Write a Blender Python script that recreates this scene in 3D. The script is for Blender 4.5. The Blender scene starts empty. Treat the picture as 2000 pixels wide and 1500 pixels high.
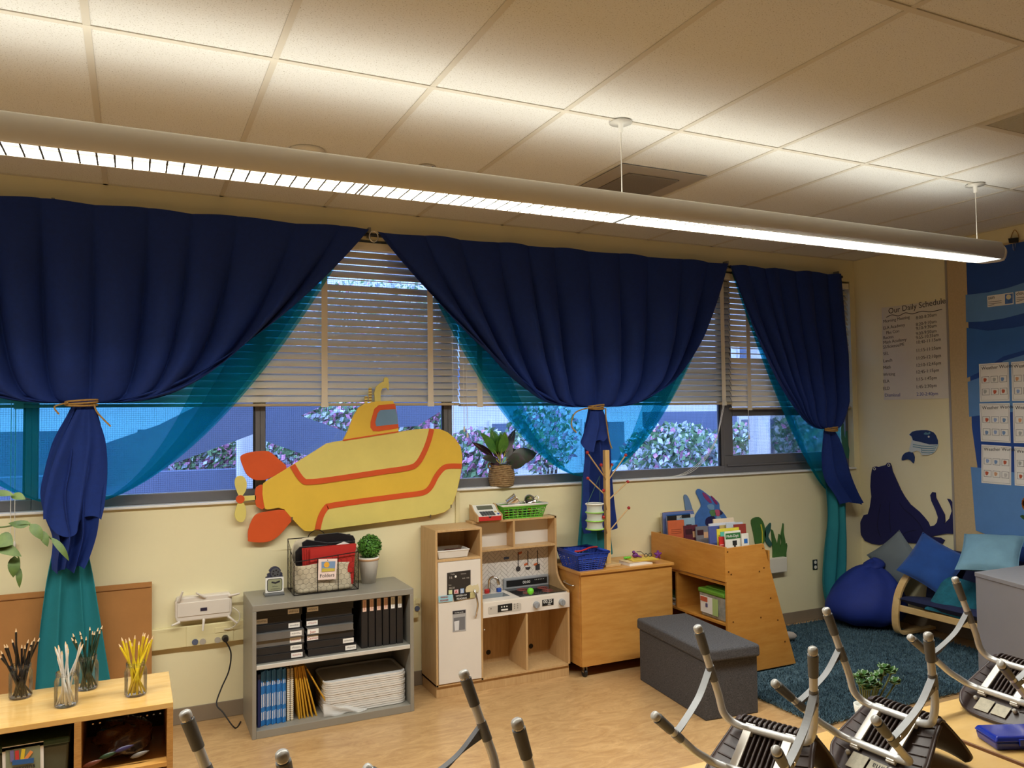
import bpy, math, random
import numpy as np
from mathutils import Vector, Matrix
SC = bpy.context.scene
COL = SC.collection
R_ = random.Random(7)
PI = math.pi

# ---------------------------------------------------------------- camera, world, exposure
YW, XR, XL, YB, ZC, EYE = 4.932, 5.695, -2.9, -3.2, 3.047, 1.73
F_PX = 1546.6
RM = Matrix(((0.90238302, -0.00640778, -0.43088725),
             (-0.43077997, -0.04022168, -0.90156022),
             (-0.011554, 0.99917023, -0.0390557)))
cam_d = bpy.data.cameras.new('camera')
cam_d.sensor_width = 36.0
cam_d.lens = F_PX / 2000 * 36.0
cam_d.clip_start = 0.05
cam = bpy.data.objects.new('camera', cam_d)
COL.objects.link(cam)
cam.matrix_world = Matrix.Translation((0, 0, EYE)) @ RM.to_4x4()
SC.camera = cam
world = bpy.data.worlds.new('sky')
SC.world = world
world.use_nodes = True
_bg = world.node_tree.nodes['Background']
_bg.inputs[0].default_value = (0.46, 0.61, 1.0, 1)
_bg.inputs[1].default_value = 4.6
SC.view_settings.view_transform = 'Standard'
SC.view_settings.look = 'None'
SC.view_settings.gamma = 1.0
SC.view_settings.use_curve_mapping = False
SC.view_settings.exposure = 0.32
SC.cycles.use_denoising = True
SC.cycles.max_bounces = 10
SC.cycles.transparent_max_bounces = 24
SC.cycles.sample_clamp_indirect = 6.0
SC.cycles.caustics_reflective = False
SC.cycles.caustics_refractive = False
LAMP_DOWN, LAMP_UP = 178.0, 11.0
LAMP_COL = (0.985, 1.0, 0.94)


# ---------------------------------------------------------------- measuring: photo pixel -> point on a plane of the room
def _ray(px, py):
    return RM @ Vector((px - 1000.0, 750.0 - py, -F_PX))


def PY(px, py, y):
    r = _ray(px, py)
    return r * (y / r.y) + Vector((0, 0, EYE))


def PX(px, py, x):
    r = _ray(px, py)
    return r * (x / r.x) + Vector((0, 0, EYE))


def PZ(px, py, z):
    r = _ray(px, py)
    return r * ((z - EYE) / r.z) + Vector((0, 0, EYE))


# ---------------------------------------------------------------- materials
def lin(c):
    return tuple(((v / 255) / 12.92 if v / 255 <= 0.04045 else ((v / 255 + 0.055) / 1.055) ** 2.4) for v in c)


MATS = {}


def mat(name, col, rough=0.6, metal=0.0, var=0.0, vs=6.0, col2=None, bump=0.0, bs=60.0, stretch=None, ior=None,
        coat=0.0, alpha=None, emit=None, trans=0.0, sheen=0.0):
    """procedural principled material: noise between two colours, noise bump"""
    if name in MATS:
        return MATS[name]
    m = bpy.data.materials.new(name)
    MATS[name] = m
    m.use_nodes = True
    nt = m.node_tree
    b = nt.nodes['Principled BSDF']
    c1 = lin(col)
    b.inputs['Roughness'].default_value = rough
    b.inputs['Metallic'].default_value = metal
    if coat:
        b.inputs['Coat Weight'].default_value = coat
        b.inputs['Coat Roughness'].default_value = 0.15
    if sheen:
        b.inputs['Sheen Weight'].default_value = sheen
    if trans:
        b.inputs['Transmission Weight'].default_value = trans
    if ior:
        b.inputs['IOR'].default_value = ior
    if emit:
        b.inputs['Emission Color'].default_value = (*lin(col), 1)
        b.inputs['Emission Strength'].default_value = emit
    b.inputs['Base Color'].default_value = (*c1, 1)
    vec = None
    if var or col2 or bump:
        g = nt.nodes.new('ShaderNodeNewGeometry')
        mp = nt.nodes.new('ShaderNodeMapping')
        nt.links.new(g.outputs['Position'], mp.inputs['Vector'])
        if stretch:
            mp.inputs['Scale'].default_value = stretch
        vec = mp.outputs['Vector']
    if var or col2:
        n = nt.nodes.new('ShaderNodeTexNoise')
        n.inputs['Scale'].default_value = vs
        n.inputs['Detail'].default_value = 6
        n.inputs['Roughness'].default_value = 0.65
        nt.links.new(vec, n.inputs['Vector'])
        rp = nt.nodes.new('ShaderNodeValToRGB')
        rp.color_ramp.elements[0].position = 0.33
        rp.color_ramp.elements[1].position = 0.67
        if col2:
            ca, cb = c1, lin(col2)
        else:
            ca = tuple(v * (1 - var) for v in c1)
            cb = tuple(min(1, v * (1 + var)) for v in c1)
        rp.color_ramp.elements[0].color = (*ca, 1)
        rp.color_ramp.elements[1].color = (*cb, 1)
        nt.links.new(n.outputs['Fac'], rp.inputs['Fac'])
        nt.links.new(rp.outputs['Color'], b.inputs['Base Color'])
    if bump:
        n2 = nt.nodes.new('ShaderNodeTexNoise')
        n2.inputs['Scale'].default_value = bs
        n2.inputs['Detail'].default_value = 3
        nt.links.new(vec, n2.inputs['Vector'])
        bp = nt.nodes.new('ShaderNodeBump')
        bp.inputs['Strength'].default_value = bump
        bp.inputs['Distance'].default_value = 0.01
        nt.links.new(n2.outputs['Fac'], bp.inputs['Height'])
        nt.links.new(bp.outputs['Normal'], b.inputs['Normal'])
    if alpha is not None:
        b.inputs['Alpha'].default_value = alpha
    return m


def mat_glass(name, tint=(0.9, 0.95, 1.0), refl=0.08):
    if name in MATS:
        return MATS[name]
    m = bpy.data.materials.new(name)
    MATS[name] = m
    m.use_nodes = True
    nt = m.node_tree
    nt.nodes.remove(nt.nodes['Principled BSDF'])
    t = nt.nodes.new('ShaderNodeBsdfTransparent')
    t.inputs[0].default_value = (*tint, 1)
    g = nt.nodes.new('ShaderNodeBsdfGlossy')
    g.inputs['Roughness'].default_value = 0.03
    fr = nt.nodes.new('ShaderNodeFresnel')
    fr.inputs[0].default_value = 1.45
    ml = nt.nodes.new('ShaderNodeMath')
    ml.operation = 'MULTIPLY_ADD'
    ml.inputs[1].default_value = 0.8
    ml.inputs[2].default_value = refl * 0.3
    nt.links.new(fr.outputs[0], ml.inputs[0])
    mx = nt.nodes.new('ShaderNodeMixShader')
    nt.links.new(ml.outputs[0], mx.inputs[0])
    nt.links.new(t.outputs[0], mx.inputs[1])
    nt.links.new(g.outputs[0], mx.inputs[2])
    nt.links.new(mx.outputs[0], nt.nodes['Material Output'].inputs[0])
    return m


def mat_sheer(name, tint, col, fac):
    if name in MATS:
        return MATS[name]
    m = bpy.data.materials.new(name)
    MATS[name] = m
    m.use_nodes = True
    nt = m.node_tree
    nt.nodes.remove(nt.nodes['Principled BSDF'])
    t = nt.nodes.new('ShaderNodeBsdfTransparent')
    t.inputs[0].default_value = (*tint, 1)
    d = nt.nodes.new('ShaderNodeBsdfDiffuse')
    d.inputs[0].default_value = (*lin(col), 1)
    tr = nt.nodes.new('ShaderNodeBsdfTranslucent')
    tr.inputs[0].default_value = (*lin(col), 1)
    m1 = nt.nodes.new('ShaderNodeMixShader')
    m1.inputs[0].default_value = 0.55
    nt.links.new(d.outputs[0], m1.inputs[1])
    nt.links.new(tr.outputs[0], m1.inputs[2])
    mx = nt.nodes.new('ShaderNodeMixShader')
    mx.inputs[0].default_value = fac
    nt.links.new(t.outputs[0], mx.inputs[1])
    nt.links.new(m1.outputs[0], mx.inputs[2])
    nt.links.new(mx.outputs[0], nt.nodes['Material Output'].inputs[0])
    return m


def mat_screen(name, pitch, wire, col):
    """woven wire insect screen: square grid of wires, open between"""
    m = bpy.data.materials.new(name)
    MATS[name] = m
    m.use_nodes = True
    nt = m.node_tree
    b = nt.nodes['Principled BSDF']
    b.inputs['Base Color'].default_value = (*lin(col), 1)
    b.inputs['Roughness'].default_value = 0.7
    g = nt.nodes.new('ShaderNodeNewGeometry')
    sp = nt.nodes.new('ShaderNodeSeparateXYZ')
    nt.links.new(g.outputs['Position'], sp.inputs[0])
    outs = []
    for k in (0, 2):
        a = nt.nodes.new('ShaderNodeMath'); a.operation = 'PINGPONG'
        a.inputs[1].default_value = pitch / 2
        nt.links.new(sp.outputs[k], a.inputs[0])
        l = nt.nodes.new('ShaderNodeMath'); l.operation = 'LESS_THAN'
        l.inputs[1].default_value = wire / 2
        nt.links.new(a.outputs[0], l.inputs[0])
        outs.append(l)
    mx = nt.nodes.new('ShaderNodeMath'); mx.operation = 'MAXIMUM'
    nt.links.new(outs[0].outputs[0], mx.inputs[0])
    nt.links.new(outs[1].outputs[0], mx.inputs[1])
    nt.links.new(mx.outputs[0], b.inputs['Alpha'])
    return m


# ---------------------------------------------------------------- mesh builder
class MB:
    def __init__(s, M=None):
        s.v, s.f, s.sm, s.M = [], [], [], M

    def add(s, vs, fs, smooth=False):
        n = len(s.v)
        if s.M is not None:
            vs = [s.M @ Vector(p) for p in vs]
        s.v += [tuple(p) for p in vs]
        s.f += [tuple(i + n for i in f) for f in fs]
        s.sm += [smooth] * len(fs)
        return s

    def box(s, a, b):
        x0, y0, z0 = a
        x1, y1, z1 = b
        return s.add([(x0, y0, z0), (x1, y0, z0), (x1, y1, z0), (x0, y1, z0), (x0, y0, z1), (x1, y0, z1), (x1, y1, z1), (x0, y1, z1)],
                     [(0, 3, 2, 1), (4, 5, 6, 7), (0, 1, 5, 4), (1, 2, 6, 5), (2, 3, 7, 6), (3, 0, 4, 7)])

    def boxm(s, size, M):
        h = [v / 2 for v in size]
        o = s.M
        s.M = M if o is None else o @ M
        s.box([-v for v in h], h)
        s.M = o
        return s

    def hexa(s, lo, hi):
        """lo, hi: four corners each (ccw)"""
        return s.add(list(lo) + list(hi), [(0, 3, 2, 1), (4, 5, 6, 7), (0, 1, 5, 4), (1, 2, 6, 5), (2, 3, 7, 6), (3, 0, 4, 7)])

    def tube(s, pts, r, n=10, caps=True, closed=False):
        pts = [Vector(p) for p in pts]
        rs = r if isinstance(r, (list, tuple)) else [r] * len(pts)
        m = len(pts)
        t0 = (pts[1] - pts[0]).normalized()
        up = Vector((0, 0, 1)) if abs(t0.z) < 0.9 else Vector((1, 0, 0))
        u = t0.cross(up).normalized()
        vs = []
        for i, p in enumerate(pts):
            a = pts[(i - 1) % m] if (i or closed) else p
            b = pts[(i + 1) % m] if (i < m - 1 or closed) else p
            t = (b - a).normalized()
            u = (u - t * u.dot(t)).normalized()
            w = t.cross(u)
            for k in range(n):
                an = 2 * PI * k / n
                vs.append(p + (u * math.cos(an) + w * math.sin(an)) * rs[i])
        fs = []
        for i in range(m if closed else m - 1):
            j = (i + 1) % m
            for k in range(n):
                l = (k + 1) % n
                fs.append((i * n + k, i * n + l, j * n + l, j * n + k))
        s.add(vs, fs, True)
        if caps and not closed:
            s.add(vs[:n], [tuple(range(n))[::-1]])
            s.add(vs[-n:], [tuple(range(n))])
        return s

    def cyl(s, p0, p1, r0, r1=None, n=16, caps=True):
        return s.tube([p0, p1], [r0, r0 if r1 is None else r1], n, caps)

    def lathe(s, prof, o=(0, 0, 0), n=24, axis=None):
        """profile of (radius, height) around z at o"""
        vs, fs = [], []
        for r, z in prof:
            for k in range(n):
                a = 2 * PI * k / n
                p = Vector((r * math.cos(a), r * math.sin(a), z))
                if axis is not None:
                    p = axis @ p
                vs.append(p + Vector(o))
        m = len(prof)
        for i in range(m - 1):
            for k in range(n):
                l = (k + 1) % n
                fs.append((i * n + k, i * n + l, (i + 1) * n + l, (i + 1) * n + k))
        return s.add(vs, fs, True)

    def prism(s, pts, d):
        """flat outline (3D points) pushed along d"""
        d = Vector(d)
        a = [Vector(p) for p in pts]
        nrm = Vector((0, 0, 0))
        for i in range(len(a)):
            nrm += a[i].cross(a[(i + 1) % len(a)])
        if nrm.dot(d) > 0:
            a = a[::-1]
        n = len(a)
        b = [p + d for p in a]
        fs = [tuple(range(n)), tuple(range(2 * n - 1, n - 1, -1))]
        for i in range(n):
            j = (i + 1) % n
            fs.append((i, n + i, n + j, j))
        return s.add(a + b, fs)

    def ball(s, c, r, nu=14, nv=9, sc=(1, 1, 1)):
        vs, fs = [], []
        for j in range(nv + 1):
            th = PI * j / nv
            for i in range(nu):
                ph = 2 * PI * i / nu
                vs.append((c[0] + r * sc[0] * math.sin(th) * math.cos(ph), c[1] + r * sc[1] * math.sin(th) * math.sin(ph), c[2] + r * sc[2] * math.cos(th)))
        for j in range(nv):
            for i in range(nu):
                k = (i + 1) % nu
                fs.append((j * nu + i, (j + 1) * nu + i, (j + 1) * nu + k, j * nu + k))
        return s.add(vs, fs, True)

    def grid(s, fn, nu, nv, closeu=False):
        vs = [fn(i / (nu if closeu else nu - 1), j / (nv - 1)) for j in range(nv) for i in range(nu)]
        fs = []
        for j in range(nv - 1):
            for i in range(nu if closeu else nu - 1):
                k = (i + 1) % nu
                fs.append((j * nu + i, j * nu + k, (j + 1) * nu + k, (j + 1) * nu + i))
        return s.add(vs, fs, True)

    def build(s, name, m, parent=None, bevel=0.0, solid=0.0, sub=0, seg=2, kind=None):
        me = bpy.data.meshes.new(name)
        me.from_pydata(s.v, [], s.f)
        me.polygons.foreach_set('use_smooth', s.sm)
        me.materials.append(m)
        me.update()
        return link(name, me, parent, bevel, solid, sub, seg, kind)


INV = {}


def link(name, me, parent=None, bevel=0.0, solid=0.0, sub=0, seg=2, kind=None):
    o = bpy.data.objects.new(name, me)
    COL.objects.link(o)
    if parent is not None:
        o.parent = parent
        if parent.name in INV:
            o.matrix_parent_inverse = INV[parent.name]
    if solid:
        q = o.modifiers.new('thickness', 'SOLIDIFY')
        q.thickness = solid
        q.offset = 0
    if bevel:
        q = o.modifiers.new('edge', 'BEVEL')
        q.width = bevel
        q.segments = seg
        q.limit_method = 'ANGLE'
        q.angle_limit = 0.7
    if sub:
        q = o.modifiers.new('smooth', 'SUBSURF')
        q.levels = sub
        q.render_levels = sub
    if kind:
        o['kind'] = kind
    return o


def tag(o, label, cat, group=None):
    o['label'] = label
    o['category'] = cat
    if group:
        o['group'] = group
    return o


def thing(name, label, cat, loc=(0, 0, 0), rz=0.0, group=None, local=False):
    """Empty at the base of a thing; parts are given in room coordinates, or in the thing's own if local"""
    o = bpy.data.objects.new(name, None)
    COL.objects.link(o)
    o.empty_display_size = 0.05
    o.location = loc
    o.rotation_euler = (0, 0, rz)
    if not local:
        INV[o.name] = Matrix.Translation(loc).inverted()
    return tag(o, label, cat, group)


def dup(o, parent=None):
    c = o.copy()
    COL.objects.link(c)
    c.parent = parent
    for ch in list(o.children):
        dup(ch, c)
    return c


def struct(o):
    o['kind'] = 'structure'
    return o


FACE_Y = Matrix(((1, 0, 0, 0), (0, 0, -1, 0), (0, 1, 0, 0), (0, 0, 0, 1)))      # drawn in x/z, faces the room (-y)
FACE_X = Matrix(((0, 0, -1, 0), (-1, 0, 0, 0), (0, 1, 0, 0), (0, 0, 0, 1)))     # on the right wall, faces -x


def letters(items, m, parent, name='lettering', thick=0.0004):
    """items: (text, size, matrix[, align]) -> one mesh of flat lettering"""
    b = MB()
    for it in items:
        s, size, M = it[:3]
        cu = bpy.data.curves.new('t', 'FONT')
        cu.body = s
        cu.size = size
        cu.align_x = it[3] if len(it) > 3 else 'LEFT'
        cu.extrude = thick
        cu.resolution_u = 3
        ob = bpy.data.objects.new('t', cu)
        COL.objects.link(ob)
        me = bpy.data.meshes.new_from_object(ob)
        b.add([M @ v.co for v in me.vertices], [tuple(p.vertices) for p in me.polygons])
        COL.objects.unlink(ob)
        bpy.data.objects.remove(ob)
        bpy.data.curves.remove(cu)
        bpy.data.meshes.remove(me)
    return b.build(name, m, parent)


def at(M, p):
    return Matrix.Translation(p) @ M


def spline(pts, n=8):
    """Catmull-Rom through points"""
    pts = [Vector(p) for p in pts]
    out = []
    for i in range(len(pts) - 1):
        a, b, c, d = pts[max(i - 1, 0)], pts[i], pts[i + 1], pts[min(i + 2, len(pts) - 1)]
        for k in range(n):
            t = k / n
            out.append(0.5 * ((2 * b) + (c - a) * t + (2 * a - 5 * b + 4 * c - d) * t * t + (3 * b - a - 3 * c + d) * t ** 3))
    out.append(pts[-1])
    return out


def smooth_loop(pts, n=4):
    pts = [Vector(p) for p in pts]
    m = len(pts)
    out = []
    for i in range(m):
        a, b, c, d = pts[i - 1], pts[i], pts[(i + 1) % m], pts[(i + 2) % m]
        for k in range(n):
            t = k / n
            out.append(0.5 * ((2 * b) + (c - a) * t + (2 * a - 5 * b + 4 * c - d) * t * t + (3 * b - a - 3 * c + d) * t ** 3))
    return out


def ribbon(pts, w, nrm):
    """outline of a flat band following pts, width w, in the plane with normal nrm"""
    pts = [Vector(p) for p in pts]
    nrm = Vector(nrm)
    L, Rr = [], []
    for i, p in enumerate(pts):
        t = (pts[min(i + 1, len(pts) - 1)] - pts[max(i - 1, 0)]).normalized()
        q = nrm.cross(t).normalized() * w / 2
        L.append(p + q)
        Rr.append(p - q)
    return L, Rr


def band(b, pts, w, nrm, d):
    """solid flat band"""
    L, Rr = ribbon(pts, w, nrm)
    n = len(L)
    D = Vector(nrm).normalized() * d
    vs = L + Rr + [p + D for p in L] + [p + D for p in Rr]
    fs = []
    for i in range(n - 1):
        fs += [(i, i + 1, n + i + 1, n + i), (2 * n + i, 3 * n + i, 3 * n + i + 1, 2 * n + i + 1),
               (i, 2 * n + i, 2 * n + i + 1, i + 1), (n + i, n + i + 1, 3 * n + i + 1, 3 * n + i)]
    fs += [(0, n, 3 * n, 2 * n), (n - 1, 3 * n - 1, 4 * n - 1, 2 * n - 1)]
    fs[-1] = (n - 1, 3 * n - 1, 4 * n - 1, 2 * n - 1)
    b.add(vs, fs)
    return b


ORD = ['top', 'second', 'third', 'fourth', 'fifth', 'sixth', 'seventh', 'eighth', 'ninth', 'tenth']
# shared materials
m_white = mat('white_plastic', (232, 228, 218), 0.45, var=0.03)
m_black = mat('black_plastic', (22, 22, 24), 0.5, var=0.1)
m_paper = mat('paper', (236, 232, 226), 0.8, var=0.03)
m_ink = mat('ink', (45, 42, 46), 0.8)
m_chrome = mat('chrome', (215, 212, 208), 0.14, 1.0, var=0.02)
m_grey = mat('grey_plastic', (128, 128, 126), 0.5, var=0.05)
m_beech = mat('beech_laminate', (205, 170, 122), 0.42, col2=(190, 152, 104), vs=5, stretch=(14, 14, 1.2))
m_birch = mat('birch_plywood', (210, 158, 86), 0.34, col2=(196, 140, 68), vs=4, stretch=(1.6, 1.6, 9), coat=0.25)
m_wire = mat('dark_wire', (38, 32, 28), 0.5, 0.6)
m_red = mat('red', (196, 44, 38), 0.5, var=0.08)
m_green = mat('lime_plastic', (110, 196, 56), 0.4, var=0.06)
m_orange = mat('orange_paint', (212, 82, 24), 0.6, var=0.04)

# ================================================================ THE ROOM
m_wall = mat('cream_wall', (236, 225, 184), 0.75, var=0.02, vs=2, bump=0.02, bs=180)
m_lino = mat('linoleum', (206, 168, 118), 0.3, col2=(164, 124, 80), vs=4.5, stretch=(1.0, 3.0, 1), coat=0.15)
# finer veins over the broad mottling of the floor
_nt = m_lino.node_tree
_n = [x for x in _nt.nodes if x.type == 'TEX_NOISE'][0]
_n.inputs['Distortion'].default_value = 1.6
_n.inputs['Detail'].default_value = 12
_n.inputs['Roughness'].default_value = 0.78
m_tile = mat('ceiling_tile', (230, 228, 222), 0.9, bump=0.1, bs=90)
_nt = m_tile.node_tree
_g = [x for x in _nt.nodes if x.type == 'MAPPING'][0]
_v = _nt.nodes.new('ShaderNodeTexNoise'); _v.inputs['Scale'].default_value = 190; _v.inputs['Detail'].default_value = 2
_nt.links.new(_g.outputs[0], _v.inputs['Vector'])
_rp = _nt.nodes.new('ShaderNodeValToRGB')
_rp.color_ramp.elements[0].position = 0.30
_rp.color_ramp.elements[0].color = (*lin((176, 168, 152)), 1)
_rp.color_ramp.elements[1].position = 0.40
_rp.color_ramp.elements[1].color = (*lin((230, 228, 222)), 1)
_nt.links.new(_v.outputs['Fac'], _rp.inputs['Fac'])
_nt.links.new(_rp.outputs['Color'], _nt.nodes['Principled BSDF'].inputs['Base Color'])
m_tee = mat('ceiling_tee', (214, 206, 190), 0.6)
m_base = mat('vinyl_base', (140, 124, 104), 0.55, var=0.04)
m_alu = mat('window_aluminium', (116, 114, 116), 0.45, 0.35, var=0.03)

struct(MB().box((XL, YB, -0.1), (XR + 0.15, YW + 0.2, 0.0)).build('floor', m_lino))
SILL, WTOP, WX0, WX1 = 1.245, 2.86, -1.72, 5.635
w = MB()
w.box((XL, YW, 0), (XR + 0.15, YW + 0.2, SILL - 0.014))
w.box((XL, YW, WTOP), (XR + 0.15, YW + 0.2, ZC + 0.1))
w.box((XL, YW, SILL - 0.014), (WX0, YW + 0.2, WTOP))
w.box((WX1, YW, SILL - 0.014), (XR + 0.15, YW + 0.2, WTOP))
struct(w.build('wall_back', m_wall))
struct(MB().box((XR, YB, 0), (XR + 0.15, YW, ZC + 0.1)).build('wall_right', m_wall))
m_wall2 = mat('bounce_white_wall', (232, 231, 226), 0.75, var=0.02, vs=2)  # neutral white picked for the unseen walls so they bounce untinted light
struct(MB().box((XL - 0.15, YB, 0), (XL, YW + 0.2, ZC + 0.1)).build('wall_left', m_wall2))
struct(MB().box((XL - 0.15, YB - 0.15, 0), (XR + 0.15, YB, ZC + 0.1)).build('wall_front', m_wall2))

# ceiling: slab, tiles and tee bars
ceil = struct(MB().box((XL, YB, ZC + 0.02), (XR + 0.15, YW + 0.2, ZC + 0.12)).build('ceiling', m_tile))
gx = [XL] + [-0.15 + 0.61 * k for k in range(-4, 10) if XL < -0.15 + 0.61 * k < XR] + [XR]
gy = [YB] + [2.95 + 1.22 * k for k in range(-5, 2) if YB < 2.95 + 1.22 * k < YW] + [YW]
tc = {}
for i in range(len(gx) - 1):
    for j in range(len(gy) - 1):
        sx, sy = round(gx[i + 1] - gx[i] - 0.008, 4), round(gy[j + 1] - gy[j] - 0.008, 4)
        if (sx, sy) not in tc:
            t = MB().box((-sx / 2, -sy / 2, 0), (sx / 2, sy / 2, 0.019)).build('ceiling_tile', m_tile, ceil)
            tc[(sx, sy)] = t.data
        else:
            t = link('ceiling_tile', tc[(sx, sy)], ceil)
        t.location = ((gx[i] + gx[i + 1]) / 2, (gy[j] + gy[j + 1]) / 2, ZC)
for x in gx[1:-1]:
    MB().box((x - 0.012, YB, ZC - 0.004), (x + 0.012, YW, ZC - 0.0005)).build('tee_bar', m_tee, ceil)
for y in gy[1:-1]:
    MB().box((XL, y - 0.012, ZC - 0.0045), (XR, y + 0.012, ZC - 0.0007)).build('tee_bar', m_tee, ceil)
MB().box((XL, YW - 0.02, ZC - 0.004), (XR, YW, ZC - 0.0003)).build('wall_angle', m_tee, ceil)
MB().box((XR - 0.02, YB, ZC - 0.004), (XR, YW, ZC - 0.0003)).build('wall_angle', m_tee, ceil)

# baseboards
struct(MB().box((XL, YW - 0.006, 0), (XR, YW, 0.092)).build('baseboard_back', m_base, bevel=0.003))
struct(MB().box((XR - 0.006, YB, 0), (XR, YW - 0.006, 0.092)).build('baseboard_right', m_base, bevel=0.003))

# window sill
struct(MB().box((WX0 - 0.02, YW - 0.022, SILL - 0.014), (WX1, YW + 0.11, SILL)).build('trim_1', mat('sill_white', (236, 234, 230), 0.5, var=0.02), bevel=0.003))

# windows: frame, panes, screen
m_pane = mat_glass('window_glass', (0.86, 0.92, 1.0))
m_scr = mat_screen('insect_screen', 0.012, 0.0011, (52, 58, 72))
mull = [WX0, -0.495, 0.693, 1.905, 3.10, 4.255, WX1]
FY0, FY1 = YW + 0.055, YW + 0.105
for i in range(6):
    x0, x1 = mull[i], mull[i + 1]
    fw = 0.03
    wb = MB()
    hop = i == 5
    b0 = SILL + (0.14 if hop else 0.06)
    wb.box((x0, FY0, SILL), (x1, FY1, b0))
    wb.box((x0, FY0, WTOP - 0.05), (x1, FY1, WTOP))
    wb.box((x0, FY0, b0), (x0 + (0.09 if hop else fw), FY1, WTOP - 0.05))
    wb.box((x1 - fw, FY0, b0), (x1, FY1, WTOP - 0.05))
    o = struct(wb.build('window_%d' % (i + 1), m_alu, bevel=0.004))
    ix0 = x0 + (0.09 if hop else fw)
    if hop:
        MB().box((ix0, FY0 - 0.004, 1.70), (x1 - fw, FY1, 1.765)).build('transom', m_alu, o, bevel=0.003)
        MB().box((ix0, FY0 + 0.02, b0), (x1 - fw, FY0 + 0.026, 1.70)).build('pane', m_pane, o)
        MB().box((ix0, FY0 + 0.02, 1.765), (x1 - fw, FY0 + 0.026, WTOP - 0.05)).build('pane', m_pane, o)
        MB().box((x0 + 0.02, FY0 - 0.012, b0 - 0.085), (x1 - fw, FY0, b0 - 0.07)).build('bead', m_alu, o)
    else:
        MB().box((ix0, FY0 + 0.02, b0), (x1 - fw, FY0 + 0.026, WTOP - 0.05)).build('pane', m_pane, o)
        MB().box((x1 - fw - 0.012, FY0 + 0.002, b0), (x1 - fw, FY0 + 0.018, WTOP - 0.05)).build('gasket', m_black, o)
    MB().box((x0 + fw, FY1 + 0.01, b0), (x1 - fw, FY1 + 0.0105, WTOP - 0.05)).build('insect_screen', m_scr, o)

# ---------------------------------------------------------------- outside
ms_sail = mat('sail_cloth', (96, 106, 132), 0.9, var=0.05, vs=3)
ms_fac = mat('facade', (206, 206, 210), 0.9, var=0.04)
ms_fglass = mat('facade_glass', (70, 84, 110), 0.3)
ms_ground = mat('pavement', (150, 150, 150), 0.9, var=0.08)
struct(MB().box((-22, YW + 0.25, -0.6), (34, 40, -0.5)).build('ground', ms_ground))


def wpts(L, y):
    return [PY(px, py, y) for px, py in L]


sail_sets = [
    ('shade_sail', [(60, 915), (150, 885), (310, 830), (420, 775), (505, 770), (530, 835), (340, 905), (180, 965)], 7.4,
     'slate shade sail slanting across the left panes, behind the twine-tied curtain'),
    ('shade_sail', [(490, 700), (700, 700), (660, 778), (588, 812), (690, 848), (700, 915), (620, 897), (500, 855)], 7.9,
     'slate shade sail with a pointed notch, outside behind the submarine'),
    ('shade_sail', [(770, 700), (870, 700), (866, 800), (815, 832), (770, 835)], 8.3,
     'small slate shade sail outside, right of the submarine tower'),
]
for n, L, y, lab in sail_sets:
    b = MB()
    b.prism(wpts(L, y), (0, 0.02, 0))
    o = thing(n, lab, 'shade sail', (b.v[0][0], y, -0.5), 0, 'shade sails outside')
    b.build('cloth', ms_sail, o)
    mp_ = 868 if y > 8.2 else 508
    c = PY(mp_, 800, y + 0.05)
    MB().cyl((c.x, y + 0.05, -0.5), (c.x, y + 0.05, max(p_[2] for p_ in b.v) - 0.02), 0.04, n=10).build('mast', ms_sail, o)
    tag(o, lab, 'shade sail', 'shade sails outside')
pp = thing('sail_post', 'pale steel post outside, beside the upper orange fin', 'post', (PY(478, 960, 8.6).x, 8.6, -0.5))
c = PY(478, 900, 8.6)
MB().cyl((c.x, 8.6, -0.5), (c.x, 8.6, 3.6), 0.085, n=14).build('shaft', ms_fac, pp)
MB().box((c.x - 0.16, 8.44, -0.5), (c.x + 0.16, 8.76, -0.46)).build('base_plate', ms_fac, pp)
pp = thing('sail_post', 'pale steel post outside the small right-hand window', 'post', (PY(1480, 850, 7.5).x, 7.5, -0.5))
c = PY(1483, 850, 7.5)
MB().cyl((c.x, 7.5, -0.5), (c.x, 7.5, 3.6), 0.13, n=14).build('shaft', ms_fac, pp)
MB().box((c.x - 0.2, 7.3, -0.5), (c.x + 0.2, 7.7, -0.46)).build('base_plate', ms_fac, pp)
bl = thing('building', 'pale low building across the yard with dark square windows', 'building', (6, 17, -0.5))
MB().box((-16, 17, -0.5), (30, 24, 7.0)).build('wall', ms_fac, bl)
MB().box((-16.3, 16.3, 7.0), (30.3, 24.3, 7.25)).build('roof', ms_sail, bl)
for k in range(18):
    for j in range(3):
        x, z = -15 + 2.5 * k, 0.5 + 2.2 * j
        wd = MB().box((x, 16.94, z), (x + 1.3, 17.0, z + 1.1)).build('window', ms_fac, bl)
        MB().box((x + 0.07, 16.92, z + 0.07), (x + 1.23, 16.96, z + 1.03)).build('pane', ms_fglass, wd)
MB().box((-16, 16.6, 2.55), (30, 17, 2.8)).build('canopy', ms_sail, bl)
lw = PY(320, 950, 9.6)
tag(MB().box((-2.3, 9.6, -0.5), (lw.x + 0.9, 9.8, PY(300, 922, 9.6).z)).build('garden_wall', ms_sail), 'low slate wall outside, below the left shade sail', 'wall')
tag(MB().box((PY(1262, 800, 9.8).x, 9.8, -0.5), (PY(1400, 800, 9.8).x + 0.4, 9.9, PY(1300, 804, 9.8).z)).build('garden_wall', ms_sail), 'slate wall panel outside, right of the second curtain', 'wall')

LEAFM = [mat('bush_leaf', (110, 146, 100), 0.7, var=0.3, vs=3), mat('bush_flower', (222, 150, 190), 0.7, var=0.15, vs=3), mat('bush_pale', (206, 216, 226), 0.7, var=0.1)]


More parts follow.
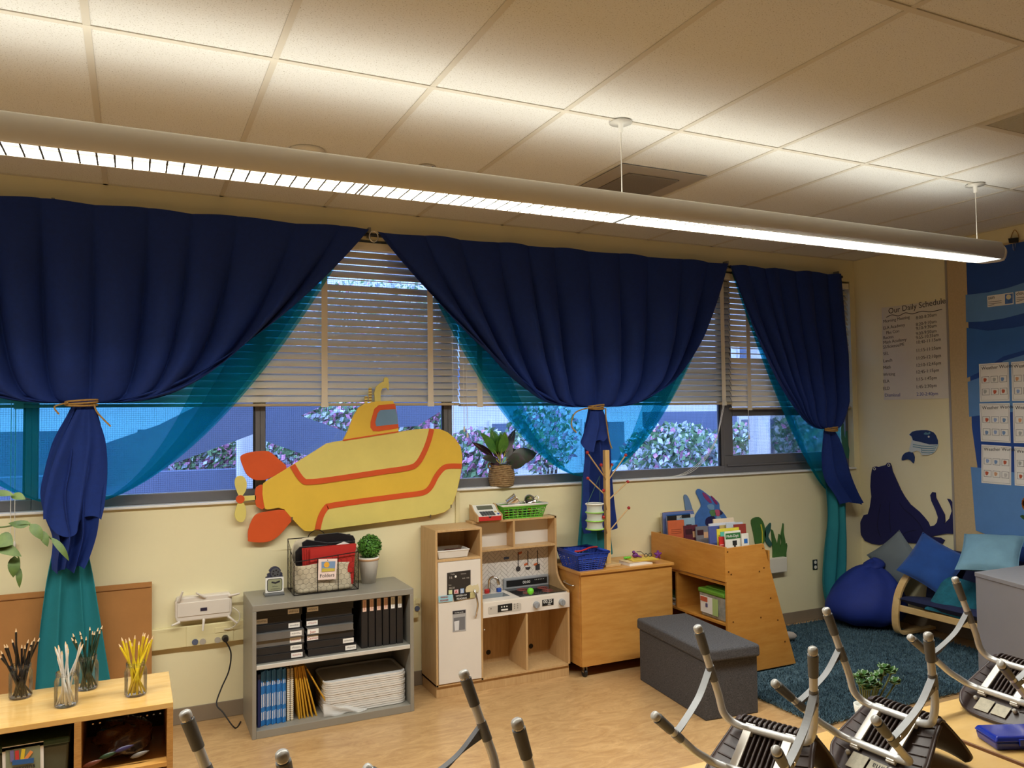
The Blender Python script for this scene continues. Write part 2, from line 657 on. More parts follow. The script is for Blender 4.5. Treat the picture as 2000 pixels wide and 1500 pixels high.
def bush(px, py, wpx, hpx, y, lab, nleaf=1500, mix=(0.55, 0.25, 0.2), seed=1):
    rr = random.Random(seed)
    c = PY(px, py, y)
    sx = abs(PY(px + wpx / 2, py, y).x - c.x)
    sz = abs(PY(px, py - hpx / 2, y).z - c.z)
    t = thing('flowering_bush', lab, 'bush', (c.x, y, -0.5), 0, 'bushes outside the windows')
    bs = [MB(), MB(), MB()]
    for _ in range(nleaf):
        while True:
            q = Vector((rr.uniform(-1, 1), rr.uniform(-1, 1), rr.uniform(-1, 1)))
            if q.length < 1:
                break
        p = Vector((c.x + q.x * sx, y + q.y * 0.5, c.z + q.z * sz))
        r = rr.random()
        k = 0 if r < mix[0] else (1 if r < mix[0] + mix[1] else 2)
        s_ = rr.uniform(0.03, 0.07)
        a = Vector((rr.gauss(0, 1), rr.gauss(0, 1), rr.gauss(0, 1))).normalized()
        u = a.orthogonal().normalized() * s_
        v = a.cross(u).normalized() * s_ * 0.5
        bs[k].add([p - u, p + v, p + u, p - v], [(0, 1, 2, 3)])
    for b, m, nm in zip(bs, LEAFM, ('foliage', 'blossom', 'pale_foliage')):
        b.build(nm, m, t, kind='stuff')
    st = MB()
    for k in range(5):
        st.tube([(c.x + rr.uniform(-.2, .2), y + rr.uniform(-.1, .1), -0.5), (c.x + rr.uniform(-.5, .5) * sx, y, c.z - sz * 0.2), (c.x + rr.uniform(-.8, .8) * sx, y, c.z + sz * 0.5)], [0.03, 0.02, 0.008], 5)
    st.build('stem', mat('bark', (92, 84, 76), 0.9), t)


bush(405, 892, 150, 160, 10.6, 'green bush with pink blossom outside, left of the submarine fins', 3000, seed=2)
bush(560, 900, 130, 110, 9.2, 'pink blossom bush outside, right behind the upper orange fin', 1500, (0.5, 0.3, 0.2), 3)
bush(650, 830, 170, 120, 9.9, 'dense bush outside in the notch of the shade sail', 2200, (0.5, 0.2, 0.3), 4)
bush(820, 820, 80, 120, 9.3, 'bush with pink flowers outside, right of the submarine tower', 1500, (0.5, 0.3, 0.2), 5)
bush(935, 895, 150, 120, 9.0, 'pink flowering bush outside behind the basket-potted plant', 2200, (0.4, 0.35, 0.25), 6)
bush(1060, 850, 130, 150, 10.5, 'bluish bush outside behind the sheer, right of the potted plant', 1600, (0.4, 0.2, 0.4), 7)
bush(1320, 885, 190, 120, 8.6, 'pale leafy bush outside in the pane right of the second curtain', 3000, (0.45, 0.1, 0.45), 8)
bush(1446, 870, 60, 90, 9.1, 'narrow pale bush outside at the small right-hand window', 1000, (0.5, 0.05, 0.45), 9)
bush(1570, 850, 100, 120, 9.4, 'green bush outside behind the third curtain tie', 1400, (0.7, 0.05, 0.25), 10)
bush(760, 640, 420, 190, 11.5, 'tall tree crown outside, seen between the blind slats', 4500, (0.3, 0.05, 0.65), 11)

# ---------------------------------------------------------------- pendant lamp
m_lamp = mat('lamp_housing', (226, 220, 206), 0.5, var=0.02)
m_louv = mat('louver_metal', (84, 84, 82), 0.5, 0.2)
LY, LZ, LR, LX0, LX1 = 2.96, 2.648, 0.086, -2.5, 4.545
lamp = thing('pendant_light', 'long cream tubular pendant light with lit white louvers', 'pendant light', (1, LY, LZ))
b = MB()
a0 = math.asin(-0.046 / LR)
a1 = math.radians(38)
for sgn in (-1, 1):
    def fn(u, v, sgn=sgn):
        a = a0 + (a1 - a0) * v
        return (LX0 + (LX1 - LX0) * u, LY + sgn * LR * math.cos(a), LZ + LR * math.sin(a))
    b.grid(fn, 2, 16)
b.build('housing', m_lamp, lamp, solid=0.004)
b = MB()
def fn(u, v):
    th = PI / 2 * v
    a = a0 + (PI - 2 * a0) * u
    return (LX1 + LR * 0.9 * math.sin(th), LY + LR * math.cos(a) * math.cos(th), LZ + LR * math.sin(a) * math.cos(th) * (0.70 if math.sin(a) > 0 else 1))
b.grid(fn, 28, 10)
zb = LZ - 0.046
b.prism([(LX1 + LR * 0.75 * math.cos(t), LY + 0.073 * math.sin(t), zb) for t in [PI * (k / 12 - 0.5) for k in range(13)]], (0, 0, 0.004))
b.build('end_cap', m_lamp, lamp, solid=0.003)
blade = None
x = LX0 + 0.03
k = 0
while x < LX1 - 0.005:
    if blade is None:
        bo = MB().hexa([(-0.0034, LY - 0.0715, zb), (0.0034, LY - 0.0715, zb), (0.0034, LY + 0.0715, zb), (-0.0034, LY + 0.0715, zb)], [(-0.0006, LY - 0.0715, zb + 0.015), (0.0006, LY - 0.0715, zb + 0.015), (0.0006, LY + 0.0715, zb + 0.015), (-0.0006, LY + 0.0715, zb + 0.015)]).build('louver_blade', m_louv, lamp)
        blade = bo.data
    else:
        bo = link('louver_blade', blade, lamp)
    bo.location = (x, 0, 0)
    k += 1
    x += 0.0535
for jx in (PY(703, 372, LY).x, PY(1218, 433, LY).x, PY(1622, 475, LY).x):
    MB().box((jx - 0.004, LY - 0.072, zb - 0.001), (jx + 0.004, LY + 0.072, zb + 0.035)).build('joint_plate', m_grey, lamp)
for sx in (1.973, 4.43):
    MB().cyl((sx, LY, LZ + 0.06), (sx, LY, ZC - 0.03), 0.0022, n=6).build('suspension_cable', m_white, lamp)
    MB().lathe([(0.0, -0.004), (0.05, -0.004), (0.052, -0.009), (0.012, -0.014), (0.010, -0.05), (0.0, -0.052)], (sx, LY, ZC), 20).build('canopy', m_white, lamp)
MB().box((LX0, LY - 0.071, zb + 0.034), (LX1, LY + 0.071, zb + 0.037)).build('tray', m_lamp, lamp)
for nm, pw, z, rx in (('lamp_down', LAMP_DOWN, zb + 0.0325, 0.0), ('lamp_up', LAMP_UP, zb + 0.0385, PI)):
    ld = bpy.data.lights.new(nm, 'AREA')
    ld.shape = 'RECTANGLE'
    ld.size = LX1 - LX0 - 0.06
    ld.size_y = 0.136 if rx == 0 else 0.09
    ld.energy = pw
    ld.color = LAMP_COL
    lo = bpy.data.objects.new(nm, ld)
    COL.objects.link(lo)
    lo.location = ((LX0 + LX1) / 2, LY, z)
    lo.rotation_euler = (rx, 0, 0)

# ceiling fittings
for px, py, lab in ((833, 325, 'chrome sprinkler cone on the ceiling behind the middle of the lamp'), (1650, 436, 'chrome sprinkler cone on the ceiling near the right end of the lamp')):
    c = PZ(px, py, ZC)
    t = thing('sprinkler', lab, 'sprinkler', (c.x, c.y, ZC - 0.06))
    MB().lathe([(0.0, -0.001), (0.05, -0.001), (0.045, -0.012), (0.028, -0.035), (0.0, -0.037)], (c.x, c.y, ZC), 20).build('escutcheon', m_chrome, t)
    MB().cyl((c.x, c.y, ZC - 0.036), (c.x, c.y, ZC - 0.07), 0.009, n=8).build('nozzle', m_chrome, t)
c = PZ(600, 293, ZC)
t = thing('ceiling_canopy', 'white round canopy disc on the ceiling above the left of the lamp', 'ceiling fitting', (c.x, c.y, ZC - 0.05))
MB().lathe([(0.0, -0.001), (0.085, -0.001), (0.088, -0.006), (0.06, -0.018), (0.0, -0.02)], (c.x, c.y, ZC), 24).build('disc', m_white, t)
MB().cyl((c.x, c.y, ZC - 0.018), (c.x, c.y, ZC - 0.1), 0.02, n=10).build('stub', m_white, t)
m_diff = mat('vent_grey', (170, 160, 146), 0.6)
t = thing('air_diffuser', 'square grey air diffuser in the ceiling behind the lamp', 'air vent', (2.58, 3.73, ZC))
MB().box((2.31, 3.45, ZC - 0.008), (2.87, 4.02, ZC - 0.0045)).build('face_plate', m_diff, t, bevel=0.002)
MB().box((2.42, 3.56, ZC - 0.016), (2.76, 3.91, ZC - 0.008)).build('perforated_panel', mat('vent_dark', (128, 120, 110), 0.7, var=0.2, vs=200), t, bevel=0.004)
t = thing('air_grille', 'ribbed return air grille in the ceiling at the right edge', 'air vent', (3.75, 2.2, ZC))
gx0, gx1, gy0, gy1 = 3.50, 4.08, 1.76, 2.33
MB().box((gx0, gy0, ZC - 0.005), (gx1, gy1, ZC - 0.0045)).build('backing', mat('vent_back', (70, 66, 60), 0.8), t)
fr = MB()
fr.box((gx0, gy0, ZC - 0.01), (gx1, gy0 + 0.03, ZC - 0.004)).box((gx0, gy1 - 0.03, ZC - 0.01), (gx1, gy1, ZC - 0.004))
fr.box((gx0, gy0 + 0.03, ZC - 0.01), (gx0 + 0.03, gy1 - 0.03, ZC - 0.004)).box((gx1 - 0.03, gy0 + 0.03, ZC - 0.01), (gx1, gy1 - 0.03, ZC - 0.004))
fr.build('frame', m_tee, t)
sl = None
for k in range(40):
    if sl is None:
        o = MB().box((-0.002, gy0 + 0.03, ZC - 0.009), (0.002, gy1 - 0.03, ZC - 0.005)).build('slat', m_tee, t)
        sl = o.data
    else:
        o = link('slat', sl, t)
        o.matrix_parent_inverse = INV[t.name]
    o.location = (gx0 + 0.035 + k * 0.0131, 0, 0)

# ================================================================ BLINDS
m_slat = mat('blind_slat', (238, 230, 212), 0.5, var=0.02)
m_tape = mat('blind_tape', (232, 222, 204), 0.8)
m_cord = mat('blind_cord', (232, 228, 218), 0.7)


def blind(x0, x1, y, zb, lab, tapes, cords, pitch=0.0437, top=2.84, odd=()):
    t = thing('window_blind', lab, 'window blind', ((x0 + x1) / 2, y, zb), 0, 'blinds at the windows')
    MB().box((x0, y - 0.03, top - 0.05), (x1, y + 0.03, top)).build('head_rail', m_slat, t, bevel=0.003)
    MB().box((x0, y - 0.026, zb), (x1, y + 0.026, zb + 0.018)).build('bottom_rail', mat('blind_rail', (186, 170, 140), 0.5), t, bevel=0.005)
    n = int((top - 0.07 - zb) / pitch)
    me = {}
    for k in range(n):
        a = 56 if k not in odd else 12
        if a not in me:
            b = MB()
            def fn(u, v, a=a):
                s_ = (v - 0.5) * 0.051
                return (x0 + (x1 - x0) * u, y + s_ * math.cos(math.radians(a)), s_ * math.sin(math.radians(a)) + 0.003 * (1 - (2 * v - 1) ** 2))
            b.grid(fn, 2, 5)
            o = b.build('slat', m_slat, t, solid=0.0028)
            me[a] = o.data
        else:
            o = link('slat', me[a], t, solid=0.0028)
        o.location = (0, 0, zb + 0.045 + pitch * k + (0.012 if k in odd else 0))
    for tx in tapes:
        MB().box((tx - 0.019, y - 0.0275, zb - 0.004), (tx + 0.019, y - 0.0265, top - 0.05)).build('ladder_tape', m_tape, t)
        MB().box((tx - 0.022, y - 0.031, zb - 0.006), (tx + 0.022, y - 0.026, zb + 0.024)).build('tape_clip', m_tape, t)
    for cx, cz in cords:
        MB().tube([(cx, y - 0.035, top - 0.06), (cx, y - 0.036, (cz + top) / 2), (cx + 0.004, y - 0.036, cz)], 0.0018, 5).build('pull_cord', m_cord, t)
        MB().lathe([(0.002, 0.0), (0.006, -0.01), (0.008, -0.035), (0.0, -0.04)], (cx + 0.004, y - 0.036, cz), 8).build('tassel', m_cord, t)
    return t


YBL = YW + 0.012
b1 = blind(-1.70, 1.962, YBL, 1.798, 'cream slat blind behind the submarine, with two wide ladder tapes', [-0.55, -1.2, PY(632, 650, YBL).x, PY(838, 700, YBL).x], [(PY(880, 700, YBL).x, 1.55), (PY(25, 700, YBL).x, 1.1), (PY(33, 700, YBL).x, 1.1)], odd=(17,))
b2 = blind(1.972, 4.288, YBL, 1.792, 'cream slat blind behind the middle curtain', [PY(934, 740, YBL).x, 2.9, 3.62, PY(1408, 700, YBL).x], [(PY(901, 740, YBL).x, 1.66), (PY(907, 740, YBL).x, 1.62)])
b3 = blind(4.305, 5.62, YW + 0.025, 1.752, 'narrow cream slat blind behind the right-hand curtain', [PY(1462, 700, YW).x, 5.2], [(PY(1457, 700, YW).x, 1.55)], odd=(9, 10))
# slack cords hanging from the second blind onto the sill
for k in range(3):
    a = PY(1414 + 1.5 * k, 780, YBL - 0.04)
    pts = [a, PY(1405 + k, 830, YBL - 0.04), PY(1399 - k, 860, YBL - 0.04), PY(1380 - 3 * k, 895, YBL - 0.035)]
    e = PY(1350 - 6 * k, 918, YBL - 0.02)
    pts += [Vector((e.x, YBL - 0.02, SILL + 0.03)), Vector((e.x - 0.15, YBL - 0.01, SILL + 0.002)), Vector((e.x - 0.32, YBL, SILL + 0.002))]
    MB().tube(spline(pts, 6), 0.0017, 5).build('pull_cord', m_cord, b2)

# ================================================================ CURTAINS
m_cur = mat('navy_curtain', (10, 44, 120), 0.85, var=0.08, vs=40, bump=0.05, bs=500)
m_shr = mat_sheer('teal_sheer', (0.30, 0.80, 0.90), (20, 150, 168), 0.40)
m_twine = mat('jute_twine', (176, 136, 74), 0.9, var=0.2, vs=120)


def swag(xl, xr, zt, gx, gz, y0, npl, amp, pout, tpow=3.0, halfw=0.045, seed=1, nu=380, nv=46, spread=0.05, pin=8.0, front=0.06, topsag=0.01, ur=(0, 1)):
    rr = random.Random(seed)
    ph = [rr.uniform(0, 6.28) for _ in range(6)]
    amax = max(abs(xl - gx), abs(xr - gx))
    b = MB()

    def fn(u, v):
        u = ur[0] + (ur[1] - ur[0]) * u
        t = v ** tpow
        x0 = xl + (xr - xl) * u
        a = x0 - gx
        p = pout + (pin - pout) * max(0.0, 1 - abs(a) / amax) ** 1.3
        w = u + 0.012 * math.sin(9 * u + ph[0]) + 0.007 * math.sin(23 * u + ph[1])
        pl = 2 * abs(math.sin(PI * npl * w + ph[2])) ** 0.62 - 1
        pl2 = math.sin(2 * PI * npl * 0.43 * w + ph[3])
        fold = (0.72 * pl + 0.28 * pl2)
        x = gx + a * (t ** (1 / p)) + (u - 0.5) * 2 * halfw * (1 - t) 
        z = gz + (zt + topsag * math.sin(2 * PI * npl * w * 0.5 + ph[4]) * 0.6 - gz) * t
        A = amp * (0.22 + 0.9 * min(1, (1 - t) * 1.9)) * (0.30 + 0.70 * min(1, t * 6))
        y = y0 - front * (1 - t) ** 3 - A * (0.5 + 0.5 * fold)
        # billow of the outer edge
        y -= spread * math.sin(PI * min(1, t ** 0.5)) * (abs(a) / amax) * 0.5
        return (x, y, z)
    b.grid(fn, nu, nv)
    return b


def drape(rows, y0, nf, amp, seed=1, nu=90, nv=40, hem=0.0, hemf=2.0, depth=0.0):
    """hanging cloth between left/right outlines: rows of (xl, xr, z)"""
    rr = random.Random(seed)
    ph = [rr.uniform(0, 6.28) for _ in range(5)]
    rw = spline([(a, c, d) for a, c, d in rows], 10)
    n = len(rw) - 1
    b = MB()

    def fn(u, v):
        k = min(n - 1, int(v * n))
        q = rw[k].lerp(rw[k + 1], v * n - k)
        uu = u + 0.03 * math.sin(7 * u + ph[0])
        s_ = math.sin(2 * PI * nf * uu + ph[1] + 1.2 * v)
        s2 = math.sin(2 * PI * nf * 0.5 * uu + ph[2] - v)
        fo = 0.65 * s_ + 0.35 * s2
        z = q.z - hem * (0.5 + 0.5 * math.sin(2 * PI * hemf * u + ph[3])) * v ** 3
        return (q.x + (q.y - q.x) * u + 0.02 * math.cos(2 * PI * nf * uu + ph[1]) * v * (q.y - q.x) * 3, y0 - amp * (0.15 + 0.85 * min(1, v * 3)) * (0.5 + 0.5 * fo) - depth * math.sin(PI * u), z)
    b.grid(fn, nu, nv)
    return b


def outline(L, Rr, y):
    out = []
    for (a, za), (c, zc_) in zip(L, Rr):
        p, q = PY(a, za, y), PY(c, zc_, y)
        out.append((p.x, q.x, (p.z + q.z) / 2))
    return out


def twine(t, gx, gz, y, r, ends):
    b = MB()
    for k in range(3):
        pts = [(gx + r * math.cos(a), y + 0.62 * r * math.sin(a), gz + 0.010 * (k - 1) + 0.006 * math.sin(a + k)) for a in [2 * PI * i / 24 for i in range(24)]]
        b.tube(pts, 0.0055, 6, closed=True)
    for e in ends:
        b.tube(spline(e, 8), 0.0045, 6)
    b.build('twine_tie', m_twine, t)


YC = 4.80
g = PY(160, 787, YC)
cur = thing('curtain', 'navy curtain at the left, swept up and tied with twine', 'curtain', (g.x, YC, 0.9), 0, 'navy curtains')
xr1 = PY(722, 445, 4.85).x
swag(g.x - (xr1 - g.x) * 1.02, xr1, 2.915, g.x, g.z, 4.88, 12, 0.125, 1.65, seed=3).build('swag', m_cur, cur)
tl = outline([(142, 788), (130, 812), (104, 860), (88, 920), (80, 962), (90, 1005), (104, 1040), (102, 1085), (103, 1103)],
             [(182, 788), (192, 812), (202, 860), (206, 912), (198, 962), (192, 1010), (186, 1050), (172, 1090), (163, 1108)], YC)
drape(tl, YC + 0.01, 3.4, 0.10, seed=5, hem=0.03, hemf=2).build('tail', m_cur, cur)
tl = outline([(150, 800), (120, 860), (95, 930), (82, 985), (80, 1012)], [(185, 800), (205, 860), (207, 920), (200, 980), (192, 1006)], YC - 0.03)
drape(tl, YC - 0.045, 2.0, 0.05, seed=8, hem=0.10, hemf=1.2).build('tail_ruffle', m_cur, cur)
q = PY(192, 800, YC - 0.06)
twine(cur, g.x, g.z, YC - 0.03, 0.075, [[(g.x + 0.06, YC - 0.075, g.z - 0.01), (q.x, YC - 0.09, q.z - 0.02), (q.x + 0.06, YC - 0.085, q.z - 0.09)], [(g.x - 0.06, YC - 0.07, g.z), (g.x - 0.12, YC - 0.08, g.z - 0.02), (g.x - 0.10, YC - 0.08, g.z - 0.06)]])

g = PY(1160, 795, YC)
cur = thing('curtain', 'navy curtain in the middle, tied above the peg tree', 'curtain', (g.x, YC, 0.9), 0, 'navy curtains')
xl2, xr2 = PY(738, 452, 4.85).x, PY(1424, 518, 4.85).x
swag(xl2, xr2, 2.905, g.x, g.z, 4.88, 11, 0.125, 1.65, seed=11).build('swag', m_cur, cur)
tl = outline([(1150, 795), (1146, 815), (1138, 850), (1140, 885), (1136, 930), (1134, 975), (1132, 1010), (1136, 1030)],
             [(1172, 795), (1180, 815), (1186, 850), (1190, 885), (1192, 930), (1196, 975), (1200, 1010), (1202, 1030)], YC)
drape(tl, YC + 0.01, 2.6, 0.07, seed=6, hem=0.03, hemf=1.5).build('tail', m_cur, cur)
tl = outline([(1152, 803), (1142, 830), (1134, 858), (1133, 862)], [(1178, 803), (1184, 828), (1180, 850), (1172, 858)], YC - 0.06)
drape(tl, YC - 0.06, 1.6, 0.05, seed=9, hem=0.08, hemf=1.0).build('tail_ruffle', m_cur, cur)
twine(cur, g.x, g.z, YC - 0.03, 0.06, [[(g.x - 0.05, YC - 0.075, g.z), PY(1125, 805, YC - 0.09), PY(1116, 830, YC - 0.09), PY(1126, 845, YC - 0.09)], [(g.x + 0.05, YC - 0.075, g.z - 0.01), PY(1184, 820, YC - 0.09), PY(1190, 860, YC - 0.09), PY(1195, 876, YC - 0.09)]])

g = PY(1618, 838, YC)
cur = thing('curtain', 'narrow navy curtain at the right, tied low near the corner', 'curtain', (g.x, YC, 0.9), 0, 'navy curtains')
xl3, xr3 = PY(1428, 518, 4.85).x, PY(1646, 536, 4.85).x
swag(xl3, xr3, 2.90, g.x, g.z, 4.88, 7, 0.10, 2.0, seed=17, nu=150, pin=5.0).build('swag', m_cur, cur)
tl = outline([(1610, 838), (1606, 850), (1602, 885), (1608, 930), (1628, 960), (1640, 982)], [(1628, 838), (1636, 850), (1650, 890), (1662, 930), (1674, 960), (1684, 975)], YC)
drape(tl, YC + 0.01, 2.2, 0.07, seed=16, hem=0.03, hemf=1).build('tail', m_cur, cur)
twine(cur, g.x, g.z, YC - 0.03, 0.06, [])

# rod
rod = thing('curtain_rod', 'black rod carrying the navy curtains above the windows', 'curtain rod', (2, 4.89, 2.9))
MB().cyl((-1.9, 4.89, 2.885), (5.5, 4.89, 2.885), 0.012, n=10).build('pole', m_black, rod)
for bx in (-0.4, 1.345, 4.24, 5.45):
    MB().box((bx - 0.008, 4.88, 2.87), (bx + 0.008, YW, 2.93)).build('bracket', m_grey, rod)
MB().tube([(1.36 + 0.028 * math.cos(a), 4.845, 2.865 + 0.034 * math.sin(a)) for a in [2 * PI * k / 20 for k in range(20)]], 0.0045, 6, closed=True).build('ring', m_chrome, rod)

# sheers
YS = 4.885
gs = PY(150, 985, YS)
sh = thing('sheer_curtain', 'teal sheer curtain at the left, falling behind the pencil jars', 'sheer curtain', (gs.x, YS, 0.2), 0, 'teal sheers')
xs = PY(690, 465, YS).x
kw = dict(tpow=2.2, halfw=0.05, seed=21, spread=0.0, pin=2.6, front=0.03)
swag(2 * gs.x - xs, xs, 2.856, gs.x, gs.z, YS + 0.012, 8, 0.014, 1.62, **kw).build('swag', m_shr, sh)
for ur in ((0.0, 0.10), (0.80, 0.97), (0.86, 0.99)):
    swag(2 * gs.x - xs, xs, 2.856, gs.x, gs.z, YS + 0.006, 8, 0.014, 1.62, nu=30, ur=ur, **kw).build('folded_hem', m_shr, sh)
tl = outline([(118, 985), (105, 1060), (88, 1140), (72, 1250), (64, 1345)], [(182, 985), (172, 1060), (184, 1140), (200, 1250), (214, 1345)], YS - 0.03)
drape(tl, YS - 0.03, 3, 0.05, seed=22).build('tail', mat('teal_cloth', (24, 122, 132), 0.8, var=0.06), sh)
gs = PY(1150, 930, YS)
sh = thing('sheer_curtain', 'teal sheer curtain behind the peg tree', 'sheer curtain', (gs.x, YS, 0.7), 0, 'teal sheers')
kw = dict(tpow=2.2, halfw=0.05, seed=24, spread=0.0, pin=2.6, front=0.03)
swag(PY(800, 470, YS).x, PY(1421, 530, YS).x, 2.852, gs.x, gs.z, YS + 0.012, 8, 0.014, 1.7, **kw).build('swag', m_shr, sh)
for ur in ((0.01, 0.16), (0.03, 0.12), (0.80, 0.99), (0.88, 0.96)):
    swag(PY(800, 470, YS).x, PY(1421, 530, YS).x, 2.852, gs.x, gs.z, YS + 0.006, 8, 0.014, 1.7, nu=30, ur=ur, **kw).build('folded_hem', m_shr, sh)
tl = outline([(1136, 930), (1132, 980), (1125, 1030), (1118, 1085)], [(1168, 930), (1174, 980), (1190, 1030), (1200, 1085)], YS - 0.02)
drape(tl, YS - 0.02, 2.5, 0.04, seed=25).build('tail', MATS['teal_cloth'], sh)
gs = PY(1622, 958, YS)
sh = thing('sheer_curtain', 'teal sheer curtain at the right, tail draped onto the beanbag', 'sheer curtain', (gs.x, YS, 0.3), 0, 'teal sheers')
kw = dict(tpow=2.0, halfw=0.05, seed=27, spread=0.0, pin=2.4, front=0.03)
swag(PY(1430, 530, YS).x, PY(1640, 540, YS).x, 2.852, gs.x, gs.z, YS + 0.012, 6, 0.014, 1.35, nu=120, **kw).build('swag', m_shr, sh)
for ur in ((0.0, 0.22), (0.03, 0.16)):
    swag(PY(1430, 530, YS).x, PY(1640, 540, YS).x, 2.852, gs.x, gs.z, YS + 0.006, 6, 0.014, 1.35, nu=30, ur=ur, **kw).build('folded_hem', m_shr, sh)
tl = outline([(1606, 935), (1607, 1000), (1600, 1080), (1598, 1140), (1608, 1172)], [(1648, 935), (1648, 1000), (1650, 1060), (1646, 1120), (1620, 1176)], YS - 0.03)
drape(tl, YS - 0.05, 2.5, 0.05, seed=28, hem=0.05).build('tail', MATS['teal_cloth'], sh)

# ================================================================ SUBMARINE
m_y1 = mat('submarine_yellow', (228, 188, 62), 0.55, var=0.04, vs=5)
m_y2 = mat('submarine_pale_yellow', (222, 206, 114), 0.55, var=0.04, vs=5)
m_sgl = mat('submarine_window_blue', (104, 138, 168), 0.6, var=0.04)
YSUB = 4.884


def cs(L, y=YSUB):
    return [PY(440 + a / 4, 730 + c_ / 4, y) for a, c_ in L]


hull = [(292, 870), (300, 855), (340, 825), (480, 740), (560, 690), (720, 590), (790, 545), (860, 530), (1000, 508), (1350, 455), (1480, 435), (1600, 427), (1680, 432), (1740, 458), (1800, 510), (1840, 570), (1852, 640), (1850, 720), (1838, 800), (1815, 900), (1790, 990), (1760, 1050), (1710, 1085), (1640, 1105), (1500, 1125), (1200, 1165), (900, 1205), (760, 1225), (650, 1232), (620, 1228), (590, 1205), (520, 1130), (460, 1060), (415, 1048), (330, 1062), (310, 1055), (300, 1010), (290, 940)]
sub = thing('submarine_cutout', 'large yellow painted submarine board with orange stripes on the window wall', 'wall decoration', (cs([(1000, 800)])[0].x, YSUB, 1.2))
TH = (0, 0.014, 0)
MB().prism(cs(hull), TH).build('hull', m_y1, sub, bevel=0.002)
B1 = [(525, 715), (570, 790), (610, 835), (650, 845), (800, 830), (1200, 770), (1430, 735), (1500, 700), (1550, 620), (1590, 520), (1612, 432)]
B2 = [(720, 1222), (745, 1120), (785, 1050), (830, 1030), (1100, 990), (1400, 950), (1540, 930), (1600, 890), (1650, 800), (1700, 740), (1750, 722), (1846, 722)]
yo = YSUB - 0.003
MB().prism(cs(B1 + [(1600, 430), (1480, 438), (1350, 458), (1000, 511), (860, 533), (790, 548), (720, 593), (560, 693)], yo), (0, 0.003, 0)).build('upper_panel', m_y2, sub)
MB().prism(cs(B2 + [(1834, 800), (1812, 900), (1787, 990), (1757, 1048), (1708, 1082), (1638, 1102), (1500, 1122), (1200, 1162), (900, 1202), (760, 1222)], yo), (0, 0.003, 0)).build('lower_panel', m_y2, sub)
for bb in (B1, B2):
    band(MB(), spline(cs(bb, YSUB - 0.003), 5), 0.034, (0, -1, 0), 0.003).build('stripe', m_orange, sub)
tw = MB().prism(cs([(920, 520), (960, 440), (1000, 330), (1040, 265), (1090, 235), (1180, 215), (1310, 212), (1330, 250), (1345, 330), (1355, 450), (1150, 484)], YSUB - 0.004), (0, 0.018, 0)).build('tower', m_y1, sub, bevel=0.002)
MB().prism(cs([(1325, 235), (1200, 245), (1165, 275), (1135, 380), (1135, 420), (1155, 448), (1200, 450), (1355, 425), (1345, 330)], YSUB - 0.007), (0, 0.003, 0)).build('window_surround', m_orange, tw)
MB().prism(cs([(1330, 275), (1210, 285), (1190, 310), (1172, 380), (1180, 410), (1350, 392), (1345, 330)], YSUB - 0.009), (0, 0.003, 0)).build('window', m_sgl, tw)
band(MB(), cs([(920, 520), (1150, 484), (1355, 452)], YSUB - 0.005), 0.008, (0, -1, 0), 0.002).build('seam', m_orange, tw)
MB().prism(cs([(1170, 216), (1165, 150), (1180, 100), (1215, 68), (1240, 60), (1240, 35), (1255, 25), (1275, 35), (1280, 90), (1277, 130), (1260, 110), (1230, 115), (1215, 140), (1215, 216)], YSUB - 0.002), TH).build('periscope', m_y2, sub, bevel=0.002)
for x0, x1, z0, z1 in ((1090, 1112, 172, 232), (1122, 1144, 105, 222)):
    st = MB().prism(cs([(x0, z1), (x0, z0 + 8), ((x0 + x1) / 2, z0), (x1, z0 + 8), (x1, z1)], YSUB - 0.002), TH).build('stack_pipe', m_y2, sub)
    s_ = MB()
    zz = z0 + 14
    while zz < z1 - 6:
        s_.prism(cs([(x0 - 1, zz), (x1 + 1, zz - 2), (x1 + 1, zz + 4), (x0 - 1, zz + 6)], YSUB - 0.004), (0, 0.002, 0))
        zz += 22
    s_.build('stripe', mat('stack_brown', (130, 58, 30), 0.7), st)
for fin in ([(480, 740), (420, 670), (370, 625), (320, 603), (200, 612), (130, 635), (118, 665), (140, 730), (170, 790), (220, 825), (270, 832), (335, 820)],
            [(525, 1130), (490, 1185), (430, 1255), (370, 1300), (300, 1318), (190, 1312), (178, 1290), (180, 1220), (215, 1130), (250, 1095), (320, 1078), (460, 1065)]):
    MB().prism(smooth_loop(cs(fin, YSUB + 0.002), 3), (0, 0.012, 0)).build('fin', m_orange, sub, bevel=0.002)
MB().prism(smooth_loop(cs([(300, 878), (245, 885), (232, 940), (235, 1000), (250, 1040), (306, 1048)], YSUB + 0.003), 3), (0, 0.012, 0)).build('hub', m_orange, sub)
MB().prism(cs([(135, 955), (240, 950), (240, 985), (135, 995)], YSUB + 0.003), (0, 0.012, 0)).build('shaft', m_y2, sub)
for L in ([(117, 975), (95, 930), (75, 870), (78, 820), (105, 798), (145, 805), (168, 850), (162, 910), (130, 960)], [(117, 985), (95, 1020), (73, 1090), (85, 1140), (118, 1160), (150, 1145), (165, 1090), (155, 1030), (132, 995)]):
    MB().prism(smooth_loop(cs(L, YSUB), 3), (0, 0.012, 0)).build('propeller_blade', m_y2, sub, bevel=0.002)
c = cs([(117, 980)])[0]
MB().cyl((c.x, YSUB - 0.004, c.z), (c.x, YSUB + 0.014, c.z), 0.024, n=20).build('propeller_boss', m_orange, sub)
for L in ((1764, 1030), (1604, 1108), (522, 1128)):
    c = cs([L], YSUB - 0.004)[0]
    MB().box((c.x - 0.004, c.y, c.z - 0.014), (c.x + 0.004, YW, c.z + 0.006)).build('hanger_clip', m_chrome, sub)

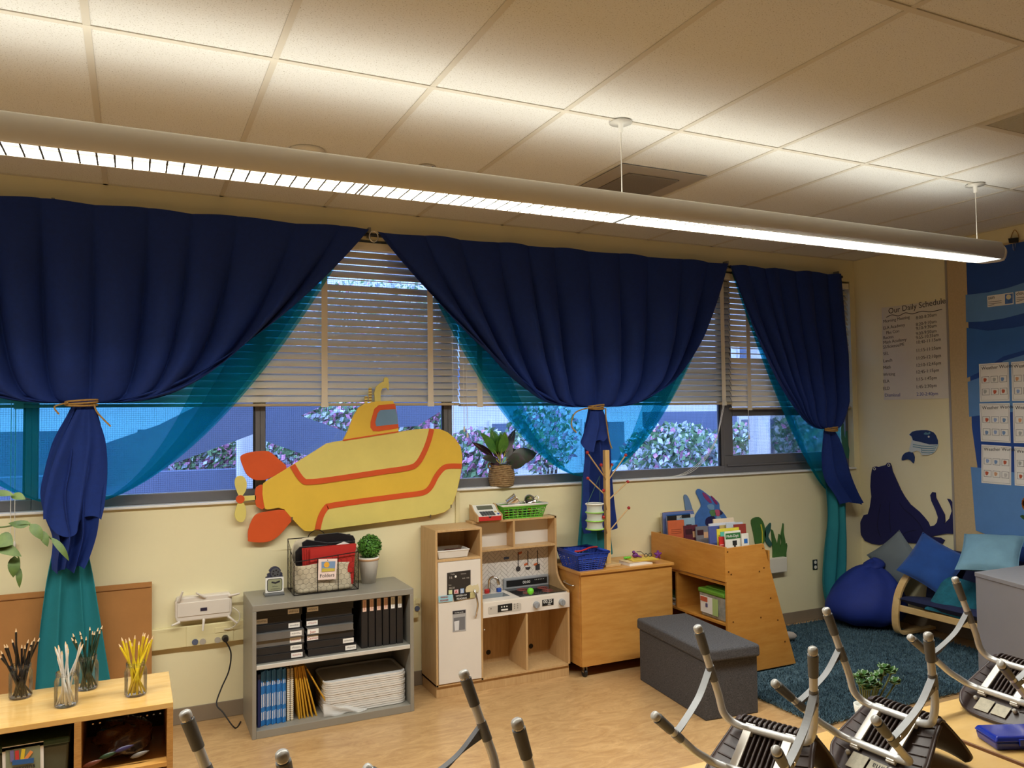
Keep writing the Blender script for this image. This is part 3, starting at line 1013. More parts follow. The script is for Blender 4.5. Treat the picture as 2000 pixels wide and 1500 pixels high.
# ================================================================ CROTON ON THE SILL
pc = Vector((2.283, YW + 0.03, SILL))
m_bask = mat('seagrass', (170, 140, 98), 0.85, col2=(120, 92, 60), vs=60)
cro = thing('potted_plant', 'dark leafed croton in a woven seagrass basket on the sill', 'potted plant', pc)
prof = []
b = MB()
for k in range(11):
    z = 0.007 + k * 0.013
    r = 0.074 + 0.012 * math.sin(PI * min(1, z / 0.13)) - (0.004 if k > 8 else 0)
    b.tube([(pc.x + r * math.cos(a), pc.y + r * math.sin(a), pc.z + z + 0.002 * math.sin(5 * a + k)) for a in [2 * PI * i / 32 for i in range(32)]], 0.0078, 6, closed=True)
bk = b.build('basket', m_bask, cro)
MB().lathe([(0.0, 0.002), (0.075, 0.002), (0.082, 0.07), (0.074, 0.14), (0.0, 0.128)], pc, 24).build('liner', mat('soil', (52, 40, 30), 0.95), cro)
for sgn in (-1, 1):
    MB().tube(spline([(pc.x + sgn * 0.078, pc.y, pc.z + 0.115), (pc.x + sgn * 0.098, pc.y, pc.z + 0.135), (pc.x + sgn * 0.09, pc.y, pc.z + 0.158), (pc.x + sgn * 0.074, pc.y, pc.z + 0.145)], 6), 0.006, 6).build('handle', m_bask, cro)


def leaf(b, base, tip, w, nrm, curl=0.0, n=7, fold=0.15):
    """pointed oval leaf from base to tip"""
    base, tip, nrm = Vector(base), Vector(tip), Vector(nrm)
    d = tip - base
    L = d.length
    s_ = d.cross(nrm).normalized()
    up = s_.cross(d).normalized()
    vs, fs = [], []
    for i in range(n + 1):
        t = i / n
        ww = w * math.sin(PI * min(1, t ** 0.8)) ** 0.8 * 0.5 if 0 < i < n else 0.0005
        c_ = base + d * t + up * (curl * L * math.sin(PI * t * 0.9))
        vs += [c_ - s_ * ww + up * ww * fold, c_, c_ + s_ * ww + up * ww * fold]
    for i in range(n):
        k = 3 * i
        fs += [(k, k + 1, k + 4, k + 3), (k + 1, k + 2, k + 5, k + 4)]
    b.add(vs, fs, True)


m_lf1 = mat('croton_dark', (38, 62, 34), 0.38, col2=(62, 38, 46), vs=25)
m_lf2 = mat('croton_green', (62, 112, 44), 0.38, col2=(92, 140, 50), vs=30)
m_lf3 = mat('croton_purple', (84, 34, 58), 0.4, col2=(48, 40, 40), vs=25)
m_rib = mat('leaf_rib', (190, 180, 90), 0.5)
cl = [((955, 893), (938, 845), 0.05, 1), ((968, 893), (958, 838), 0.055, 1), ((974, 890), (978, 846), 0.055, 1), ((984, 890), (986, 843), 0.05, 1), ((984, 890), (1006, 838), 0.035, 2), ((966, 892), (921, 864), 0.035, 2),
      ((962, 896), (941, 895), 0.04, 0), ((972, 893), (953, 856), 0.04, 2), ((986, 892), (1000, 868), 0.045, 0), ((988, 895), (1048, 886), 0.075, 0), ((990, 897), (1028, 903), 0.08, 0), ((980, 896), (1012, 880), 0.06, 0),
      ((970, 896), (958, 905), 0.05, 2), ((978, 897), (992, 908), 0.06, 0), ((975, 894), (964, 872), 0.05, 2), ((990, 892), (1015, 893), 0.05, 2)]
for k, (a, e, w_, mm) in enumerate(cl):
    dy = (-0.07 + 0.14 * ((k * 37) % 10) / 10)
    p0 = Vector((pc.x + 0.01 * math.cos(k), pc.y + 0.01 * math.sin(k), pc.z + 0.15))
    p1 = PY(e[0], e[1], pc.y + dy)
    mid = p0.lerp(p1, 0.28) + Vector((0, 0, 0.01))
    b = MB()
    leaf(b, mid, p1, w_ * 1.6, (0.1, -1, 0.55), curl=0.08 if e[1] > 870 else 0.02)
    lo = b.build('leaf', (m_lf1, m_lf2, m_lf3)[mm], cro)
    MB().tube([p0 - Vector((0, 0, 0.02)), mid, mid.lerp(p1, 0.85) + Vector((0, -0.003, 0.004))], [0.003, 0.0022, 0.0008], 5).build('rib', m_rib, lo)

# small seaweed cutout between curtain and corner
t = MB()
L = [(1648, 892), (1644, 860), (1643, 838), (1645, 826), (1648, 828), (1649, 850), (1651, 856), (1652, 842), (1655, 842), (1656, 862), (1659, 880), (1658, 896)]
tag(t.prism(wpts(L, FY0 - 0.006), (0, 0.005, 0)).build('seaweed_cutout', mat('seaweed', (52, 112, 92), 0.7, var=0.1)), 'small green seaweed cutout between the right curtain and corner', 'wall decoration')

# ================================================================ WALL UNDER THE WINDOW, LEFT
m_race = mat('raceway_cream', (226, 214, 166), 0.5, var=0.02)
rc = struct(MB().box((XL, YW - 0.032, 0.437), (1.66, YW, 0.553)).build('trim_2', m_race, bevel=0.004))
c0, c1 = PY(364, 1230, YW - 0.034), PY(456, 1212, YW - 0.034)
MB().box((c0.x, YW - 0.036, 0.439), (c1.x, YW - 0.031, 0.551)).build('cover_plate', m_race, rc, bevel=0.002)
for px, py, m_ in ((381, 1254, mat('outlet_blue', (88, 96, 120), 0.5)), (396, 1253, mat('outlet_grey', (176, 168, 156), 0.5)), (425, 1250, MATS['outlet_grey'])):
    c = PY(px, py, YW - 0.037)
    MB().cyl((c.x, YW - 0.040, c.z), (c.x, YW - 0.03, c.z), 0.017, n=16).build('socket', m_, rc, bevel=0.002)
c = PY(432, 1230, YW - 0.038)
MB().box((c.x - 0.034, YW - 0.039, c.z - 0.015), (c.x + 0.034, YW - 0.035, c.z + 0.015)).build('data_plate', m_race, rc, bevel=0.001)
c = PY(812, 1186, YW - 0.036)
MB().cyl((c.x + 0.01, YW - 0.038, c.z - 0.01), (c.x + 0.01, YW - 0.03, c.z - 0.01), 0.017, n=16).build('socket', MATS['outlet_blue'], rc)
MB().box((c.x - 0.0, YW - 0.037, c.z + 0.02), (c.x + 0.03, YW - 0.03, c.z + 0.055)).build('data_plate', m_race, rc, bevel=0.001)

# vertical cable channel by the kitchen and submarine
tag(MB().box((PY(889, 1020, YW).x, YW - 0.012, 0.553), (PY(897, 1020, YW).x, YW, SILL - 0.014)).build('cable_channel', m_race, bevel=0.002), 'slim cream cable channel on the wall below the submarine nose', 'cable channel')

# plug with cord
c = PY(440, 1247, YW - 0.045)
t = thing('power_cord', 'black plug and cord hanging from the raceway beside the metal shelf', 'power cord', (c.x, YW - 0.05, 0))
MB().cyl((c.x, YW - 0.036, c.z), (c.x, YW - 0.075, c.z), 0.019, 0.015, n=14).build('plug', m_black, t, bevel=0.003)
pts = [Vector((c.x, YW - 0.06, c.z - 0.012)), PY(451, 1275, 4.86), PY(447, 1310, 4.85), PY(432, 1345, 4.83), PY(423, 1375, 4.80), PY(436, 1392, 4.76), Vector((0.52, 4.72, 0.006)), Vector((0.56, 4.80, 0.006))]
MB().tube(spline(pts, 8), 0.0042, 6).build('cord', m_black, t)

# wireless router
m_rt = mat('router_white', (224, 214, 202), 0.45, var=0.02)
t = thing('router', 'white wall-mounted router with six stubby antennas above the raceway', 'router', (0.37, YW - 0.02, 0.6))
x0, x1, z0, z1 = 0.217, 0.520, 0.585, 0.722
yR = 4.875
b = MB()
b.prism([(x0, yR, z0 + 0.03), (x0, yR, z1 - 0.025), (x0 + 0.01, yR, z1), (x1 - 0.01, yR, z1), (x1, yR, z1 - 0.025), (x1, yR, z0 + 0.03), (x1 - 0.01, yR, z0), (x0 + 0.01, yR, z0)], (0, YW - yR, 0))
b.build('case', m_rt, t, bevel=0.008)
MB().box((x0 + 0.012, yR - 0.004, z0 + 0.028), (x1 - 0.012, yR + 0.002, z1 - 0.03)).build('front_panel', m_rt, t, bevel=0.003)
c = PY(398, 1190, yR - 0.005)
MB().box((c.x - 0.018, yR - 0.006, c.z - 0.009), (c.x + 0.018, yR - 0.003, c.z + 0.009)).build('label', mat('label_dark', (44, 36, 60), 0.5), t)
for (ax, ay), (ex, ey) in (((349, 1176), (357, 1155)), ((400, 1167), (383, 1158)), ((448, 1164), (468, 1159)), ((350, 1216), (335, 1222)), ((398, 1210), (396, 1232)), ((446, 1204), (463, 1217))):
    a, e = PY(ax, ay, yR - 0.006), PY(ex, ey, yR - 0.018)
    MB().tube([a + Vector((0, 0.006, 0)), a.lerp(e, 0.15), e], [0.0085, 0.0075, 0.005], 8).build('antenna', m_rt, t)
e = PY(438, 1229, YW - 0.045)
MB().tube(spline([PY(454, 1186, yR + 0.02), PY(466, 1195, yR), PY(468, 1208, yR), PY(460, 1221, yR), PY(448, 1228, yR + 0.01), e], 7), 0.0028, 6).build('data_cable', m_rt, t)

# brown board leaning on the wall
t = thing('hardboard_sheet', 'brown hardboard sheet leaning on the wall at far left', 'board', (-0.5, 4.86, 0))
zt = 0.825
MB().hexa([(-1.1, 4.85, 0), (0.1, 4.85, 0), (0.1, 4.866, 0), (-1.1, 4.866, 0)], [(-1.1, 4.90, zt), (0.098, 4.90, zt - 0.004), (0.098, 4.914, zt - 0.004), (-1.1, 4.914, zt)]).build('sheet', mat('hardboard', (172, 118, 62), 0.75, var=0.08, vs=3), t)
MB().hexa([(-1.1, 4.892, zt - 0.028), (0.092, 4.8925, zt - 0.03), (0.092, 4.90, zt - 0.03), (-1.1, 4.90, zt - 0.028)], [(-1.1, 4.894, zt - 0.026), (0.092, 4.8945, zt - 0.028), (0.092, 4.90, zt - 0.028), (-1.1, 4.90, zt - 0.026)]).build('scored_edge', mat('hardboard_edge', (140, 92, 46), 0.8), t)

# ================================================================ LEFT WOODEN SHELF WITH PENCIL JARS
SZ = 0.60
sx1, sy0, sy1, sx0 = 0.150, 3.485, 3.915, -1.15
m_edge = mat('plywood_edge', (168, 116, 54), 0.5, col2=(196, 148, 84), vs=40, stretch=(1, 1, 10))
m_top = mat('maple_top', (226, 186, 118), 0.16, col2=(214, 168, 96), vs=4, stretch=(1.5, 9, 9), coat=0.5)
t = thing('low_bookcase', 'low wooden cubby bookcase with pencil jars on top at lower left', 'bookcase', ((sx0 + sx1) / 2, sy0, 0))
MB().box((sx0, sy0, SZ - 0.022), (sx1, sy1, SZ)).build('top', m_top, t, bevel=0.002)
MB().box((sx1 - 0.022, sy0, 0.0), (sx1, sy1, SZ - 0.022)).build('side', m_edge, t, bevel=0.001)
MB().box((sx0, sy0, 0.0), (sx0 + 0.022, sy1, SZ - 0.022)).build('side', m_edge, t, bevel=0.001)
dx = PZ(150, 1410, SZ).x
MB().box((dx - 0.012, sy0, 0.04), (dx + 0.012, sy1 - 0.01, SZ - 0.022)).build('divider', m_edge, t, bevel=0.001)
MB().box((-0.75, sy0, 0.04), (-0.728, sy1 - 0.01, SZ - 0.022)).build('divider', m_edge, t, bevel=0.001)
MB().box((sx0 + 0.022, sy0 + 0.01, 0.02), (sx1 - 0.022, sy1, 0.04)).build('bottom', m_birch, t)
bz = PY(330, 1487, sy0).z
MB().box((dx + 0.012, sy0, bz - 0.018), (sx1 - 0.022, sy1 - 0.01, bz)).build('shelf', m_birch, t, bevel=0.001)
pbm = MB()                                              # pegboard with real holes
zz = SZ - 0.022
for j in range(6):
    hz = SZ - 0.046 - 0.0265 * j
    pbm.box((sx0 + 0.022, sy1 - 0.008, hz + 0.0033), (sx1 - 0.022, sy1 - 0.003, zz))
    x_ = dx + 0.012
    pbm.box((sx0 + 0.022, sy1 - 0.008, hz - 0.0033), (x_, sy1 - 0.003, hz + 0.0033))
    while x_ < sx1 - 0.03:
        pbm.box((x_, sy1 - 0.008, hz - 0.0033), (min(x_ + 0.0199, sx1 - 0.022), sy1 - 0.003, hz + 0.0033))
        x_ += 0.0265
    zz = hz - 0.0033
pbm.box((sx0 + 0.022, sy1 - 0.008, 0.04), (sx1 - 0.022, sy1 - 0.003, zz))
pbm.build('pegboard_back', mat('pegboard', (62, 44, 30), 0.8, var=0.08), t)
# bag of craft scraps in the cubby
t = thing('craft_bag', 'shiny dark bag of coloured scraps in the right cubby of the low bookcase', 'bag', (0.0, 3.7, bz))
rr = random.Random(5)
def fn(u, v):
    a = 2 * PI * u
    th = PI * v
    n_ = 1 + 0.10 * math.sin(5 * a + 3 * th) + 0.07 * math.sin(9 * th + 4 * a)
    cx = (dx + sx1 - 0.02) / 2
    return (cx + 0.105 * n_ * math.sin(th) ** 0.6 * math.cos(a), 3.66 + 0.13 * n_ * math.sin(th) ** 0.6 * math.sin(a), bz + 0.068 + 0.055 * math.cos(th) * n_)
MB().grid(fn, 40, 18, True).build('bag', mat('dark_film', (46, 34, 44), 0.12, col2=(84, 54, 40), vs=14, bump=0.6, bs=22, coat=0.6), t)
for k, cc in enumerate(((104, 52, 34), (40, 60, 36), (50, 42, 78), (120, 112, 104))):
    b = MB()
    p = Vector((dx + 0.05 + 0.055 * k, 3.515 + 0.008 * (k % 2), bz + 0.03 + 0.018 * (k % 3)))
    leaf(b, p - Vector((0.035, 0, 0.004)), p + Vector((0.035, 0.0, 0.012)), 0.018, (0, -1, 0.3), curl=0.1)
    b.build('scrap', mat('scrap_%d' % k, cc, 0.4), t, solid=0.002)
# bin with crayon card
t = thing('storage_bin', 'grey-green bin with a crayon picture card in the low bookcase', 'bin', (-0.4, 3.6, 0.04))
bx0, bx1, by0, by1 = dx - 0.34, dx - 0.03, sy0 + 0.03, sy1 - 0.03
m_bin = mat('bin_green', (74, 80, 66), 0.35, var=0.15, vs=8, coat=0.3)
MB().hexa([(bx0 + 0.02, by0 + 0.02, 0.041), (bx1 - 0.02, by0 + 0.02, 0.041), (bx1 - 0.02, by1, 0.041), (bx0 + 0.02, by1, 0.041)], [(bx0, by0, 0.50), (bx1, by0, 0.50), (bx1, by1, 0.50), (bx0, by1, 0.50)]).build('tub', m_bin, t, bevel=0.008)
MB().box((bx0 - 0.004, by0 - 0.008, 0.50), (bx1 + 0.004, by1 + 0.004, 0.525)).build('lid', mat('bin_lid', (40, 66, 44), 0.3), t, bevel=0.006)
yk = by0 - 0.006
cd_ = MB().prism([PY(4, 1460, yk), PY(85, 1447, yk), PY(86, 1530, yk), PY(6, 1540, yk)], (0, -0.002, 0)).build('card', m_paper, t)
MB().prism([PY(11, 1466, yk - 0.003), PY(78, 1455, yk - 0.003), PY(79, 1524, yk - 0.003), PY(12, 1530, yk - 0.003)], (0, -0.001, 0)).build('picture', mat('card_green', (128, 134, 108), 0.7), cd_)
for k, (cc, a, e) in enumerate((((112, 104, 150), (24, 1488), (23, 1466)), ((196, 52, 48), (34, 1487), (33, 1466)), ((222, 190, 50), (43, 1485), (46, 1463)), ((226, 140, 70), (49, 1484), (62, 1467)))):
    band(MB(), [PY(*a, yk - 0.005), PY(*e, yk - 0.005)], 0.012, (0, -1, 0), 0.001).build('crayon', mat('crayon_%d' % k, cc, 0.6), cd_)
band(MB(), [PY(24, 1490, yk - 0.006), PY(66, 1485, yk - 0.006)], 0.018, (0, -1, 0), 0.001).build('crayon', mat('crayon_blue', (40, 90, 150), 0.6), cd_)
letters([('crayons', 0.024, at(FACE_Y, PY(46, 1502, yk - 0.005)), 'CENTER')], m_ink, cd_)

# pencil jars
m_jar = mat_glass('jar_glass', (0.96, 0.97, 0.96), 0.1)
jars = [((40, 1362), 'black', (24, 20, 20), 'glass jar of black pencils at far left of the low bookcase', [(-40, -83), (-32, -100), (-25, -104), (-18, -108), (-10, -106), (-9, -130), (0, -95), (8, -98), (13, -105), (20, -101), (26, -110), (33, -104), (-36, -92), (17, -92)], 154),
        ((129, 1378), 'white', (232, 226, 216), 'glass jar of white pencils, nearest the front edge', [(-22, -112), (-16, -112), (-8, -105), (-3, -117), (1, -114), (4, -106), (-18, -92), (27, -117), (31, -110), (-10, -100)], 0),
        ((170, 1345), 'green', (26, 58, 44), 'glass jar of dark green pencils behind the white ones', [(-30, -98), (-28, -104), (-22, -96), (-15, -106), (-12, -100), (-2, -98), (4, -112), (10, -108), (14, -104), (20, -110), (24, -108), (28, -112)], 0),
        ((265, 1357), 'yellow', (228, 200, 40), 'glass jar of yellow pencils at the right end of the low bookcase', [(-33, -98), (-28, -108), (-20, -108), (-14, -106), (-8, -98), (-2, -112), (6, -96), (14, -116), (18, -112), (24, -108), (33, -108), (-24, -94), (28, -100)], 0)]
m_tip = mat('pencil_wood', (224, 190, 146), 0.6)
for (jx, jy), cn, cc, lab, tips, _ in jars:
    o = PZ(jx, jy, SZ)
    px_m = (o - PZ(jx, jy, SZ)).length
    d_ = (RM.transposed() @ (o - Vector((0, 0, EYE)))).z * -1
    s_ = d_ / F_PX
    jh, jr = 0.135, 0.0425
    if cn == 'green':
        jh = 0.14
    t = thing('glass_jar', lab, 'jar', o, 0, 'jars of pencils')
    prof = [(0.0, 0.001), (jr - 0.006, 0.001), (jr, 0.008), (jr, jh * 0.72), (jr - 0.003, jh * 0.80), (jr - 0.008, jh * 0.85), (jr - 0.007, jh)]
    MB().lathe(prof, o, 28).build('body', m_jar, t)
    th = MB()
    for k in range(3):
        zz = jh * (0.88 + 0.045 * k)
        th.tube([(o.x + (jr - 0.006) * math.cos(a), o.y + (jr - 0.006) * math.sin(a), o.z + zz + 0.003 * a / 6.28) for a in [2 * PI * i / 24 for i in range(24)]], 0.0013, 5, closed=True)
    th.build('screw_thread', m_jar, t)
    mp = mat('pencil_' + cn, cc, 0.35, var=0.05, coat=0.3)
    for k, (tx, tz) in enumerate(tips):
        hgt = -tz * s_ * 1.04
        ex = tx * s_
        an = k * 2.4
        ey = 0.022 * math.sin(an)
        tip = Vector((o.x + ex * 0.92, o.y + ey, o.z + hgt))
        k0 = math.hypot(ex, ey) / 0.05
        bot = Vector((o.x - ex * 0.25 + 0.019 * math.cos(k * 1.9), o.y - ey * 0.6 + 0.019 * math.sin(k * 1.9), o.z + 0.008))
        dv = (tip - bot)
        pt = thing('pencil', '%s pencil standing in the jar of %s pencils' % (cn if cn != 'green' else 'dark green', cn), 'pencil', bot, 0, '%s pencils in a jar' % cn)
        u = dv.normalized()
        MB().cyl(bot, tip - u * 0.014, 0.0042, n=6).build('shaft', mp, pt)
        MB().cyl(tip - u * 0.014, tip, 0.0041, 0.0012, n=6).build('wood_tip', m_tip, pt)

# trailing plant leaves reaching in at the left edge
m_poth = mat('pothos_leaf', (54, 78, 28), 0.6, col2=(88, 106, 38), vs=14)
t = thing('trailing_plant', 'trailing green plant reaching in at the left edge', 'plant', (-0.75, 3.75, SZ))
MB().lathe([(0.0, 0.0), (0.07, 0.0), (0.09, 0.15), (0.078, 0.15), (0.07, 0.13), (0.0, 0.13)], (-0.78, 3.75, SZ), 20).build('pot', mat('plant_pot', (176, 110, 76), 0.7), t)
yl = 3.70
st = MB()
st.tube(spline([(-0.78, 3.75, SZ + 0.12), (-0.72, 3.72, SZ + 0.75), PY(-20, 1030, yl), PY(30, 1026, yl), PY(62, 1026, yl), PY(100, 1052, yl), PY(118, 1070, yl)], 8), 0.003, 6)
st.tube(spline([(-0.78, 3.75, SZ + 0.12), (-0.74, 3.7, SZ + 0.70), PY(-20, 1055, yl), PY(20, 1064, yl), PY(36, 1088, yl), PY(38, 1110, yl)], 8), 0.003, 6)
st.tube(spline([(-0.78, 3.75, SZ + 0.12), (-0.76, 3.7, SZ + 0.8), PY(-20, 968, yl), PY(28, 966, yl)], 8), 0.003, 6)
st.build('stem', m_poth, t)
for a, e, w_, cu in (((22, 967), (50, 976), 0.035, 0.1), ((-14, 963), (28, 967), 0.03, 0.05), ((60, 1022), (17, 1021), 0.035, -0.18), ((60, 1023), (82, 1055), 0.04, 0.1), ((80, 1036), (93, 1068), 0.03, 0.08), ((100, 1050), (134, 1096), 0.026, 0.14), ((-10, 1052), (26, 1064), 0.07, 0.1),
                     ((-20, 1062), (42, 1088), 0.05, 0.1), ((28, 1086), (26, 1128), 0.04, 0.12), ((36, 1106), (38, 1148), 0.022, 0.12)):
    b = MB()
    leaf(b, PY(*a, yl), PY(*e, yl - 0.02), w_ * 1.05, (0.1, -0.8, 0.6), curl=cu)
    b.build('leaf', m_poth, t)

# ================================================================ METAL SHELF
m_met = mat('grey_enamel', (150, 146, 136), 0.42, 0.25, var=0.03)
AX0, AX1, AY0, AY1, AZ = 0.585, 1.497, 4.512, 4.90, 0.715
t = thing('metal_bookcase', 'grey metal two-shelf bookcase holding binders and white trays', 'bookcase', ((AX0 + AX1) / 2, AY0, 0))
MB().box((AX0, AY0, AZ - 0.035), (AX1, AY1, AZ)).build('top', m_met, t, bevel=0.003)
for x0, x1 in ((AX0, AX0 + 0.022), (AX1 - 0.022, AX1)):
    MB().box((x0, AY0, 0), (x1, AY1, AZ - 0.035)).build('side', m_met, t, bevel=0.002)
MB().box((AX0 + 0.022, AY1 - 0.012, 0.0), (AX1 - 0.022, AY1, AZ - 0.035)).build('back', m_met, t)
MB().box((AX0 + 0.022, AY0 + 0.006, 0.372), (AX1 - 0.022, AY1 - 0.012, 0.390)).build('shelf', m_met, t, bevel=0.003)
MB().box((AX0 + 0.022, AY0 + 0.002, 0.366), (AX1 - 0.022, AY0 + 0.012, 0.3895)).build('shelf_lip', mat('lip_enamel', (206, 202, 194), 0.35, 0.1), t, bevel=0.003)
MB().box((AX0 + 0.022, AY0, 0), (AX1 - 0.022, AY1 - 0.012, 0.042)).build('plinth', m_met, t, bevel=0.002)

# horizontal binders
m_bnd = mat('binder_black', (34, 32, 33), 0.42, var=0.08)
m_bgr = mat('binder_sheen', (112, 110, 108), 0.25, 0.2, var=0.06)
m_rink = mat('red_ink', (176, 72, 64), 0.8)


def squiggle(b, x0, x1, y, z, h, seed):
    rr = random.Random(seed)
    n = 16
    pts = [Vector((x0 + (x1 - x0) * k / n, y, z + h * (0.5 if k % 2 else -0.35) * rr.uniform(0.3, 1))) for k in range(n + 1)]
    band(b, pts, h * 0.16, (0, -1, 0), 0.0004)


def binder_flat(x0, x1, y0, y1, z, h, m_, lab, lx, red, seed, word=None):
    t = thing('binder', lab, 'binder', ((x0 + x1) / 2, y0, z), 0, 'binders lying in the metal bookcase')
    b = MB()
    b.box((x0, y0, z), (x1, y1, z + 0.0045)).box((x0, y0, z + h - 0.0045), (x1, y1, z + h))
    b.build('cover', m_, t, bevel=0.001)
    MB().box((x0 + 0.002, y0, z + 0.0045), (x1 - 0.002, y0 + 0.004, z + h - 0.0045)).build('spine', m_, t)
    MB().box((x0 + 0.02, y0 + 0.012, z + 0.006), (x1 - 0.012, y1 - 0.012, z + h - 0.007)).build('pages', m_paper, t)
    if lx is not None:
        l_ = MB().box((lx, y0 - 0.001, z + 0.007), (lx + 0.062, y0, z + h - 0.006)).build('label', m_paper, t)
        if word:
            letters([(word, 0.019, at(FACE_Y, (lx + 0.031, y0 - 0.0012, z + 0.012)), 'CENTER')], m_rink if red else m_ink, l_)
        else:
            q = MB()
            squiggle(q, lx + 0.008, lx + 0.054, y0 - 0.0012, z + h * 0.5, 0.014, seed)
            q.build('lettering', m_rink if red else m_ink, l_)


z = 0.391
hh = 0.0395
lx0, lx1 = AX0 + 0.026, 0.872
labsL = [None] * 7
for k in range(7):
    n = 6 - k
    yk = AY0 + 0.035 + 0.008 * (k % 3) + (0.02 if k > 3 else 0)
    lxx = [lx1 - 0.075, lx1 - 0.078, lx1 - 0.08, lx1 - 0.08, lx1 - 0.085, lx0 + 0.002, lx1 - 0.09][k]
    binder_flat(lx0, lx1 - 0.004 * (k % 2) - (0.01 if k > 3 else 0), yk, yk + 0.28, z, hh - 0.001, m_bgr if k in (2, 3) else m_bnd, '%s binder from the top in the left binder stack of the metal bookcase' % ORD[n] if n else 'topmost binder in the left binder stack of the metal bookcase', lxx, k in (0, 2), 40 + k)
    z += hh
z = 0.391
rx0, rx1 = 0.884, 1.165
for k in range(7):
    n = 6 - k
    yk = AY0 + 0.035 + 0.006 * (k % 3) + (0.02 if k > 3 else 0)
    lxx = [rx1 - 0.066, rx1 - 0.078, rx0 + 0.002, rx0 + 0.002, rx0 + 0.002, None, rx0 + 0.004][k]
    binder_flat(rx0 + (0.004 if k == 0 else 0), rx1 - 0.006 * (k % 2) - (0.012 if k else 0), yk, yk + 0.28, z, hh - 0.001, m_bgr if k == 3 else m_bnd, '%s binder from the top in the right binder stack of the metal bookcase' % ORD[n] if n else 'topmost binder in the right binder stack of the metal bookcase', lxx, k in (2, 3, 4), 60 + k, {3: 'Juan', 2: 'Carmen'}.get(k))
    z += hh
# upright binders
nm = ['leftmost', 'second from left', 'third from left', 'fourth from left', 'fifth from left', 'rightmost']
for k in range(6):
    x = 1.215 + 0.0425 * k
    y0 = AY0 + 0.05
    t = thing('binder', 'upright black binder, %s of the six by the bookcase side' % nm[k], 'binder', (x, y0, 0.391), 0, 'upright binders in the metal bookcase')
    b = MB()
    b.box((x - 0.018, y0, 0.391), (x - 0.0145, y0 + 0.27, 0.672)).box((x + 0.0145, y0, 0.391), (x + 0.018, y0 + 0.27, 0.672))
    b.build('cover', m_bnd, t)
    MB().box((x - 0.0145, y0 - 0.001, 0.391), (x + 0.0145, y0 + 0.003, 0.672)).build('spine', m_bnd, t, bevel=0.001)
    MB().box((x - 0.013, y0 + 0.01, 0.395), (x + 0.013, y0 + 0.25, 0.665)).build('pages', m_paper, t)
    l_ = MB().box((x - 0.011, y0 - 0.0022, 0.60), (x + 0.011, y0 - 0.001, 0.667)).build('label', m_paper if k > 3 else mat('label_pink', (226, 190, 170), 0.8), t)
    q = MB()
    band(q, [Vector((x + (0.004 if i % 2 else -0.004), y0 - 0.0024, 0.61 + 0.004 * i)) for i in range(13)], 0.002, (0, -1, 0), 0.0004)
    q.build('lettering', m_rink if k < 4 else m_ink, l_)

# blue booklets, spiral books, yellow booklets
m_blu = mat('booklet_blue', (38, 122, 196), 0.4, var=0.12, vs=12)
m_yel = mat('booklet_yellow', (222, 172, 50), 0.5, var=0.06)
zb = 0.043
for k in range(14):
    x = AX0 + 0.034 + 0.0096 * k + 0.02
    tilt = 0.004
    y0 = AY0 + 0.06 + 0.006 * (k % 3)
    h = 0.292 + 0.006 * ((k * 5) % 4) / 3
    t = thing('booklet', 'thin glossy blue booklet standing in the lower shelf row', 'booklet', (x, y0, zb), 0, 'blue booklets in the metal bookcase')
    MB().box((x, y0, zb), (x + 0.0086, y0 + 0.22, zb + h)).build('cover', m_blu, t, bevel=0.001)
    q = MB()
    for z0, z1 in ((0.03, 0.075), (0.10, 0.17), (0.215, 0.235)):
        q.box((x + 0.0025, y0 - 0.0006, zb + z0), (x + 0.006, y0, zb + z1))
    q.build('spine_print', m_paper, t)
tag(MB().box((AX0 + 0.036, AY0 + 0.05, zb), (AX0 + 0.050, AY0 + 0.29, zb + 0.285)).build('folder', mat('folder_navy', (26, 40, 92), 0.5)), 'dark navy folder left of the blue booklets', 'folder')
for k in range(2):
    x = AX0 + 0.196 + 0.019 * k
    y0 = AY0 + 0.065
    t = thing('spiral_book', ['spiral bound book beside the blue booklets', 'spiral bound book beside the yellow booklets'][k], 'book', (x, y0, zb), 0, 'spiral books in the metal bookcase')
    MB().box((x, y0 + 0.008, zb), (x + 0.014, y0 + 0.22, zb + 0.286)).build('pages', mat('kraft_pages', (214, 196, 166), 0.8), t)
    q = MB()
    for i in range(24):
        z_ = zb + 0.012 + i * 0.0112
        q.tube([(x + 0.007 + 0.008 * math.cos(a), y0 + 0.006 + 0.007 * math.sin(a), z_) for a in [2 * PI * j / 8 for j in range(8)]], 0.0016, 4, closed=True)
    q.build('spiral_binding', m_white, t)
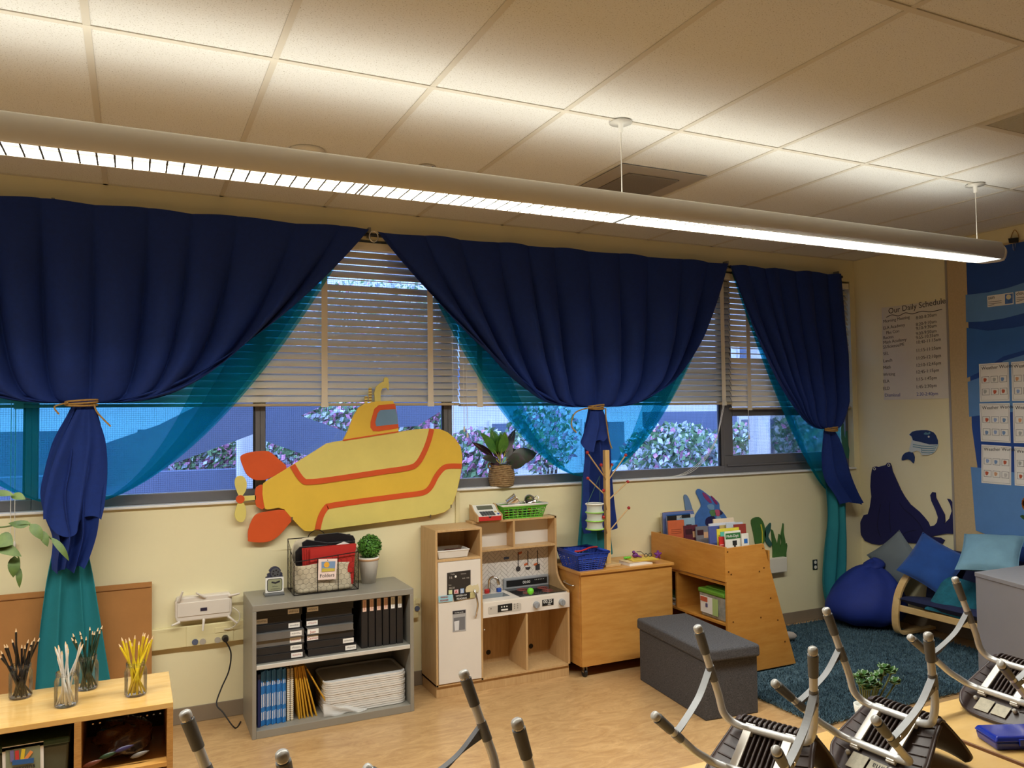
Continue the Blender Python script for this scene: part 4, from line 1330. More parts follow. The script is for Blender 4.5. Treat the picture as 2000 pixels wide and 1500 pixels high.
for k in range(7):
    x = AX0 + 0.238 + 0.0105 * k
    lean = [0.03, 0.035, 0.042, 0.055, 0.07, 0.09, 0.20][k]
    y0 = AY0 + 0.07 + 0.008 * (k % 2)
    t = thing('booklet', 'yellow booklet fallen flat-leaning towards the white trays' if k == 6 else 'thin yellow booklet leaning on the spiral books', 'booklet', (x, y0, zb), 0, 'yellow booklets in the metal bookcase')
    hgt = 0.29 if k < 6 else 0.272
    xb = x + lean * 0.72
    xt = x - lean * 0.1 if k < 6 else x + 0.0
    zt_ = zb + hgt
    MB().hexa([(xb, y0, zb), (xb + 0.008, y0, zb), (xb + 0.008, y0 + 0.2, zb), (xb, y0 + 0.2, zb)], [(xt, y0, zt_), (xt + 0.008, y0, zt_), (xt + 0.008, y0 + 0.2, zt_), (xt, y0 + 0.2, zt_)]).build('cover', m_yel, t, bevel=0.001)
    MB().hexa([(xb + 0.002, y0 - 0.001, zb), (xb + 0.006, y0 - 0.001, zb), (xb + 0.006, y0 - 0.0002, zb), (xb + 0.002, y0 - 0.0002, zb)], [(xt + 0.002, y0 - 0.001, zt_), (xt + 0.006, y0 - 0.001, zt_), (xt + 0.006, y0 - 0.0002, zt_), (xt + 0.002, y0 - 0.0002, zt_)]).build('page_edge', mat('booklet_edge', (190, 138, 30), 0.7), t)
# stack of white trays
m_tray = mat('tray_white', (222, 218, 212), 0.4, var=0.02)
m_trayf = mat('tray_floor', (206, 202, 198), 0.5)
tx0, tx1, ty0, ty1 = 0.985, 1.468, AY0 + 0.045, AY0 + 0.345


def rrect(x0, x1, y0, y1, r, n=5):
    out = []
    for cx, cy, a0_ in ((x1 - r, y1 - r, 0), (x0 + r, y1 - r, PI / 2), (x0 + r, y0 + r, PI), (x1 - r, y0 + r, 1.5 * PI)):
        for k in range(n + 1):
            a = a0_ + PI / 2 * k / n
            out.append((cx + r * math.cos(a), cy + r * math.sin(a)))
    return out


NT = 15
zt = 0.043
proto = None
for k in range(NT):
    if proto is None:
        t = thing('tray', 'white rectangular plastic tray in the tall stack', 'tray', ((tx0 + tx1) / 2, (ty0 + ty1) / 2, zt), 0, 'stacked white trays', local=True)
        b = MB()
        hx, hy = (tx1 - tx0) / 2, (ty1 - ty0) / 2
        rings = [(-0.008, 0.0), (-0.0015, 0.0012), (0.0, 0.003), (0.0, 0.0118), (-0.006, 0.0119), (-0.014, 0.004)]
        pr = [[(x, y, z_) for x, y in rrect(-hx - d, hx + d, -hy - d, hy + d, 0.05 + d)] for d, z_ in rings]
        n = len(pr[0])
        fs = []
        for i in range(len(pr) - 1):
            for j in range(n):
                l = (j + 1) % n
                fs.append((i * n + j, i * n + l, (i + 1) * n + l, (i + 1) * n + j))
        fs.append(tuple(range(n))[::-1])
        b.add([p for r_ in pr for p in r_], fs)
        b.build('rim', m_tray, t)
        MB().prism([(x, y, 0.004) for x, y in rrect(-hx + 0.014, hx - 0.014, -hy + 0.014, hy - 0.014, 0.04)], (0, 0, 0.001)).build('floor_panel', m_trayf, t)
        proto = t
    else:
        t = dup(proto)
        t.location = ((tx0 + tx1) / 2 + 0.002 * math.sin(k * 2.1), (ty0 + ty1) / 2 + 0.002 * math.cos(k * 1.7), zt)
    if k == NT - 1:
        t['label'] = 'topmost white tray of the stack, its inside floor in view'
    zt += 0.0122
# clear plastic wrap at the foot of the trays
def fn(u, v):
    return (tx0 - 0.012 + 0.25 * u, ty0 - 0.006 - 0.006 * math.sin(9 * u + 5 * v) - 0.010 * (1 - v), 0.044 + 0.07 * v * (1 - 0.85 * u) + 0.004 * math.sin(14 * u))
tag(MB().grid(fn, 24, 8).build('plastic_wrap', mat('clear_film', (236, 234, 230), 0.15, alpha=0.35, bump=0.5, bs=40), solid=0.0006), 'torn clear plastic wrap around the foot of the white trays', 'plastic wrap')

# ---- on top of the metal bookcase: picture-card holder
p = PZ(538, 1163, AZ)
t = thing('card_holder', 'small dark reel-shaped holder with a framed card on the metal bookcase', 'card holder', (p.x, p.y, AZ))
m_dk = mat('holder_navy', (52, 54, 74), 0.45, var=0.06)
MB().box((p.x - 0.06, p.y - 0.01, AZ), (p.x + 0.05, p.y + 0.06, AZ + 0.016)).build('base', mat('holder_grey', (104, 104, 104), 0.4), t, bevel=0.004)
yk = p.y + 0.012
MB().box((p.x - 0.05, yk, AZ + 0.016), (p.x + 0.045, yk + 0.03, AZ + 0.105)).build('body', m_dk, t, bevel=0.003)
MB().prism([(p.x - 0.042, yk + 0.005, AZ + 0.10), (p.x - 0.042, yk + 0.005, AZ + 0.12), (p.x - 0.026, yk + 0.005, AZ + 0.128)] + [(p.x + 0.034 * math.cos(a), yk + 0.005, AZ + 0.128 + 0.032 * math.sin(a)) for a in [PI * (1 - k / 12) for k in range(1, 12)]] + [(p.x + 0.030, yk + 0.005, AZ + 0.128), (p.x + 0.042, yk + 0.005, AZ + 0.12), (p.x + 0.042, yk + 0.005, AZ + 0.10)], (0, 0.02, 0)).build('back_plate', m_dk, t)
rl = MB().cyl((p.x + 0.002, yk + 0.006, AZ + 0.126), (p.x + 0.002, yk - 0.003, AZ + 0.126), 0.027, n=24).build('reel', mat('reel_grey', (92, 94, 100), 0.4, 0.3), t)
q = MB()
for k in range(6):
    a = k * PI / 3 + 0.3
    q.cyl((p.x + 0.002 + 0.015 * math.cos(a), yk - 0.0025, AZ + 0.126 + 0.015 * math.sin(a)), (p.x + 0.002 + 0.015 * math.cos(a), yk - 0.004, AZ + 0.126 + 0.015 * math.sin(a)), 0.0046, n=10)
q.build('reel_holes', m_black, rl)
cf = MB().box((p.x - 0.055, yk - 0.012, AZ + 0.018), (p.x + 0.046, yk - 0.006, AZ + 0.102)).build('card', m_paper, t)
MB().prism([(x, yk - 0.0135, z_) for x, z_ in rrect(p.x - 0.046, p.x + 0.038, AZ + 0.025, AZ + 0.096, 0.012)], (0, 0.0015, 0)).build('border', m_ink, cf)
MB().prism([(x, yk - 0.0145, z_) for x, z_ in rrect(p.x - 0.043, p.x + 0.035, AZ + 0.028, AZ + 0.093, 0.010)], (0, 0.0012, 0)).build('picture', mat('card_olive', (150, 150, 118), 0.7), cf)
q = MB()
band(q, [(p.x - 0.022, yk - 0.0155, AZ + 0.078), (p.x, yk - 0.0155, AZ + 0.072), (p.x + 0.024, yk - 0.0155, AZ + 0.080)], 0.009, (0, -1, 0), 0.0008)
squiggle(q, p.x - 0.018, p.x + 0.012, yk - 0.0155, AZ + 0.052, 0.008, 3)
squiggle(q, p.x - 0.026, p.x + 0.022, yk - 0.0155, AZ + 0.038, 0.008, 4)
q.build('drawing', m_ink, cf)

# ---- wire basket with folders
fl, fr_, bl_ = PZ(574, 1164, AZ), PZ(702, 1151, AZ), PZ(558, 1146, AZ)
x0, x1 = fl.x, fr_.x - 0.005
y0, y1 = (fl.y + fr_.y) / 2, (fl.y + fr_.y) / 2 + 0.20
t = thing('wire_basket', 'dark wire magazine basket with a linen liner on the metal bookcase', 'basket', ((x0 + x1) / 2, y0, AZ))
zf, zbk = AZ + 0.19, AZ + 0.295
zf2 = AZ + 0.22
fb = MB()
for pts in ([(x0, y0, AZ + 0.003), (x1, y0, AZ + 0.003), (x1, y1, AZ + 0.003), (x0, y1, AZ + 0.003)], ):
    fb.tube(pts, 0.0028, 6, closed=True)
fb.tube([(x0, y0, zf), (x1, y0, zf2), (x1, y1, zbk), (x0, y1, zbk)], 0.0032, 6, closed=True)
for xx, yy, zz in ((x0, y0, zf), (x1, y0, zf2), (x1, y1, zbk), (x0, y1, zbk), (x0 + (x1 - x0) * 0.36, y0, zf + 0.01), (x0 + (x1 - x0) * 0.68, y0, zf + 0.02), (x0, (y0 + y1) / 2, (zf + zbk) / 2), (x1, (y0 + y1) / 2, (zf2 + zbk) / 2)):
    fb.cyl((xx, yy, AZ + 0.003), (xx, yy, zz), 0.0024, n=6)
fb.build('frame', m_wire, t)
cw = MB()
def chicken(b, P, nx, nz):
    """hexagonal netting on a panel given by P(u,v)"""
    for j in range(nz):
        for i in range(nx):
            u0 = (i + (0.5 if j % 2 else 0)) / nx
            v0 = j / nz
            for (du, dv, eu, ev) in ((0, 0, 0.5 / nx, 0.33 / nz), (0, 0, -0.5 / nx, 0.33 / nz), (0.5 / nx, 0.33 / nz, 0.5 / nx, 1.0 / nz)):
                a_, c_ = (u0 + du, v0 + dv), (u0 + eu, v0 + ev)
                if max(a_[0], c_[0]) <= 1 and min(a_[0], c_[0]) >= 0 and max(a_[1], c_[1]) <= 1:
                    b.cyl(P(*a_), P(*c_), 0.0008, n=3, caps=False)
chicken(cw, lambda u, v: (x0 + (x1 - x0) * u, y0, AZ + 0.004 + (zf - AZ - 0.004 + (zf2 - zf) * u) * v), 11, 7)
chicken(cw, lambda u, v: (x0, y0 + (y1 - y0) * u, AZ + 0.004 + (zf - AZ - 0.004 + (zbk - zf) * u) * v), 7, 8)
chicken(cw, lambda u, v: (x1, y0 + (y1 - y0) * u, AZ + 0.004 + (zf2 - AZ - 0.004 + (zbk - zf2) * u) * v), 7, 8)
cw.build('netting', m_wire, t)
m_lin = mat('linen', (206, 192, 166), 0.9, var=0.06, vs=20, bump=0.15, bs=120)
def fn(u, v):
    a = 2 * PI * u
    cx, cy = (x0 + x1) / 2, (y0 + y1) / 2
    hx, hy = (x1 - x0) / 2 - 0.012, (y1 - y0) / 2 - 0.012
    c_, s_ = math.cos(a), math.sin(a)
    k = 1 / max(abs(c_) ** 4 + abs(s_) ** 4, 1e-6) ** 0.25
    bul = 1 + 0.03 * math.sin(7 * a + 6 * v) - 0.05 * (1 - v) ** 2
    zz = AZ + 0.006 + (0.155 + 0.06 * (s_ + 1) / 2 + 0.012 * math.sin(3 * a)) * v
    if s_ > 0:
        zz += 0.09 * v * s_
    return (cx + hx * c_ * k * bul, cy + hy * s_ * k * bul, zz)
MB().grid(fn, 48, 12, True).build('liner', m_lin, t, solid=0.002)
hp = [PY(600, 1056, y1), PY(604, 1044, y1), PY(615, 1036, y1), PY(626, 1036, y1), PY(637, 1046, y1)]
MB().tube(spline(hp, 6), 0.0025, 6).build('handle', m_wire, t)
tgp = [PY(622, 1092, y0 - 0.006), PY(659, 1091, y0 - 0.006), PY(656, 1131, y0 - 0.006), PY(621, 1133, y0 - 0.006)]
tg = MB().prism(tgp, (0, -0.002, 0)).build('name_tag', mat('tag_pink', (240, 214, 204), 0.7), t, bevel=0.004)
pic = MB().prism([PY(628, 1097, y0 - 0.009), PY(655, 1096, y0 - 0.009), PY(654, 1115, y0 - 0.009), PY(628, 1117, y0 - 0.009)], (0, -0.001, 0)).build('picture', mat('tag_blue', (120, 148, 184), 0.7), tg)
q = MB()
c = PY(638, 1103, y0 - 0.0105)
q.cyl((c.x, c.y, c.z), (c.x, c.y - 0.001, c.z), 0.016, n=14)
q.build('sun', mat('tag_sun', (232, 170, 50), 0.7), tg)
MB().prism([PY(629, 1110, y0 - 0.0105), PY(654, 1110, y0 - 0.0105), PY(654, 1115, y0 - 0.0105), PY(628, 1117, y0 - 0.0105)], (0, -0.0008, 0)).build('field', mat('tag_field', (196, 176, 70), 0.7), tg)
letters([('Folders', 0.0285, at(FACE_Y, PY(639, 1127, y0 - 0.0085)), 'CENTER')], m_ink, tg)
MB().cyl(PY(640, 1094, y0 - 0.0085), PY(640, 1094, y0 - 0.0095), 0.003, n=8).build('eyelet', m_black, tg)
# folders in the basket
m_fred = mat('folder_red', (178, 38, 34), 0.5, var=0.06)
for k in range(6):
    yk = y0 + 0.022 + 0.009 * k
    xa, xb = 0.0, 0.0
    A = [PY(588 + 4 * (5 - k) - 8, 1074 + 0.4 * k, yk), PY(696 - 0.4 * k, 1062 - 0.5 * k, yk), PY(688, 1118, yk), PY(590 + 4 * (5 - k) - 8, 1118, yk)]
    if k:
        A = [PY(590 + 4.5 * (5 - k), 1076 - k, yk), PY(694, 1066 - k, yk), PY(690, 1140, yk), PY(592 + 4.5 * (5 - k), 1140, yk)]
    else:
        A = [PY(606, 1072, yk), PY(696, 1062, yk), PY(689, 1118, yk), PY(606, 1112, yk)]
    tag(MB().prism(A, (0, 0.005, 0)).build('folder', m_fred), 'red pocket folder at the front of the wire basket' if k == 0 else 'red folder fanned behind the front one in the wire basket', 'folder', 'red folders in the wire basket')
q = y0 + 0.10
tag(MB().prism([PY(630, 1075, q), PY(672, 1058, q), PY(690, 1064, q), PY(688, 1100, q), PY(632, 1100, q)], (0, 0.003, 0)).build('paper_sheet', m_paper), 'loose white sheet sticking out of the red folders', 'paper')
m_fb = mat('folder_black', (24, 24, 28), 0.35)
for k, L in enumerate(([(577, 1078), (586, 1068), (640, 1064), (640, 1110), (578, 1108)], [(590, 1060), (600, 1054), (640, 1060), (694, 1056), (692, 1090), (592, 1090)], [(614, 1052), (622, 1044), (660, 1040), (690, 1046), (694, 1054), (690, 1070), (616, 1068)])):
    yk = y0 + 0.115 + 0.018 * k
    tag(MB().prism([PY(a, c_, yk) for a, c_ in L], (0, 0.012, 0)).build('folder', m_fb, bevel=0.002), ['black folder leaning at the left of the wire basket', 'black folder behind the red ones in the wire basket', 'bowed black folder rising highest from the wire basket'][k], 'folder', 'black folders in the wire basket')

# ---- topiary
p = PZ(720, 1138, AZ)
t = thing('potted_topiary', 'round clipped green topiary in a white pot on the metal bookcase', 'potted plant', (p.x, p.y, AZ))
s_ = 0.0031
MB().lathe([(0.0, 0.0), (0.042, 0.0), (0.060, 0.135), (0.0625, 0.14), (0.0625, 0.158), (0.056, 0.158), (0.052, 0.14), (0.0, 0.14)], (p.x, p.y, AZ), 28).build('pot', mat('chalk_white', (228, 222, 212), 0.8, var=0.04, vs=20), t)
MB().lathe([(0.0585, 0.136), (0.064, 0.14), (0.064, 0.15), (0.0585, 0.15)], (p.x, p.y, AZ), 28).build('rim_band', mat('clay_band', (196, 150, 108), 0.8), t)
c = PY(722, 1067, p.y)
rr = random.Random(3)
m_top1 = mat('topiary_leaf', (48, 104, 30), 0.55, col2=(96, 152, 52), vs=60)
b = MB()
for k in range(1500):
    d = Vector((rr.gauss(0, 1), rr.gauss(0, 1), rr.gauss(0, 1))).normalized()
    r_ = 0.068 + rr.uniform(-0.012, 0.006)
    q = c + d * r_
    s2 = rr.uniform(0.006, 0.010)
    a = (d + Vector((rr.gauss(0, .5), rr.gauss(0, .5), rr.gauss(0, .5)))).normalized()
    u = a.orthogonal().normalized()
    u = (u * math.cos(k) + a.cross(u) * math.sin(k)) * s2
    v = a.cross(u).normalized() * s2 * 0.6
    b.add([q - u, q + v, q + u, q - v], [(0, 1, 2, 3)])
b.build('foliage', m_top1, t, kind='stuff')
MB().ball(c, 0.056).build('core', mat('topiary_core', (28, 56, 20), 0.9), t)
MB().cyl((p.x, p.y, AZ + 0.13), c, 0.008, n=8).build('stem', mat('stem_brown', (92, 68, 44), 0.9), t)

# ================================================================ TOY KITCHEN
KX0, KXM, KX1, KY0, KY1, KT = 1.682, 1.995, 2.622, 4.64, 4.915, 1.022
k_ = thing('toy_kitchen', 'wooden toy kitchen with white fridge door, sink and black hob', 'toy kitchen', ((KX0 + KX1) / 2, KY0, 0))
T_ = 0.014
m_kw = mat('kitchen_white', (226, 218, 208), 0.35, var=0.015)
m_kg = mat('kitchen_grey', (150, 152, 156), 0.4, var=0.03)
MB().box((KX0 + 0.004, KY0 + 0.012, 0), (KX1 - 0.004, KY1, 0.068)).build('plinth', m_beech, k_, bevel=0.001)
MB().box((KX0, KY0, 0.068), (KX0 + T_, KY1, KT)).build('side_panel', m_beech, k_, bevel=0.001)
MB().box((KXM - T_, KY0, 0.068), (KXM, KY1, KT)).build('side_panel', m_beech, k_, bevel=0.001)
MB().box((KX0 + T_, KY0, KT - T_), (KXM - T_, KY1, KT)).build('top_panel', m_beech, k_, bevel=0.001)
MB().box((KX0 + T_, KY0 + 0.002, 0.826), (KXM - T_, KY1, 0.840)).build('shelf', m_beech, k_, bevel=0.001)
MB().box((KX0 + T_, KY1 - 0.006, 0.068), (KXM - T_, KY1, KT - T_)).build('back_panel', m_beech, k_)
MB().box((KX0, KY0, 0.068), (KX1, KY1, 0.080)).build('floor_panel', m_beech, k_)
# right side panel with the curved front
prof = [(KY0, 0.068), (KY0, 0.562)]
for i in range(9):
    a = i / 8 * PI / 2
    prof.append((KY0 + 0.16 * math.sin(a) ** 1.2, 0.562 + 0.13 * (1 - math.cos(a))))
prof += [(KY0 + 0.165, 0.75), (KY0 + 0.165, 1.035), (KY1, 1.035), (KY1, 0.068)]
MB().prism([(KX1 - T_, y, z) for y, z in prof], (T_, 0, 0)).build('side_panel', m_beech, k_)
UY = KY0 + 0.165
MB().box((KXM, UY, 1.021), (KX1, KY1, 1.035)).build('top_shelf', m_beech, k_, bevel=0.001)
MB().box((KXM, UY, 0.834), (KX1 - T_, KY1, 0.848)).build('shelf', m_beech, k_, bevel=0.001)
MB().box((2.292, UY, 0.848), (2.306, KY1 - 0.006, 1.021)).build('divider', m_beech, k_, bevel=0.001)
MB().box((KXM, KY1 - 0.006, 0.848), (KX1 - T_, KY1, 1.021)).build('back_panel', m_kw, k_)
MB().box((KXM, KY1 - 0.006, 0.08), (KX1 - T_, KY1, 0.54)).build('back_panel', m_beech, k_)
MB().box((2.299, KY0 + 0.003, 0.08), (2.313, KY1 - 0.006, 0.452)).build('divider', m_beech, k_, bevel=0.001)
for px, py in ((954, 1274), (1037, 1262)):
    c = PY(px, py, KY1 - 0.0065)
    MB().cyl((c.x, KY1 - 0.0068, c.z), (c.x, KY1 - 0.004, c.z), 0.017, n=18).build('cable_hole', mat('hole_dark', (46, 40, 34), 0.9), k_)
for px, py in ((1024, 1230), (946, 1230), (934, 1056), (887, 1324)):
    c = PY(px, py, KY0 - 0.001 if px == 887 else KY0 + 0.05)
    MB().ball(c, 0.005, 8, 6).build('screw_cap', m_white, k_)
# backsplash: herringbone tiles
bs = MB().box((KXM, KY1 - 0.008, 0.548), (KX1 - T_, KY1, 0.834)).build('backsplash', mat('grout', (150, 140, 128), 0.8), k_)
hl, hw, gp = 0.066, 0.022, 0.0022
xa, xb, za, zb_ = KXM + 0.001, KX1 - T_ - 0.001, 0.55, 0.833


def clip(poly, ax, lim, keep_less):
    out = []
    for i in range(len(poly)):
        p, q = poly[i], poly[(i + 1) % len(poly)]
        pi, qi = ((p[ax] <= lim) == keep_less or p[ax] == lim), ((q[ax] <= lim) == keep_less or q[ax] == lim)
        if pi:
            out.append(p)
        if pi != qi:
            t_ = (lim - p[ax]) / (q[ax] - p[ax])
            out.append((p[0] + (q[0] - p[0]) * t_, p[1] + (q[1] - p[1]) * t_))
    return out


m_ht = mat('herringbone_tile', (222, 214, 206), 0.3, var=0.03, vs=8)
r2 = math.sqrt(0.5)
W3 = hw
for i in range(-30, 40):
    for j in range(-30, 40):
        for o_ in (0, 1):
            # herringbone lattice of 1x3 blocks
            bx = i + 0
            by = j
            if (i - j) % 6 != 0 and o_ == 0:
                continue
            if (i - j) % 6 != 0 and o_ == 1:
                continue
            if o_ == 0:
                q = [(i, j), (i + 3, j), (i + 3, j + 1), (i, j + 1)]
            else:
                q = [(i, j + 1), (i + 1, j + 1), (i + 1, j + 4), (i, j + 4)]
            g_ = gp / W3 / 2
            xs_, ys_ = [p[0] for p in q], [p[1] for p in q]
            q = [(min(xs_) + g_, min(ys_) + g_), (max(xs_) - g_, min(ys_) + g_), (max(xs_) - g_, max(ys_) - g_), (min(xs_) + g_, max(ys_) - g_)]
            q = [((a - c_) * r2 * W3 + 2.3, (a + c_) * r2 * W3 + 0.6) for a, c_ in q]
            for ax, lim, kl in ((0, xa, False), (0, xb, True), (1, za, False), (1, zb_, True)):
                if q:
                    q = clip(q, ax, lim, kl)
            if len(q) > 2:
                ar = abs(sum(q[n][0] * q[(n + 1) % len(q)][1] - q[(n + 1) % len(q)][0] * q[n][1] for n in range(len(q)))) / 2
                if ar > 2e-5:
                    MB().prism([(x, KY1 - 0.008, z) for x, z in q], (0, -0.0015, 0)).build('tile', m_ht, bs)
# counter with sink opening
cz = 0.552
sx0_, sx1_, sy0_, sy1_ = 2.02, 2.225, KY0 + 0.075, KY0 + 0.185
ct = MB()
ct.box((KXM, KY0 - 0.004, cz - 0.012), (sx0_, KY1 - 0.008, cz))
ct.box((sx1_, KY0 - 0.004, cz - 0.012), (KX1 - T_, KY1 - 0.008, cz))
ct.box((sx0_, KY0 - 0.004, cz - 0.012), (sx1_, sy0_, cz))
ct.box((sx0_, sy1_, cz - 0.012), (sx1_, KY1 - 0.008, cz))
ct.build('counter', m_kw, k_)
sk = MB()
sk.add([(sx0_, sy0_, cz), (sx1_, sy0_, cz), (sx1_, sy1_, cz), (sx0_, sy1_, cz), (sx0_ + 0.02, sy0_ + 0.015, cz - 0.05), (sx1_ - 0.02, sy0_ + 0.015, cz - 0.05), (sx1_ - 0.02, sy1_ - 0.015, cz - 0.05), (sx0_ + 0.02, sy1_ - 0.015, cz - 0.05)],
       [(4, 5, 6, 7), (0, 4, 7, 3), (1, 2, 6, 5), (0, 1, 5, 4), (2, 3, 7, 6)])
sk.build('sink', mat('sink_grey', (140, 146, 150), 0.4), k_, solid=0.003)
fp = PZ(962, 1157, cz)
fp = Vector((2.135, KY0 + 0.215, cz))
MB().tube([fp, fp + Vector((0, 0, 0.07))] + [fp + Vector((0.026 - 0.026 * math.cos(a), -0.03 * (1 - math.cos(a)) / 2, 0.07 + 0.034 * math.sin(a))) for a in [PI * k / 10 for k in range(1, 11)]] + [fp + Vector((0.054, -0.03, 0.055))], 0.0105, 12).build('tap', m_chrome, k_)
for px, cc in ((947, m_red), (976, mat('tap_blue', (40, 80, 170), 0.4))):
    c = PZ(px, 1157, cz)
    MB().box((c.x - 0.016, KY0 + 0.20, cz), (c.x + 0.016, KY0 + 0.226, cz + 0.028)).build('tap_knob', cc, k_, bevel=0.006)
# hob
hx0, hx1 = 2.262, KX1 - T_ - 0.004
MB().box((hx0, KY0 + 0.012, cz), (hx1, KY1 - 0.03, cz + 0.004)).build('hob', mat('hob_glass', (26, 24, 24), 0.12, var=0.2, coat=0.5), k_, bevel=0.002)
for k, (a, c_) in enumerate(((0.10, 0.07), (0.24, 0.07), (0.10, 0.17), (0.25, 0.16))):
    q = MB()
    for r_ in (0.038, 0.028, 0.018):
        q.tube([(hx0 + a + r_ * math.cos(t), KY0 + 0.012 + c_ + r_ * 0.9 * math.sin(t), cz + 0.0045) for t in [2 * PI * i / 20 for i in range(20)]], 0.0013, 4, closed=True)
    q.build('burner_ring', mat('burner', (150, 74, 66), 0.5), k_)
cb = MB().box((hx0 - 0.006, KY1 - 0.034, cz), (hx1 - 0.006, KY1 - 0.008, cz + 0.075)).build('control_back', m_kg, k_, bevel=0.006)
dp = MB().box((hx0 + 0.012, KY1 - 0.037, cz + 0.02), (hx1 - 0.022, KY1 - 0.0335, cz + 0.06)).build('display', m_black, cb)
m_led = mat('display_white', (236, 234, 228), 0.6)
letters([('00:00', 0.026, at(FACE_Y, ((hx0 + hx1) / 2 - 0.01, KY1 - 0.0376, cz + 0.031)), 'CENTER')], m_led, dp)
q = MB()
for k in range(6):
    q.cyl((hx1 - 0.05 - 0.013 * k, KY1 - 0.0365, cz + 0.049), (hx1 - 0.05 - 0.013 * k, KY1 - 0.0378, cz + 0.049), 0.0028, n=8)
q.build('buttons', m_led, dp)
# front strip
fs_ = MB().box((KXM, KY0 - 0.006, 0.452), (KX1 - 0.002, KY0 + 0.008, 0.546)).build('front_panel', m_kw, k_, bevel=0.001)
yf = KY0 - 0.0065
oven = MB().prism([(x, yf, z) for x, z in rrect(2.028, 2.262, 0.470, 0.520, 0.012)], (0, -0.0006, 0)).build('panel_outline', mat('panel_line', (196, 188, 178), 0.5), fs_)
d1 = MB().prism([PY(972, 1182, yf), PY(1000, 1178, yf), PY(1000, 1192, yf), PY(972, 1196, yf)], (0, -0.002, 0)).build('display', m_black, fs_)
q = MB()
for k in range(3):
    c = PY(980 + 5 * k, 1185.5 - 0.6 * k, yf - 0.002)
    q.cyl(c, c - Vector((0, 0.001, 0)), 0.0045, n=10)
q.prism([PY(979, 1190, yf - 0.002), PY(992, 1188.5, yf - 0.002), PY(992, 1191.5, yf - 0.002), PY(979, 1193, yf - 0.002)], (0, -0.001, 0))
q.build('symbols', m_led, d1)
q = MB()
for k in range(3):
    for j in range(2):
        c = PY(1005 + 6 * j, 1180 + 4 * k - j, yf - 0.001)
        q.cyl(c, c - Vector((0, 0.001, 0)), 0.0035, n=8)
c = PY(959, 1189, yf - 0.001)
q.cyl(c, c - Vector((0, 0.001, 0)), 0.0045, n=8)
q.build('buttons', mat('button_grey', (120, 112, 104), 0.6), fs_)
d2 = MB().prism([PY(1059, 1172, yf), PY(1081, 1169, yf), PY(1081, 1181, yf), PY(1059, 1184, yf)], (0, -0.002, 0)).build('display', m_black, fs_)
letters([('00:25', 0.030, at(FACE_Y, PY(1070, 1177.5, yf - 0.0026)), 'CENTER'), ('MIN', 0.013, at(FACE_Y, PY(1073, 1181.5, yf - 0.0026)), 'CENTER')], m_led, d2)
for px, py in ((1047, 1181), (1097, 1176)):
    c = PY(px, py, yf)
    kb = MB().cyl((c.x, yf, c.z), (c.x, yf - 0.020, c.z), 0.023, 0.019, n=22).build('knob', m_kg, fs_, bevel=0.003)
    MB().boxm((0.009, 0.012, 0.042), Matrix.Translation((c.x, yf - 0.022, c.z)) @ Matrix.Rotation(0.5 if px < 1060 else 0.0, 4, 'Y')).build('grip', m_kg, kb, bevel=0.003)
# fridge door
dr = MB().box((KX0 + T_ + 0.001, KY0 - 0.006, 0.084), (KXM - T_ - 0.001, KY0 + 0.008, 0.824)).build('door', m_kw, k_, bevel=0.001)
hp = [PY(927, 1152, yf - 0.012), PY(930, 1165, yf - 0.03), PY(933, 1180, yf - 0.034), PY(931, 1195, yf - 0.026), PY(929, 1205, yf - 0.004)]
MB().tube(spline(hp, 6), 0.0065, 10).build('handle', m_chrome, dr)
sc = MB().prism([PY(873, 1119, yf), PY(919, 1113, yf), PY(919, 1159, yf), PY(873, 1164, yf)], (0, -0.0012, 0)).build('screen_decal', mat('decal_dark', (50, 46, 44), 0.4), dr)
q = []
for (px, py, s_, w_) in ((880, 1123, 'Today', 0.011), (877, 1131, '16', 0.022), (877, 1151, '08:30', 0.017), (876, 1144, 'Time', 0.009), (900, 1122, 'Schedule', 0.010), (903, 1131, '8:00', 0.011), (911, 1130, '9:00', 0.011)):
    q.append((s_, w_, at(FACE_Y, PY(px, py, yf - 0.0016))))
letters(q, mat('decal_text', (176, 170, 162), 0.6), sc)
c = PY(890, 1126, yf - 0.0014)
MB().cyl(c, c - Vector((0, 0.0008, 0)), 0.007, n=10).build('cloud', m_led, sc)
wd = MB().prism([PY(884, 1193, yf), PY(910, 1190, yf), PY(910, 1232, yf), PY(884, 1235, yf)], (0, -0.001, 0)).build('dispenser_decal', mat('decal_grey', (170, 168, 168), 0.5), dr)
MB().prism([PY(886, 1207, yf - 0.001), PY(908, 1204, yf - 0.001), PY(908, 1229, yf - 0.001), PY(886, 1232, yf - 0.001)], (0, -0.0008, 0)).build('recess', mat('decal_mid', (112, 112, 116), 0.5), wd)
MB().prism([PY(884, 1194, yf - 0.001), PY(909, 1191, yf - 0.001), PY(909, 1197, yf - 0.001), PY(884, 1200, yf - 0.001)], (0, -0.0008, 0)).build('heading', m_ink, wd)
MB().prism([PY(887, 1214, yf - 0.0018), PY(897, 1212, yf - 0.0018), PY(896, 1231, yf - 0.0018), PY(888, 1232, yf - 0.0018)], (0, -0.0008, 0)).build('glass_print', mat('decal_light', (214, 214, 216), 0.5), wd)
letters([('WATER & ICE', 0.0095, at(FACE_Y, PY(896.5, 1197.5, yf - 0.002)), 'CENTER')], m_led, wd)
